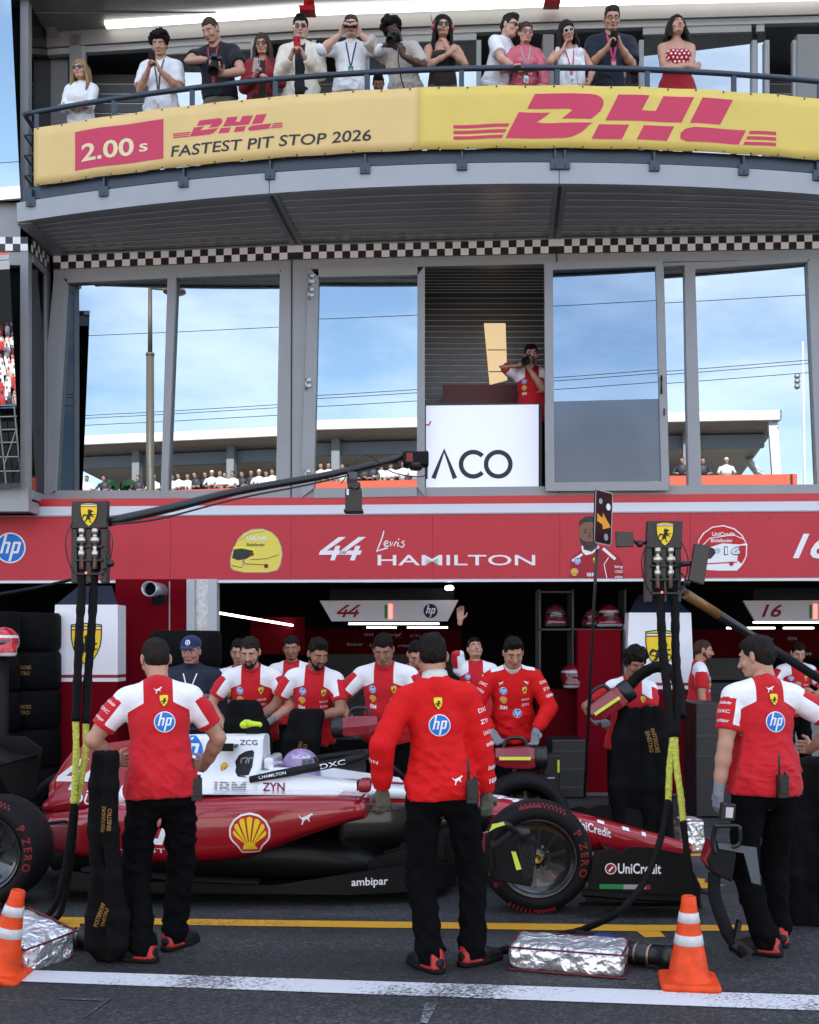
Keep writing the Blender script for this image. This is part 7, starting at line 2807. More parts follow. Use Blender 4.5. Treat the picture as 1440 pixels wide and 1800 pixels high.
def phone(ps, ob, c, label, yaw=0, pitch=30, col=M_BLACK, land=False):
    """a phone held with its back away from the holder"""
    M = Matrix.Translation(Vector(c)) @ Matrix.Rotation(R(yaw), 4, 'Z') @ Matrix.Rotation(R(-pitch), 4, 'X')
    hx, hz = (.075, .037) if land else (.037, .075)
    mb = MB()
    mb.box((-hx, -.0045, -hz), (hx, .0045, hz), 0, M)
    o = mb.build('phone', col, bevel=.003)
    put(o, ob)
    tag(o, label, 'phone')
    mb = MB()
    for dz in (0, .02):
        mb.lathe([(0, 0), (.008, 0), (.008, .002), (0, .002)], M @ Vector((-hx + .018, .0045, hz - .018 - dz)), M.to_3x3() @ Vector((0, 1, 0)), 10)
    mb.build('camera_lens', mat('lens glass', (0.01, 0.01, 0.015), rough=.1), o)
    return o


def camera(ps, ob, c, d, label, long=.14, r=.04, up=(0, 0, 1), M_=None):
    """stills camera: body, grip, prism hump, lens with rings and hood; d is where it points"""
    c, d = Vector(c), Vector(d).normalized()
    q = d.to_track_quat('Y', 'Z').to_matrix().to_4x4()
    M = Matrix.Translation(c) @ q
    mb = MB()
    mb.box((-.068, -.03, -.045), (.068, .022, .045), 0, M)
    mb.box((.045, -.03, -.05), (.075, .045, .04), 0, M)
    mb.box((-.028, -.03, .045), (.028, .03, .072), 0, M)
    o = mb.build('camera', M_BLACK, bevel=.006)
    put(o, ob); tag(o, label, 'camera')
    mb = MB()
    mb.lathe([(0, .02), (r * .85, .02), (r * .85, .06), (r * .95, .065), (r * .95, .02 + long * .6), (r * 1.12, .02 + long * .75), (r * 1.2, .02 + long), (r * 1.1, .02 + long), (r * .9, .02 + long * .8), (0, .02 + long * .8)], c, d, 20)
    mb.build('lens', M_BLACKM, o)
    return o


def guest(px, D, ytop, ps, skin, label, hstyle, hcol, facing=180, top=None, sleeve=.62, hem=.9, bottom=DKDENIM, seed=1, tkw={}, btop=1.03, brow=None, smile=0.0, hem_b=.3):
    ob = body_mesh(ps, skin, brow=brow or hcol, face=seed, h=.015, hh=.006, smile=smile)
    if hstyle:
        hair(ps, ob, hstyle, hcol, seed, h=.007)
    trousers(ps, ob, bottom, h=.013, seed=seed + 1, top=btop, hem=hem_b)
    sh_ = shirt(ps, ob, top, sleeve, hem, seed=seed, h=.0105, **tkw)
    finish(ob, label, px, D, 1.78, facing, FZ, None, ytop)
    return ob, sh_


CHEST = lambda s, x=.06, y=.29, z=1.27, c=.8: ((s * x, y, z), (s * .5, -.35, -1), (-s * .35, .45, .8), (-s * .8, .15, .1), c)
dD = lambda px, o=.42: curveY(bX(px)) + o

# 1 woman in white, arms folded
ps = Pose(head=(4, -6, 0), female=True, rh=((-.07, .20, 1.16), (1, -.1, -.9), (-1, .05, .0), (0, -1, 0), .3), lh=((.08, .235, 1.12), (-1, -.1, -.9), (1, .05, .0), (0, -1, 0), .3))
ob, sh_ = guest(143, dD(143), 105, ps, S_L, 'blonde person in sunglasses and white shirt with folded arms', 'long', (.26, .16, .075), 176, W_SHIRT, 1.55, .98, W_SHIRT, 101, dict(sl_r=.062, wr=.007))
sunglasses(ps, ob, w_=.027, hgt=.019); collar(ps, ob, W_SHIRT, .056, .03)
# 2 man with phone
ps = Pose(lean=4, head=(24, 2, 0), rh=CHEST(1, .07, .28, 1.28), lh=CHEST(-1, .06, .28, 1.27))
ob, sh_ = guest(285, dD(285), 53, ps, S_M, 'person with dark curly hair in a white short sleeved shirt looking at a phone', 'curly', (.007, .005, .005), 176, W_SHIRT, .85, .86, cloth('stone trousers', (.42, .40, .37)), 103, dict(sl_r=.064, loose=.02, wr=.008))
phone(ps, ob, (.005, .355, 1.375), 'dark phone held by the curly haired man in white', 0, 30); collar(ps, ob, W_SHIRT, .06, .03); lanyard(ps, ob, 'dark', None, 1.14)
# 3 man in black tee with a camera pointing down
ps = Pose(lean=13, twist=-8, head=(32, -14, 0), rh=((.03, .43, 1.20), (1, .35, -.2), (-.7, .5, -.35), (-.1, .0, -1), .6), lh=((-.08, .36, 1.08), (-1, -.2, -.5), (-.1, .8, .1), (.2, 0, 1), .6), bulk=1.06)
ob, sh_ = guest(388, dD(388, .5), 31, ps, S_M, 'tall person in black T-shirt and khaki trousers pointing a camera down', 'buzz', (.05, .034, .026), 174, BLKTEE, .62, 1.0, KHAKI, 107, dict(sl_r=.070))
camera(ps, ob, (-.07, .46, 1.16), (-.05, .55, -.8), 'black camera pointed down at the pit lane by the man in black', .16, .045); lanyard(ps, ob, 'red', None, 1.1)
# 4 woman in a dark red cardigan
ps = Pose(lean=4, head=(16, -6, 0), female=True, rh=CHEST(1, .08, .26, 1.20), lh=((-.10, .28, 1.13), (-1, -.2, -.6), (.4, .6, .4), (.7, 0, -.4), .6))
ob, sh_ = guest(463, dD(463), 57, ps, S_M, 'person with long brown hair, sunglasses and dark red cardigan holding a phone', 'long', (.05, .034, .026), 182, REDCARD, 1.93, .86, cloth('off white skirt', (.6, .58, .54)), 109, dict(sl_r=.066, front_open=.035, loose=.02, wr=.007, g=.02))
sunglasses(ps, ob, w_=.026, hgt=.019); phone(ps, ob, (.05, .33, 1.29), 'pale phone held by the woman in the dark red cardigan', 20, 35, mat('phone pale', (.5, .48, .46), rough=.3))
shirt(ps, ob, BROWN, 0, .95, g=.008, h=.014, wr=.002, name='top', sl_r=.05); lanyard(ps, ob, 'red', 'white', 1.20)
# 5 man in cream jacket
ps = Pose(lean=3, head=(16, 4, 0), rh=CHEST(1, .075, .28, 1.24), lh=CHEST(-1, .07, .28, 1.24))
ob, sh_ = guest(530, dD(530), 26, ps, S_L, 'person in a cream zip jacket and dark sunglasses holding a red phone', 'quiff', (.014, .010, .009), 178, W_CREAM, 1.93, .84, BLKT, 113, dict(sl_r=.066, front_open=.05, loose=.02, wr=.005, g=.018, name='jacket'))
sunglasses(ps, ob); phone(ps, ob, (.0, .345, 1.345), 'red phone held by the man in the cream jacket', 0, 30, mat('phone red', (.45, .02, .025), rough=.3))
shirt(ps, ob, BLKTEE, 0, .93, g=.009, h=.014, wr=.002, name='undershirt', sl_r=.05); collar(ps, ob, W_CREAM, .068, .04); lanyard(ps, ob, 'maroon', 'maroon', 1.17)
# 6 man photographing with phone at eye height
ps = Pose(lean=2, head=(8, 0, 0), rh=((.105, .22, 1.50), (1, .1, -.9), (-.35, .35, .85), (-.7, .4, -.2), .75), lh=((-.105, .22, 1.50), (-1, .1, -.9), (.35, .35, .85), (.7, .4, -.2), .75), belly=.8)
ob, sh_ = guest(618, dD(618), 28, ps, S_L, 'person in rolled white sleeves holding a phone sideways before the face', 'short', (.05, .035, .026), 180, W_SHIRT, 1.05, .94, DKDENIM, 117, dict(sl_r=.064, loose=.02, wr=.008))
phone(ps, ob, (.0, .25, 1.585), 'black phone held sideways by the man with rolled white sleeves', 0, 5, M_BLACK, True); collar(ps, ob, W_SHIRT, .062, .034)
lanyard(ps, ob, 'navy', 'green', 1.20)
mb = MB(); mb.tube([ps.pel + np.array([.165 * math.cos(a), .125 * math.sin(a), .035]) for a in np.linspace(.2, 2.94, 14)], .016, 8); mb.build('belt', M_BLACK, ob)
# 7 photographer in beige
ps = Pose(lean=14, side=8, twist=-10, head=(20, 12, 10), rh=((.17, .30, 1.40), (1, .25, .5), (-.7, .5, -.1), (-.1, .3, -.9), .7), lh=((.0, .36, 1.24), (-.6, .2, -1), (.1, .5, .8), (.5, -.2, .6), .7))
ob, sh_ = guest(716, dD(716), 26, ps, S_D, 'person with afro hair and loose beige T-shirt looking through a camera', 'afro', (.008, .006, .006), 172, BEIGE, .95, .84, BLKT, 119, dict(sl_r=.070, loose=.03, wr=.010, g=.018))
camera(ps, ob, (.075, .40, 1.42), (.25, .75, -.55), 'black camera with hanging strap held by the man in beige', .14, .04); sunglasses(ps, ob, w_=.020, hgt=.014)
mb = MB(); mb.tube([(.03, .40, 1.40), (.05, .36, 1.2), (.02, .30, 1.0), (-.03, .24, .86)], .008, 6); tag(put(mb.build('camera_strap', M_BLACK), ob), 'black camera strap hanging down from the camera of the man in beige', 'strap')
# 8 woman with red ear defenders
ps = Pose(lean=2, head=(6, 2, 0), female=True, rh=((-.045, .24, 1.27), (1, -.2, -.8), (-.6, .3, .6), (-.4, -.6, .2), .5), lh=((-.02, .255, 1.33), (-1, -.1, -.9), (.2, .2, .9), (.6, -.6, 0), .8))
ob, sh_ = guest(778, dD(778), 29, ps, S_M, 'person with long black hair wearing red ear defenders and a dark strapless top', 'long', (.010, .008, .009), 182, BROWN, 0, .98, DENIM, 121, dict(strap=1.385, g=.010, wr=.002))
sunglasses(ps, ob, w_=.026, hgt=.020)
mb = MB()
for s in (-1, 1):
    mb.lathe([(0, .028), (.022, .026), (.034, .012), (.036, -.008), (.03, -.016), (0, -.016)], ps.H((s * .098, -.012, .0)), Vector(ps.Rh[:, 0] * s), 18)
e = mb.build('ear_cup', mat('ear defender red', (.50, .03, .035), rough=.35)); put(e, ob); tag(e, 'red ear defenders with black headband and microphone on the black haired woman', 'ear defenders'); e.name = 'ear_defenders'
mb = MB(); mb.tube([ps.H((.105 * math.cos(a), -.012, .02 + .115 * math.sin(a))) for a in np.linspace(0, math.pi, 14)], .009, 8)
mb.tube([ps.H((.10, .01, -.02)), ps.H((.08, .07, -.06)), ps.H((.02, .115, -.065))], .006, 6); mb.tube([ps.H((.105, -.02, .02)), ps.H((.135, -.02, .13))], .004, 6)
mb.build('headband', M_BLACK, e)
# 9 man leaning to talk
ps = Pose(lean=16, side=0, twist=0, head=(8, 0, 0), rh=((.10, .42, 1.02), (1, -.2, -.5), (.0, .9, .1), (0, 0, -1), .3), lh=((-.22, .40, 1.0), (-1, -.3, -.6), (.2, .9, 0), (0, 0, -1), .4))
ob, sh_ = guest(868, dD(868, .5), 24, ps, S_L, 'person in a white short sleeved shirt leaning over to speak to the woman in pink', 'quiff', (.022, .016, .014), 232, W_SHIRT, .72, .97, OLIVE, 127, dict(sl_r=.064, loose=.02, wr=.008))
collar(ps, ob, W_SHIRT, .062, .034)
mb = MB(); mb.tube([ps.pel + np.array([.172 * math.cos(a), .128 * math.sin(a), .03]) for a in np.linspace(0, 6.2, 26)], .016, 8); mb.build('belt', mat('belt red', (.35, .03, .05)), ob)
sunglasses(ps, ob, w_=.020, hgt=.014)
# 10 woman in pink
ps = Pose(lean=3, head=(14, 8, 0), female=True, rh=((.13, .36, 1.10), (1, -.2, -.6), (.1, .9, .1), (0, 0, -1), .4), lh=((-.20, .26, .95), (-1, -.4, -.4), (.5, .6, -.6), (.6, 0, -.4), .5))
ob, sh_ = guest(922, dD(922), 39, ps, S_L, 'person with tied back hair in a shiny pink jacket leaning on the rail', 'tied', (.05, .035, .028), 182, PINK, 1.92, .86, cloth('dark skirt', (.03, .03, .032)), 131, dict(sl_r=.064, loose=.02, wr=.010, g=.018, name='jacket'))
sunglasses(ps, ob, mat('rose lens', (.16, .07, .06), rough=.15), .022, .019); collar(ps, ob, PINK, .066, .034); lanyard(ps, ob, 'fade', 'white', 1.14)
# 11 woman with her cheek in her hand
ps = Pose(lean=10, side=5, head=(14, 4, 8), female=True, rh=((.115, .20, 1.42), (1, .3, -1.0), (-.2, -.2, 1), (-.9, -.3, 0), .4), lh=((-.16, .30, .98), (-1, -.2, -.5), (.3, .6, -.6), (.7, 0, 0), .4))
ob, sh_ = guest(1004, dD(1004), 35, ps, S_M, 'person with wavy dark hair and white rimmed sunglasses resting cheek in hand', 'mid', (.022, .014, .011), 180, W_SHIRT, 0, .86, cloth('grey skirt', (.10, .085, .06)), 137, dict(wr=.006, strap=1.47, g=.012))
sunglasses(ps, ob, w_=.024, hgt=.021)
mb = MB()
for s in (-1, 1):
    pts = [ps.H((s * .032 + .025 * math.cos(a), .103, .002 + .022 * math.sin(a))) for a in np.linspace(0, 6.283, 18)]
    mb.tube(pts, .0028, 6, caps=False)
mb.build('glasses_rim', M_WHITE, ob)
lanyard(ps, ob, 'dhlred', 'white', 1.16)
F = Field()
for s in (1, -1):
    F.cap(ps.T((s * .10, -.03, 1.50)), ps.T((s * .125, .10, 1.40)), .045, .04, .03); F.cap(ps.T((s * .125, .10, 1.40)), ps.T((s * .11, .135, 1.08)), .04, .05, .03, flat=((0, 1, 0), .5))
F.noise(waves(9, .006, 40)); soft('cardigan', F, .011, W_SHIRT, ob)
# 12 big man in navy
ps = Pose(lean=3, head=(22, 0, 0), rh=CHEST(1, .085, .30, 1.24), lh=CHEST(-1, .05, .30, 1.26), bulk=1.08, belly=1.2)
ob, sh_ = guest(1073, dD(1073, .5), 9, ps, S_M, 'large person in glasses, navy T-shirt and pink lanyard looking at a phone', 'short', (.028, .022, .02), 180, NAVYTEE, .85, .84, BLKT, 139, dict(sl_r=.070, loose=.02))
phone(ps, ob, (.03, .365, 1.30), 'dark phone held by the large man in navy', 0, 40); lanyard(ps, ob, 'dhlred', 'dhlred', 1.2, .010)
mb = MB()
for s in (-1, 1):
    pts = [ps.H((s * .032 + .023 * math.cos(a), .104, .002 + .016 * math.sin(a))) for a in np.linspace(0, 6.283, 18)]
    mb.tube(pts, .0032, 6, caps=False); mb.tube([ps.H((s * .056, .098, .006)), ps.H((s * .082, -.005, .008))], .003, 6)
mb.tube([ps.H((-.010, .106, .004)), ps.H((.010, .106, .004))], .003, 6); mb.build('spectacles', M_BLACK, ob)
# 13 woman in a dotted dress
ps = Pose(lean=-2, head=(-6, 8, 0), female=True, rh=((-.075, .20, 1.135), (1, -.1, -.9), (-1, .05, .1), (0, -1, 0), .3), lh=((.08, .235, 1.10), (-1, -.1, -.9), (1, .05, .2), (0, -1, 0), .3))
ob, sh_ = guest(1190, dD(1190), 27, ps, S_M, 'person in strapless red dress with white dots and folded arms', 'mid', (.018, .012, .011), 180, DOTRED, 0, .88, DOTRED, 149, dict(strap=1.37, g=.011, wr=.002, name='dress', extra=lambda F: F.cap((-.07, 0, .80), (.07, 0, .80), .17, k=.06)), hem_b=.6)
# flared skirt of the dress
mb = MB()
mb.loft([[(rx * math.cos(t), .72 * rx * math.sin(t), z) for t in np.linspace(0, 2 * math.pi, 36, endpoint=False)] for z, rx in ((1.02, .155), (.9, .20), (.75, .235), (.6, .26))], caps=False)
sk = mb.build('skirt', DOTRED, ob)
for piece, z0, n0 in ((sh_, 1.30, 5), (sk, .82, 5)):
    a = Art()
    for j in range(-5, 6):
        for i in range(-6, 7):
            a.disc((i + (j % 2) * .5) * .046, j * .036, .0105, 'white', 1, 12, 1)
    mp_ = project(piece, ps.T((0, 0, z0)) if piece is sh_ else (0, 0, z0), (-1, 0, 0), (0, 0, 1), (0, 1, 0), back=.5, reach=.5)
    a.place('dots', mp_, piece, step=.001)
# 14 someone seated behind, dark hair and red top
ps = Pose(lean=10, head=(35, 0, 0))
ob, sh_ = guest(666, dD(666, .95), 128, ps, S_M, 'person with dark hair and red top crouched behind the rail between two photographers', 'short', (.007, .005, .005), 180, cloth('red top', (.30, .012, .02)), .6, .9, BLKT, 151)
# ================================================================ pit equipment
HOSE = mat('hose sleeve black', (.0035, .0035, .004), rough=.75, spec=.2, bump=.6, bscale=120)
YEL = mat('hose sleeve yellow', (.55, .58, .08), rough=.7, bump=.9, bscale=70, var=.18, vscale=60)


def smooth(pts, n=8):
    pts = [Vector(p) for p in pts]
    q = [pts[0] * 2 - pts[1]] + pts + [pts[-1] * 2 - pts[-2]]
    out_ = []
    for i in range(1, len(q) - 2):
        for k in range(n):
            t = k / n
            p0, p1, p2, p3 = q[i - 1], q[i], q[i + 1], q[i + 2]
            out_.append(.5 * ((2 * p1) + (p2 - p0) * t + (2 * p0 - 5 * p1 + 4 * p2 - p3) * t * t + (3 * p1 - p0 - 3 * p2 + p3) * t ** 3))
    out_.append(pts[-1])
    return out_


def pxp(rows):
    return [P(x, y, d) for x, y, d in rows]


def hose(name, rows, r, m, parent=None, n=10, rough_=.0):
    pts = smooth(pxp(rows))
    rs = [r * (1 + rough_ * math.sin(i * 1.9) + rough_ * .7 * math.sin(i * .83)) for i in range(len(pts))]
    mb = MB(); mb.tube(pts, rs, n)
    return mb.build(name, m, parent)


def tagged(o, label, cat, group=None):
    return tag(o, label, cat, group)


# ---- hose gantries
def gantry(px0, px1, py0, py1, D, label, tilt=0):
    g = empty('hose_gantry', P((px0 + px1) / 2, py1, D), label=label, cat='hose gantry')
    def ad(o):
        adopt(o, g); return o
    w_ = px1 - px0
    mb = MB(); mb.prism([P(px0, py1, D), P(px1 - 2, py1 + tilt, D), P(px1, py0 + tilt, D), P(px0 + 2, py0, D)], (0, 0, 0), (0, .06, 0))
    ad(mb.build('head_plate', mat('plate black', (.010, .010, .011), rough=.45), bevel=.004))
    c = P((px0 + px1) / 2, (py0 + py1) / 2, D - .003)
    ad(art_shield(0, 0, .072).place('crest', flat(c, (1, 0, .0), (0, 0, 1), (0, -1, 0)), g, step=.001))
    k = D / FOC
    for f_ in (.30, .66):
        x = px0 + w_ * f_
        mb = MB()
        prof = [(0, 0), (.020, 0), (.020, -.03), (.014, -.032), (.014, -.05), (.026, -.052), (.030, -.07), (.026, -.088), (.014, -.09), (.014, -.13), (.020, -.132), (.021, -.165), (.015, -.168), (.016, -.24), (0, -.24)]
        mb.lathe(prof, P(x, py1, D + .0), n=16)
        ad(mb.build('coupling', mat('coupling metal', (.55, .50, .42), rough=.3, metal=.9)))
    mb = MB()
    for f_ in (.08, .48, .88):
        x = px0 + w_ * f_
        mb.box((P(x, 0, D).x - .018, D + .01, PZ(py1 + 95, D)), (P(x, 0, D).x + .018, D + .09, PZ(py1, D)))
    mb.box((P(px0 + 4, 0, D).x, D + .06, PZ(py1 + 75, D)), (P(px1 - 4, 0, D).x, D + .12, PZ(py1, D)))
    for i in range(3):
        mb.box((P(px0 + 8, 0, D).x, D - .01, PZ(py1 + 34 + i * 24, D)), (P(px1 - 8, 0, D).x, D + .03, PZ(py1 + 30 + i * 24, D)))
    ad(mb.build('valve_block', M_BLACK, bevel=.003))
    mb = MB()
    for sx, f_ in ((-1, .05), (1, .95)):
        x = px0 + w_ * f_
        mb.tube(smooth(pxp([(x, py1 - 12, D), (x + sx * 12, py1 + 20, D - .02), (x + sx * 6, py1 + 60, D), (x - sx * 10, py1 + 90, D + .02)])), .004, 6)
    mb.tube(smooth(pxp([(px1 - 6, py1 + 40, D), (px1 + 8, py1 + 62, D - .02), (px1 - 8, py1 + 72, D)])), .005, 6)
    mb.lathe([(0, 0), (.022, 0), (.022, .02), (.01, .03), (0, .03)], P(px1 + 3, py1 + 62, D - .03), (1, -.4, .2), 12)
    ad(mb.build('air_line', M_BLACK))
    mb = MB(); mb.lathe([(0, 0), (.006, 0), (.006, .004), (0, .005)], P(px0 + w_ * .42, py1 + 78, D - .02), (0, -1, 0), 8)
    ad(mb.build('pilot_lamp', mat('pilot red', (.8, .05, .04), emit=(1, .08, .05), estr=1.5)))
    mb = MB()
    mb.tube(pxp([((px0 + px1) / 2, (py0 + py1) / 2, D + .05), ((px0 + px1) / 2, (py0 + py1) / 2 - 4, D + .45), ((px0 + px1) / 2, py1 + 40, D + 6.0)]), .03, 10)
    ad(mb.build('support_arm', M_BLACK))
    return g


gl = gantry(124, 189, 881, 929, 6.75, 'black hose gantry head with yellow crest above the left pair of hoses', -1)
gr = gantry(1137, 1201, 915, 963, 6.75, 'black hose gantry head with yellow crest above the right pair of hoses', 1)
# black sleeved hoses with yellow lower sleeves
def hoseset(rows_black, rows_yellow, rows_low, label, lowname='lower_hose'):
    h_ = empty('air_hose', P(*rows_black[0]), label=label, cat='hose')
    for nm, rows, r_, m_, rg in (('black_sleeve', rows_black, .025, HOSE, .08), ('yellow_sleeve', rows_yellow, .019, YEL, .05), ('lower_sleeve', rows_low, .019, HOSE, .05)):
        if rows:
            o = hose(nm, rows, r_, m_, None, 12, rg); adopt(o, h_)
    return h_


hoseset([(146, 985, 6.78), (143, 1050, 6.75), (139, 1120, 6.7), (136, 1200, 6.7), (133, 1268, 6.7)], [(133, 1264, 6.7), (134, 1320, 6.68), (132, 1370, 6.68), (130, 1412, 6.68)], [(130, 1410, 6.68), (124, 1460, 6.7), (114, 1530, 6.75), (98, 1590, 6.8), (76, 1618, 6.95)], 'black and yellow sleeved air hose hanging left in the left pair')
hoseset([(166, 985, 6.78), (164, 1050, 6.78), (160, 1120, 6.75), (154, 1200, 6.74), (151, 1272, 6.72)], [(151, 1268, 6.72), (150, 1320, 6.72), (143, 1370, 6.72), (133, 1414, 6.72)], [(133, 1412, 6.72), (129, 1470, 6.78), (122, 1530, 6.85), (108, 1600, 7.0), (90, 1622, 7.0)], 'black and yellow sleeved air hose hanging right in the left pair')
hoseset([(1160, 1015, 6.78), (1162, 1080, 6.75), (1166, 1150, 6.7), (1174, 1220, 6.65), (1184, 1296, 6.6)], [(1184, 1292, 6.6), (1178, 1340, 6.6), (1176, 1380, 6.6), (1175, 1408, 6.6)], [(1175, 1406, 6.6), (1160, 1480, 6.5), (1130, 1555, 6.4), (1085, 1605, 6.35), (1040, 1628, 6.6), (1004, 1640, 6.7)], 'black and yellow sleeved air hose of the right pair leading to the silver bag')
hoseset([(1184, 1015, 6.78), (1187, 1080, 6.76), (1188, 1150, 6.72), (1192, 1215, 6.66), (1187, 1296, 6.6)], [(1186, 1292, 6.6), (1190, 1350, 6.58), (1197, 1400, 6.56), (1201, 1444, 6.55)], [(1201, 1442, 6.55), (1208, 1500, 6.5), (1218, 1570, 6.45), (1224, 1620, 6.5), (1216, 1660, 6.3), (1190, 1668, 6.25), (1120, 1664, 6.35)], 'black and yellow sleeved air hose of the right pair running down behind the cone')

# ---- camera boom on the left
bo = empty('camera_boom', P(190, 918, 6.8), label='long black camera boom reaching up from the left gantry across the windows', cat='camera boom')
mb = MB()
pts = smooth(pxp([(188, 918, 6.85), (300, 893, 7.05), (420, 863, 7.3), (560, 838, 7.6), (650, 818, 7.8), (712, 802, 7.95)]), 6)
mb.tube(pts, [.030 - .008 * i / len(pts) for i in range(len(pts))], 10)
adopt(mb.build('boom_tube', M_BLACK), bo)
mb = MB(); mb.tube(smooth(pxp([(195, 922, 6.8), (280, 912, 7.0), (420, 876, 7.25), (560, 848, 7.55), (700, 812, 7.9)])), .006, 6)
mb.tube(smooth(pxp([(600, 850, 7.6), (640, 800, 7.7), (690, 830, 7.8), (740, 838, 7.9), (752, 826, 7.95)])), .004, 6)
adopt(mb.build('cable', M_BLACK), bo)
mb = MB(); c = P(731, 808, 7.95)
mb.box((c.x - .09, c.y - .07, c.z - .045), (c.x + .09, c.y + .09, c.z + .05))
o = mb.build('end_camera', M_BLACKM, bevel=.012); adopt(o, bo)
mb = MB(); mb.box((c.x - .065, c.y - .075, c.z - .025), (c.x - .02, c.y - .068, c.z + .035)); o = mb.build('red_badge', mat('badge red', (.20, .01, .015))); adopt(o, bo)
mb = MB(); mb.lathe([(0, -.02), (.035, -.018), (.05, .0), (.05, .03)], P(731, 822, 7.92), (0, 0, 1), 16); adopt(mb.build('dome', M_BLACK), bo)
mb = MB(); c = P(619, 838, 7.7)
mb.tube([c + Vector((0, 0, .03)), c + Vector((0, 0, -.05))], .035, 14); mb.tube([c + Vector((0, 0, -.05)), c + Vector((.015, 0, -.12))], .02, 10)
adopt(mb.build('mount', mat('mount grey', (.06, .06, .065), rough=.4)), bo)
rc = empty('remote_camera', P(622, 880, 7.7), label='black remote camera hanging under the boom in front of the windows', cat='camera')
mb = MB(); c = P(622, 880, 7.7); mb.box((c.x - .055, c.y - .06, c.z - .075), (c.x + .055, c.y + .06, c.z + .075)); mb.box((c.x - .065, c.y - .065, c.z - .085), (c.x + .065, c.y + .065, c.z - .062)); mb.box((c.x - .04, c.y - .05, c.z + .075), (c.x + .045, c.y + .05, c.z + .12))
adopt(mb.build('housing', M_BLACK, bevel=.008), rc)
mb = MB(); mb.box((c.x - .045, c.y - .066, c.z + .03), (c.x - .03, c.y - .06, c.z + .07)); adopt(mb.build('label_plate', M_WHITE), rc)
mb = MB(); mb.lathe([(0, 0), (.018, 0), (.020, .02), (.012, .022), (0, .015)], c + Vector((.01, -.055, .085)), (0, -1, 0), 14); adopt(mb.build('lens', mat('lens glass', (.01, .01, .015), rough=.1)), rc)
mb = MB(); mb.tube(pxp([(0 - 60, 1055, 7.6), (60, 1034, 7.2), (140, 1016, 6.85)]), .010, 8); tagged(mb.build('support_cable', M_BLACKM), 'thin dark cable running in from the left edge to the left gantry', 'cable')

# ---- lamps and strut at the right gantry
for q, D_, lb, nm in (([(1083, 934), (1114, 935), (1114, 961), (1084, 962)], 6.7, 'small black lamp panel clamped left of the right gantry', 'light_panel'), ([(1222, 955), (1249, 959), (1238, 1028), (1211, 1020)], 6.6, 'tilted black display panel clamped right of the right gantry', 'monitor')):
    mb = MB(); mb.prism([P(x, y, D_) for x, y in q[::-1]], (0, 0, 0), (0, .035, 0))
    o = mb.build(nm, mat('panel gloss black', (.006, .006, .007), rough=.3), bevel=.004); tagged(o, lb, 'panel')
    mb = MB()
    if q[0][0] < 1150:
        mb.tube(pxp([(1112, 948, D_ + .02), (1122, 958, D_ + .04), (1140, 952, D_ + .08)]), .010, 8); mb.tube(pxp([(1124, 950, D_), (1126, 962, D_)]), .016, 8)
    else:
        mb.tube(pxp([(1216, 990, D_ + .03), (1196, 992, D_ + .1)]), .016, 8)
    mb.build('clamp_arm', M_BLACK, o)
st = empty('strut', P(1200, 1040, 6.9), label='dark strut with orange label sloping down right from the right gantry', cat='strut')
mb = MB(); mb.tube(pxp([(1196, 1038, 6.95), (1470, 1212, 8.0)]), .030, 12); adopt(mb.build('tube', mat('strut dark', (.012, .012, .013), rough=.35), ), st)
mb = MB(); a_, b_ = P(1205, 1044, 6.94), P(1262, 1080, 7.15); mb.tube([a_, b_], .0315, 12); adopt(mb.build('label', mat('label amber', (.20, .10, .025), rough=.4)), st)

# ---- lollipop board
lo_ = empty('lollipop_board', P(1035, 1400, 7.3), label='dark signal board with yellow arrow on a thin black pole', cat='signal board')
u_, v_ = Vector((1, .9, -.10)).normalized(), Vector((.03, 0, 1)).normalized()
ctr = P(1061, 910, 7.25); nn = u_.cross(v_)
if nn.y > 0:
    nn = -nn
mb = MB(); hw, hh_ = .085, .168
oc = [(-hw + .01, -hh_), (hw - .01, -hh_), (hw, -hh_ + .02), (hw, hh_ - .02), (hw - .01, hh_), (-hw + .01, hh_), (-hw, hh_ - .02), (-hw, -hh_ + .02)]
mb.prism([ctr + u_ * x + v_ * y for x, y in oc], (0, 0, 0), -nn * .012)
adopt(mb.build('board', mat('board maroon', (.030, .003, .004), rough=.6, spec=.15)), lo_)
fn = flat(ctr, u_, v_, nn)
a = Art().line([oc[i] for i in range(8)] + [oc[0]], .008, 'fade', 1)
a.poly([(-.065, .02), (-.01, -.005), (-.01, .03), (.075, -.05), (-.005, -.075), (-.01, -.045), (-.065, -.03)], 'orange', 2)
a.disc(-.035, .10, .018, 'fade', 2).disc(.045, .075, .022, 'white', 2).disc(.03, -.12, .022, 'fade', 2)
adopt(a.place('marking', fn, lo_, step=.001), lo_)
mb = MB(); mb.tube(pxp([(1050, 965, 7.25), (1046, 1030, 7.27), (1028, 1400, 7.5)]), .011, 10); adopt(mb.build('pole', M_BLACK), lo_)

# ---- cones
CO = mat('cone orange', (.66, .055, .006), rough=.5, spec=.3, var=.22, vscale=14)
CS = mat('cone sleeve', (.55, .55, .56), rough=.4, var=.10, vscale=40)


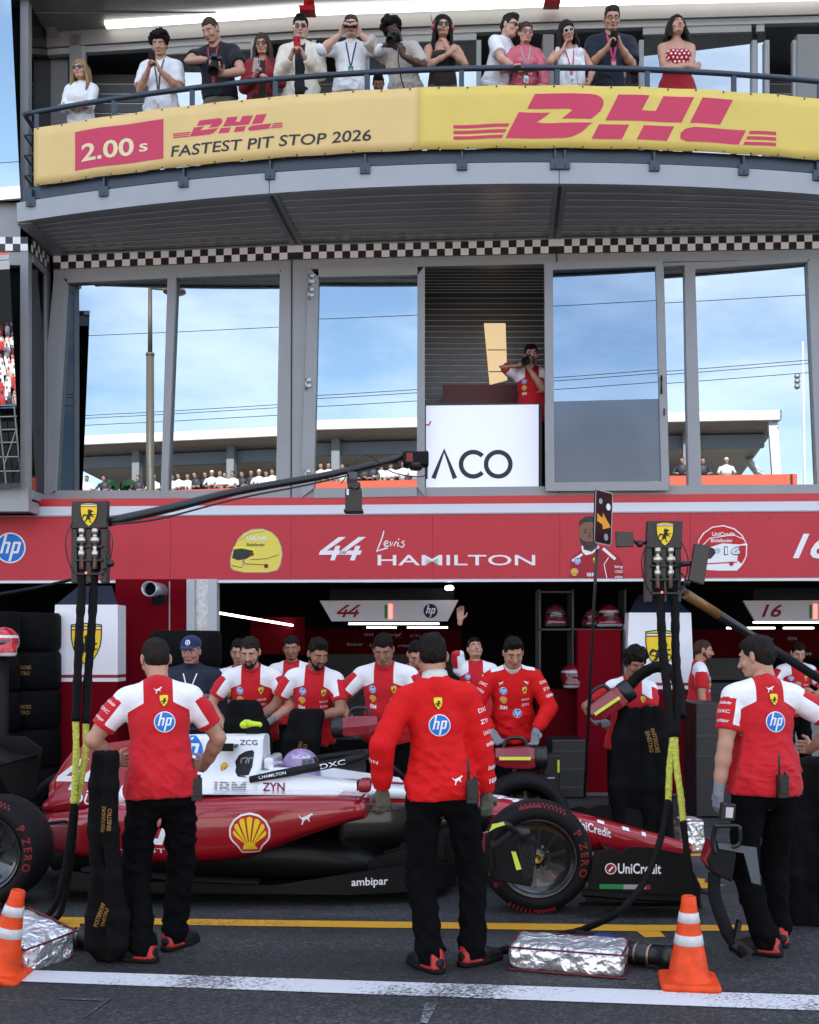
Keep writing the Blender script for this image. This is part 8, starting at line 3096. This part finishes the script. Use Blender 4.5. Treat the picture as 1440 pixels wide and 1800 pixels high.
def cone(loc, tilt, ax, label):
    c = empty('traffic_cone', loc, label=label, cat='traffic cone')
    mb = MB()
    b = .145
    pts = [(-b + .02, -b), (b - .02, -b), (b, -b + .02), (b, b - .02), (b - .02, b), (-b + .02, b), (-b, b - .02), (-b, -b + .02)]
    mb.loft([[(x * s_, y * s_, z) for x, y in pts] for s_, z in ((1, 0), (1, .022), (.94, .032))])
    mb.lathe([(.118, .030), (.112, .036), (.104, .045), (.100, .06), (.082, .16), (.080, .165), (.040, .40), (.036, .44), (.030, .445), (.024, .44), (.024, .2)], n=40)
    mb.build('body', CO, c)
    for z0, z1 in ((.205, .255), (.315, .365)):
        r0, r1 = np.interp(z0, [.165, .40], [.080, .040]) + .002, np.interp(z1, [.165, .40], [.080, .040]) + .002
        mb = MB(); mb.lathe([(r0 - .002, z0), (r0, z0 + .001), (r1, z1 - .001), (r1 - .002, z1)], n=40); mb.build('reflective_band', CS, c)
    c.rotation_euler = (Matrix.Rotation(R(tilt), 3, ax)).to_euler()
    return c


cone((PX(1211, 5.73), 5.73, .004), 0, 'Z', 'upright orange cone with two white bands standing before the right hose').rotation_euler = (0, 0, R(-8))
lc = cone((PX(-4, 5.85), 5.85, .02), 14, 'Y', 'tilted orange cone with two white bands leaning on the left silver bag')

# ---- silver quilted bags
def foil():
    m = mat('silver foil', (.80, .80, .82), rough=.30, metal=.78, bump=.8, bscale=16)
    t = m.node_tree
    b = t.nodes['Principled BSDF']
    c = t.nodes.new('ShaderNodeTexCoord'); v = t.nodes.new('ShaderNodeTexVoronoi'); v.inputs['Scale'].default_value = 11; v.feature = 'F1'
    n = t.nodes.new('ShaderNodeTexNoise'); n.inputs['Scale'].default_value = 7; n.inputs['Detail'].default_value = 3
    mxv = t.nodes.new('ShaderNodeMixRGB'); mxv.inputs['Fac'].default_value = .25
    t.links.new(c.outputs['Object'], n.inputs['Vector']); t.links.new(c.outputs['Object'], mxv.inputs['Color1']); t.links.new(n.outputs['Color'], mxv.inputs['Color2']); t.links.new(mxv.outputs['Color'], v.inputs['Vector'])
    bp = t.nodes.new('ShaderNodeBump'); bp.inputs['Strength'].default_value = .9; bp.inputs['Distance'].default_value = .03
    old = b.inputs['Normal'].links[0].from_socket
    t.links.new(v.outputs['Distance'], bp.inputs['Height']); t.links.new(old, bp.inputs['Normal']); t.links.new(bp.outputs['Normal'], b.inputs['Normal'])
    return m


FOIL = foil()
PIPE = mat('maroon piping', (.10, .006, .012), rough=.6)


def foil_bag(loc, rz, L_, W_, H_, label, tilt=(0, 0), seed=3):
    F = Field()
    F.box((0, 0, H_ / 2), (L_ / 2, W_ / 2, H_ / 2), .035)
    wv = waves(seed, .006, 30, 6)
    F.noise(lambda X, Y, Z: .007 * np.maximum(np.abs(np.sin((X + Z) * 21)), np.abs(np.sin((X - Z) * 21))) * (np.abs(Y) > W_ * .4) + wv(X, Y, Z))
    b = soft('foil_bag', F, .011, FOIL)
    b.location = loc; b.rotation_euler = (R(tilt[0]), R(tilt[1]), R(rz))
    tagged(b, label, 'bag')
    for z in (.008, H_ - .012):
        mb = MB(); l, w_ = L_ / 2 - .004, W_ / 2 - .004
        mb.tube(smooth([(-l + .03, -w_, z), (l - .03, -w_, z), (l, -w_ + .03, z), (l, w_ - .03, z), (l - .03, w_, z), (-l + .03, w_, z), (-l, w_ - .03, z), (-l, -w_ + .03, z), (-l + .03, -w_, z)], 4), .006, 6)
        mb.build('piping', PIPE, b)
    return b


foil_bag((PX(1000, 6.08), 6.06, 0), -16, .60, .34, .135, 'flat silver quilted bag with dark red piping on the ground in the centre')
foil_bag((PX(40, 6.15), 6.2, .01), -34, .42, .34, .18, 'bulging silver quilted bag beside the tilted cone at the left', (6, 10), 8)
foil_bag((PX(1212, 9.4), 9.4, 0), 10, .20, .2, .28, 'small silver foil cover standing behind the yellow hose sleeves', (0, 0), 12)

# ---- wheel guns on the ground
def wheel_gun(loc, rz, label, blue=True):
    g = empty('wheel_gun', loc, R(rz), label=label, cat='wheel gun')
    mb = MB(); mb.lathe([(0, 0), (.05, 0), (.056, .02), (.056, .10), (.048, .11), (.048, .2), (.058, .205), (.060, .24), (.052, .25), (.040, .255), (.040, .22), (0, .22)][::1], (0, 0, .062), (1, 0, 0), 24); mb.build('socket', M_BLACK, g)
    mb = MB(); mb.lathe([(.058, .118), (.060, .122), (.060, .128), (.058, .132)], (0, 0, .062), (1, 0, 0), 24); mb.lathe([(.056, .045), (.058, .05), (.056, .055)], (0, 0, .062), (1, 0, 0), 24); mb.build('ring', mat('ring brass', (.30, .24, .16), rough=.35, metal=.8), g)
    F = Field(); F.cap((-.02, 0, .065), (-.20, 0, .08), .055, .05, .02); F.cap((-.12, 0, .06), (-.18, -.14, .045), .032, .028, .02); F.cap((-.20, 0, .085), (-.30, .02, .10), .045, .03, .02)
    soft('gun_body', F, .009, M_BLACKM, g)
    mb = MB(); mb.box((-.19, -.035, .110), (-.08, .035, .134)); mb.build('blue_cover', mat('gun blue', (.01, .03, .14), rough=.4) if blue else M_BLACK, g, bevel=.006)
    return g


wheel_gun((PX(1105, 6.12), 6.12, 0), -34, 'black wheel gun with blue cover lying between silver bag and cone')
wheel_gun((PX(128, 6.45), 6.42, 0), -10, 'black wheel gun lying behind the left silver bag', False)
hose('gun_hose', [(880, 1672, 6.3), (960, 1652, 6.45), (1010, 1640, 6.6), (1060, 1655, 6.4), (1075, 1668, 6.3)], .022, HOSE)
tagged(COL.objects['gun_hose'], 'thick black hose lying on the ground behind the centre silver bag', 'hose')

# ---- tyre blankets
BLK = mat('blanket cloth', (.0035, .0035, .004), rough=.85, spec=.12, bump=.5, bscale=18)


def blanket(rows, label, words_=None, D=6.1, thick=.05, wr=.008, wpos=None):
    """limp padded cover hanging down: rows = (px left, px right, py, depth)"""
    F = Field()
    for (a0, a1, ay, ad), (b0, b1, by, bd) in zip(rows, rows[1:]):
        n_ = 4
        for i in range(n_):
            t = i / (n_ - 1)
            p, q = P(a0 + (a1 - a0) * (.12 + .76 * t), ay, ad + .03 * math.sin(t * 5)), P(b0 + (b1 - b0) * (.12 + .76 * t), by, bd + .03 * math.sin(t * 5 + .8))
            r_ = max((a1 - a0) * ad / FOC / n_ * .62, thick * .5); r2_ = max((b1 - b0) * bd / FOC / n_ * .62, thick * .5)
            F.cap(p, q, r_, r2_, .03)
    F.noise(waves(int(rows[0][0]) % 50, wr, 24, 6, (1, 1, .5)))
    o = soft('tyre_blanket', F, .012, BLK)
    tagged(o, label, 'tyre blanket')
    if words_:
        for (x, y, D_, rot_, s_), (l1, l2) in zip(wpos, words_):
            a = Art().text(l1, 0, .006, s_, s_ * 6.2, 'gold', .012, align='c', rot=0).text(l2, 0, -s_ * 1.25, s_, s_ * 5.4, 'gold', .012, align='c')
            c = P(x, y, D_)
            ca, sa = math.cos(R(rot_)), math.sin(R(rot_))
            a.place('lettering', project(o, c, Vector((ca, 0, sa)), Vector((-sa, 0, ca)), (0, -1, 0), reach=.6, back=.3), o, grid=.04, step=.003)
    return o


blanket([(164, 206, 1325, 6.02), (158, 206, 1380, 6.02), (158, 209, 1460, 6.04), (162, 212, 1540, 6.06), (150, 224, 1610, 6.1), (150, 224, 1660, 6.12), (166, 206, 1682, 6.14)], 'long black tyre blanket with orange lettering hanging from the left man down to the ground', [('POSTERIORE', 'SINISTRO'), ('POSTERIORE', 'SINISTRO')], thick=.05, wpos=[(188, 1440, 6.0, 86, .022), (178, 1612, 6.05, 70, .022)])
blanket([(1090, 1165, 1252, 9.1), (1080, 1172, 1300, 9.05), (1075, 1178, 1380, 9.05), (1072, 1180, 1470, 9.1)], 'black tyre blanket with orange lettering before the young man with the blower', [('ANTERIORE', 'SINISTRO')], thick=.1, wpos=[(1146, 1302, 9.0, -78, .032)])
blanket([(1392, 1470, 1345, 6.9), (1388, 1480, 1440, 6.9), (1384, 1490, 1540, 6.9), (1390, 1490, 1630, 6.95)], 'black tyre blanket hanging at the right edge behind the man looking left', None, thick=.1)
blanket([(516, 566, 1256, 9.25), (500, 560, 1300, 9.2), (492, 556, 1350, 9.2), (488, 552, 1395, 9.2)], 'black tyre blanket held by the man leaning with his face to the left', [('ANTERIORE', 'DESTRO')], thick=.1, wpos=[(528, 1325, 9.1, 76, .03)])
blanket([(405, 452, 1240, 9.3), (396, 470, 1275, 9.25), (392, 480, 1320, 9.2)], 'black tyre blanket held by the bearded man behind the engine cover', None, thick=.1)

# ---- red blowers
def blower(px, py, D, rz, tilt, label, s=1.0, hose_rows=None, w_=.30):
    b = empty('cooling_blower', P(px, py, D), label=label, cat='blower')
    mb = MB()
    mb.loft([[(x, y * k, z * k + dz) for y, z in ((-.07, -.07), (.07, -.07), (.08, .0), (.05, .075), (-.05, .075), (-.08, .0))] for x, k, dz in ((-w_ / 2, .72, .01), (-w_ * .3, .95, .0), (w_ * .25, 1.05, 0), (w_ * .42, .9, 0))], smooth=False)
    mb.build('housing', mat('blower red', (.22, .006, .016), rough=.3, coat=.5), b, bevel=.008)
    mb = MB(); mb.lathe([(0, 0), (.075, 0), (.08, .02), (.08, .08), (.07, .09), (0, .06)], (w_ * .40, 0, 0), (1, 0, 0), 20); mb.build('nozzle', M_BLACK, b)
    mb = MB(); mb.tube(smooth([(-w_ * .3, 0, .065), (-w_ * .2, 0, .13), (w_ * .15, 0, .13), (w_ * .25, 0, .065)]), .014, 8); mb.build('handle', M_BLACK, b)
    mb = MB(); mb.box((-w_ * .42, -.092, -.008), (w_ * .30, -.082, .014)); mb.build('safety_stripe', mat('stripe lemon', (.70, .80, .08), rough=.5), b)
    b.rotation_euler = (0, R(tilt), R(rz)); b.scale = (s, s, s)
    if hose_rows:
        o = hose('blower_hose', hose_rows, .045, HOSE, None, 14, .04); adopt(o, b)
        o.matrix_parent_inverse = (Matrix.Translation(b.location) @ b.rotation_euler.to_matrix().to_4x4() @ Matrix.Diagonal((s, s, s, 1))).inverted()
    return b


blower(632, 1276, 9.15, 172, 5, 'red blower with lemon stripe held by the broad man', 1.05)
blower(908, 1332, 9.05, 0, 0, 'red blower with lemon stripe held by the race suit man over the far wheel', 1.15)
blower(1068, 1238, 9.05, 0, -34, 'red blower with lemon stripe and thick arched hose held by the young man', 1.1, [(1101, 1212, 9.05), (1126, 1186, 9.0), (1158, 1172, 8.9), (1184, 1184, 8.8), (1194, 1215, 8.7), (1196, 1260, 8.6)])

# brake cooler hung in the front wheel
bc = empty('brake_cooler', P(905, 1500, 6.95), label='black brake cooling fan with lemon stripes hung in front of the front wheel', cat='cooling fan')
def adb(o):
    adopt(o, bc); return o
mb = MB(); mb.prism([P(866, 1492, 6.95), P(872, 1548, 6.95), P(935, 1560, 6.95), P(946, 1478, 6.95), P(905, 1462, 6.95)], (0, 0, 0), (0, .16, 0)); adb(mb.build('fan_housing', M_BLACKM, bevel=.012))
mb = MB(); mb.prism([P(899, 1497, 6.94), P(907, 1498, 6.94), P(917, 1528, 6.94), P(908, 1530, 6.94)], (0, 0, 0), (0, .012, 0)); adb(mb.build('safety_stripe', mat('stripe lemon', (.70, .80, .08))))
mb = MB(); c = P(918, 1470, 7.0); mb.lathe([(0, .05), (.05, .05), (.055, .03), (.055, -.02), (0, -.02)], c, (0, -.1, 1), 18); adb(mb.build('fan_cap', M_BLACK))
mb = MB()
for i in range(7):
    mb.bar(P(912 + i * 4, 1486, 6.944), P(922 + i * 4, 1545, 6.944), .005, .004)
adb(mb.build('grille_bar', mat('grille grey', (.03, .03, .033))))
mb = MB(); mb.tube(smooth(pxp([(862, 1530, 6.95), (858, 1490, 6.9), (866, 1458, 6.85), (890, 1450, 6.88), (905, 1462, 6.95)])), .020, 10); adb(mb.build('handle', M_BLACK))
mb = MB(); mb.prism([P(860, 1462, 6.83), P(866, 1450, 6.83), P(886, 1446, 6.83), P(888, 1450, 6.83), P(870, 1456, 6.83)][::-1], (0, 0, 0), (0, .03, 0)); adb(mb.build('handle_stripe', mat('stripe lemon', (.70, .80, .08))))
mb = MB(); mb.prism([P(842, 1468, 6.9), P(862, 1462, 6.9), P(866, 1486, 6.9), P(848, 1500, 6.9)], (0, 0, 0), (0, .05, 0)); adb(mb.build('red_grip', mat('blower red', (.22, .006, .016))))

# device in the grey glove of the man on the right, with its duct
dv = empty('heat_blower', P(1280, 1470, 6.2), label='black hand held blower with display and thick duct carried in the grey glove', cat='blower')
def add_(o):
    adopt(o, dv); return o
mb = MB(); mb.prism([P(1268, 1442, 6.16), P(1292, 1444, 6.16), P(1295, 1414, 6.16), P(1271, 1412, 6.16)], (0, 0, 0), (0, .06, 0)); add_(mb.build('display_box', M_BLACK, bevel=.006))
mb = MB(); mb.prism([P(1276, 1437, 6.155), P(1288, 1438, 6.155), P(1290, 1420, 6.155), P(1277, 1419, 6.155)], (0, 0, 0), (0, .006, 0)); add_(mb.build('display', mat('display grey', (.5, .5, .52), rough=.4)))
mb = MB(); mb.tube(smooth(pxp([(1258, 1450, 6.18), (1262, 1452, 6.17), (1296, 1452, 6.17), (1301, 1462, 6.17), (1300, 1482, 6.18), (1288, 1490, 6.18)])), .012, 8)
mb.tube(smooth(pxp([(1258, 1450, 6.18), (1254, 1476, 6.2), (1258, 1500, 6.2)])), .014, 8); add_(mb.build('handle', M_BLACK))
mb = MB(); mb.prism([P(1244, 1512, 6.2), P(1252, 1535, 6.2), P(1288, 1552, 6.2), P(1296, 1500, 6.2), P(1262, 1480, 6.2)], (0, 0, 0), (0, .14, 0)); add_(mb.build('motor_housing', M_BLACKM, bevel=.012))
mb = MB(); mb.prism([P(1238, 1515, 6.22), P(1246, 1525, 6.22), P(1256, 1482, 6.22), P(1250, 1478, 6.22)], (0, 0, 0), (0, .1, 0)); add_(mb.build('red_side', mat('blower red', (.22, .006, .016))))
mb = MB(); mb.prism([P(1262, 1482, 6.19), P(1330, 1490, 6.19), P(1338, 1556, 6.19), P(1322, 1552, 6.19), P(1308, 1500, 6.19), P(1264, 1492, 6.19)][::-1], (0, 0, 0), (0, .012, 0)); add_(mb.build('flap', mat('flap grey', (.07, .085, .10), rough=.5)))
o = hose('duct', [(1256, 1535, 6.25), (1256, 1570, 6.2), (1264, 1600, 6.1), (1280, 1640, 6.0), (1298, 1665, 5.95), (1308, 1675, 5.95)], .035, HOSE, None, 14, .02); add_(o)
mb = MB(); mb.bar(P(1292, 1655, 5.95), P(1300, 1618, 5.95), .05, .02); mb.bar(P(1290, 1655, 5.95), P(1318, 1676, 5.95), .06, .05); add_(mb.build('duct_mouth', M_BLACK))

# ---- small black stand and floor items behind the car
for px, D_, h_, lb in ((948, 9.3, .62, 'thin bent metal bracket standing behind the far front wheel'),):
    mb = MB(); c = PX(px, D_); mb.tube([(c, D_, 0), (c, D_, h_), (c + .13, D_, h_ + .0)], .008, 8); tagged(mb.build('bracket_stand', M_STEEL), lb, 'stand')
o = slab('tool_case', 955, 985, 1328, 1400, 9.6, M_BLACK, .25, bev=.012); tagged(o, 'black tool case with lemon stripe behind the far front wheel', 'case')
mb = MB(); mb.prism([P(980, 1358, 9.59), P(984, 1358, 9.59), P(984, 1336, 9.59), P(980, 1336, 9.59)], (0, 0, 0), (0, .006, 0)); mb.build('safety_stripe', mat('stripe lemon', (.70, .80, .08)), o)
# camera of the photographer upstairs
camera(psW, obW, (.035, .27, 1.55), (.15, 1, -.25), 'black camera held to the eye by the photographer in the open doorway', .13, .04)
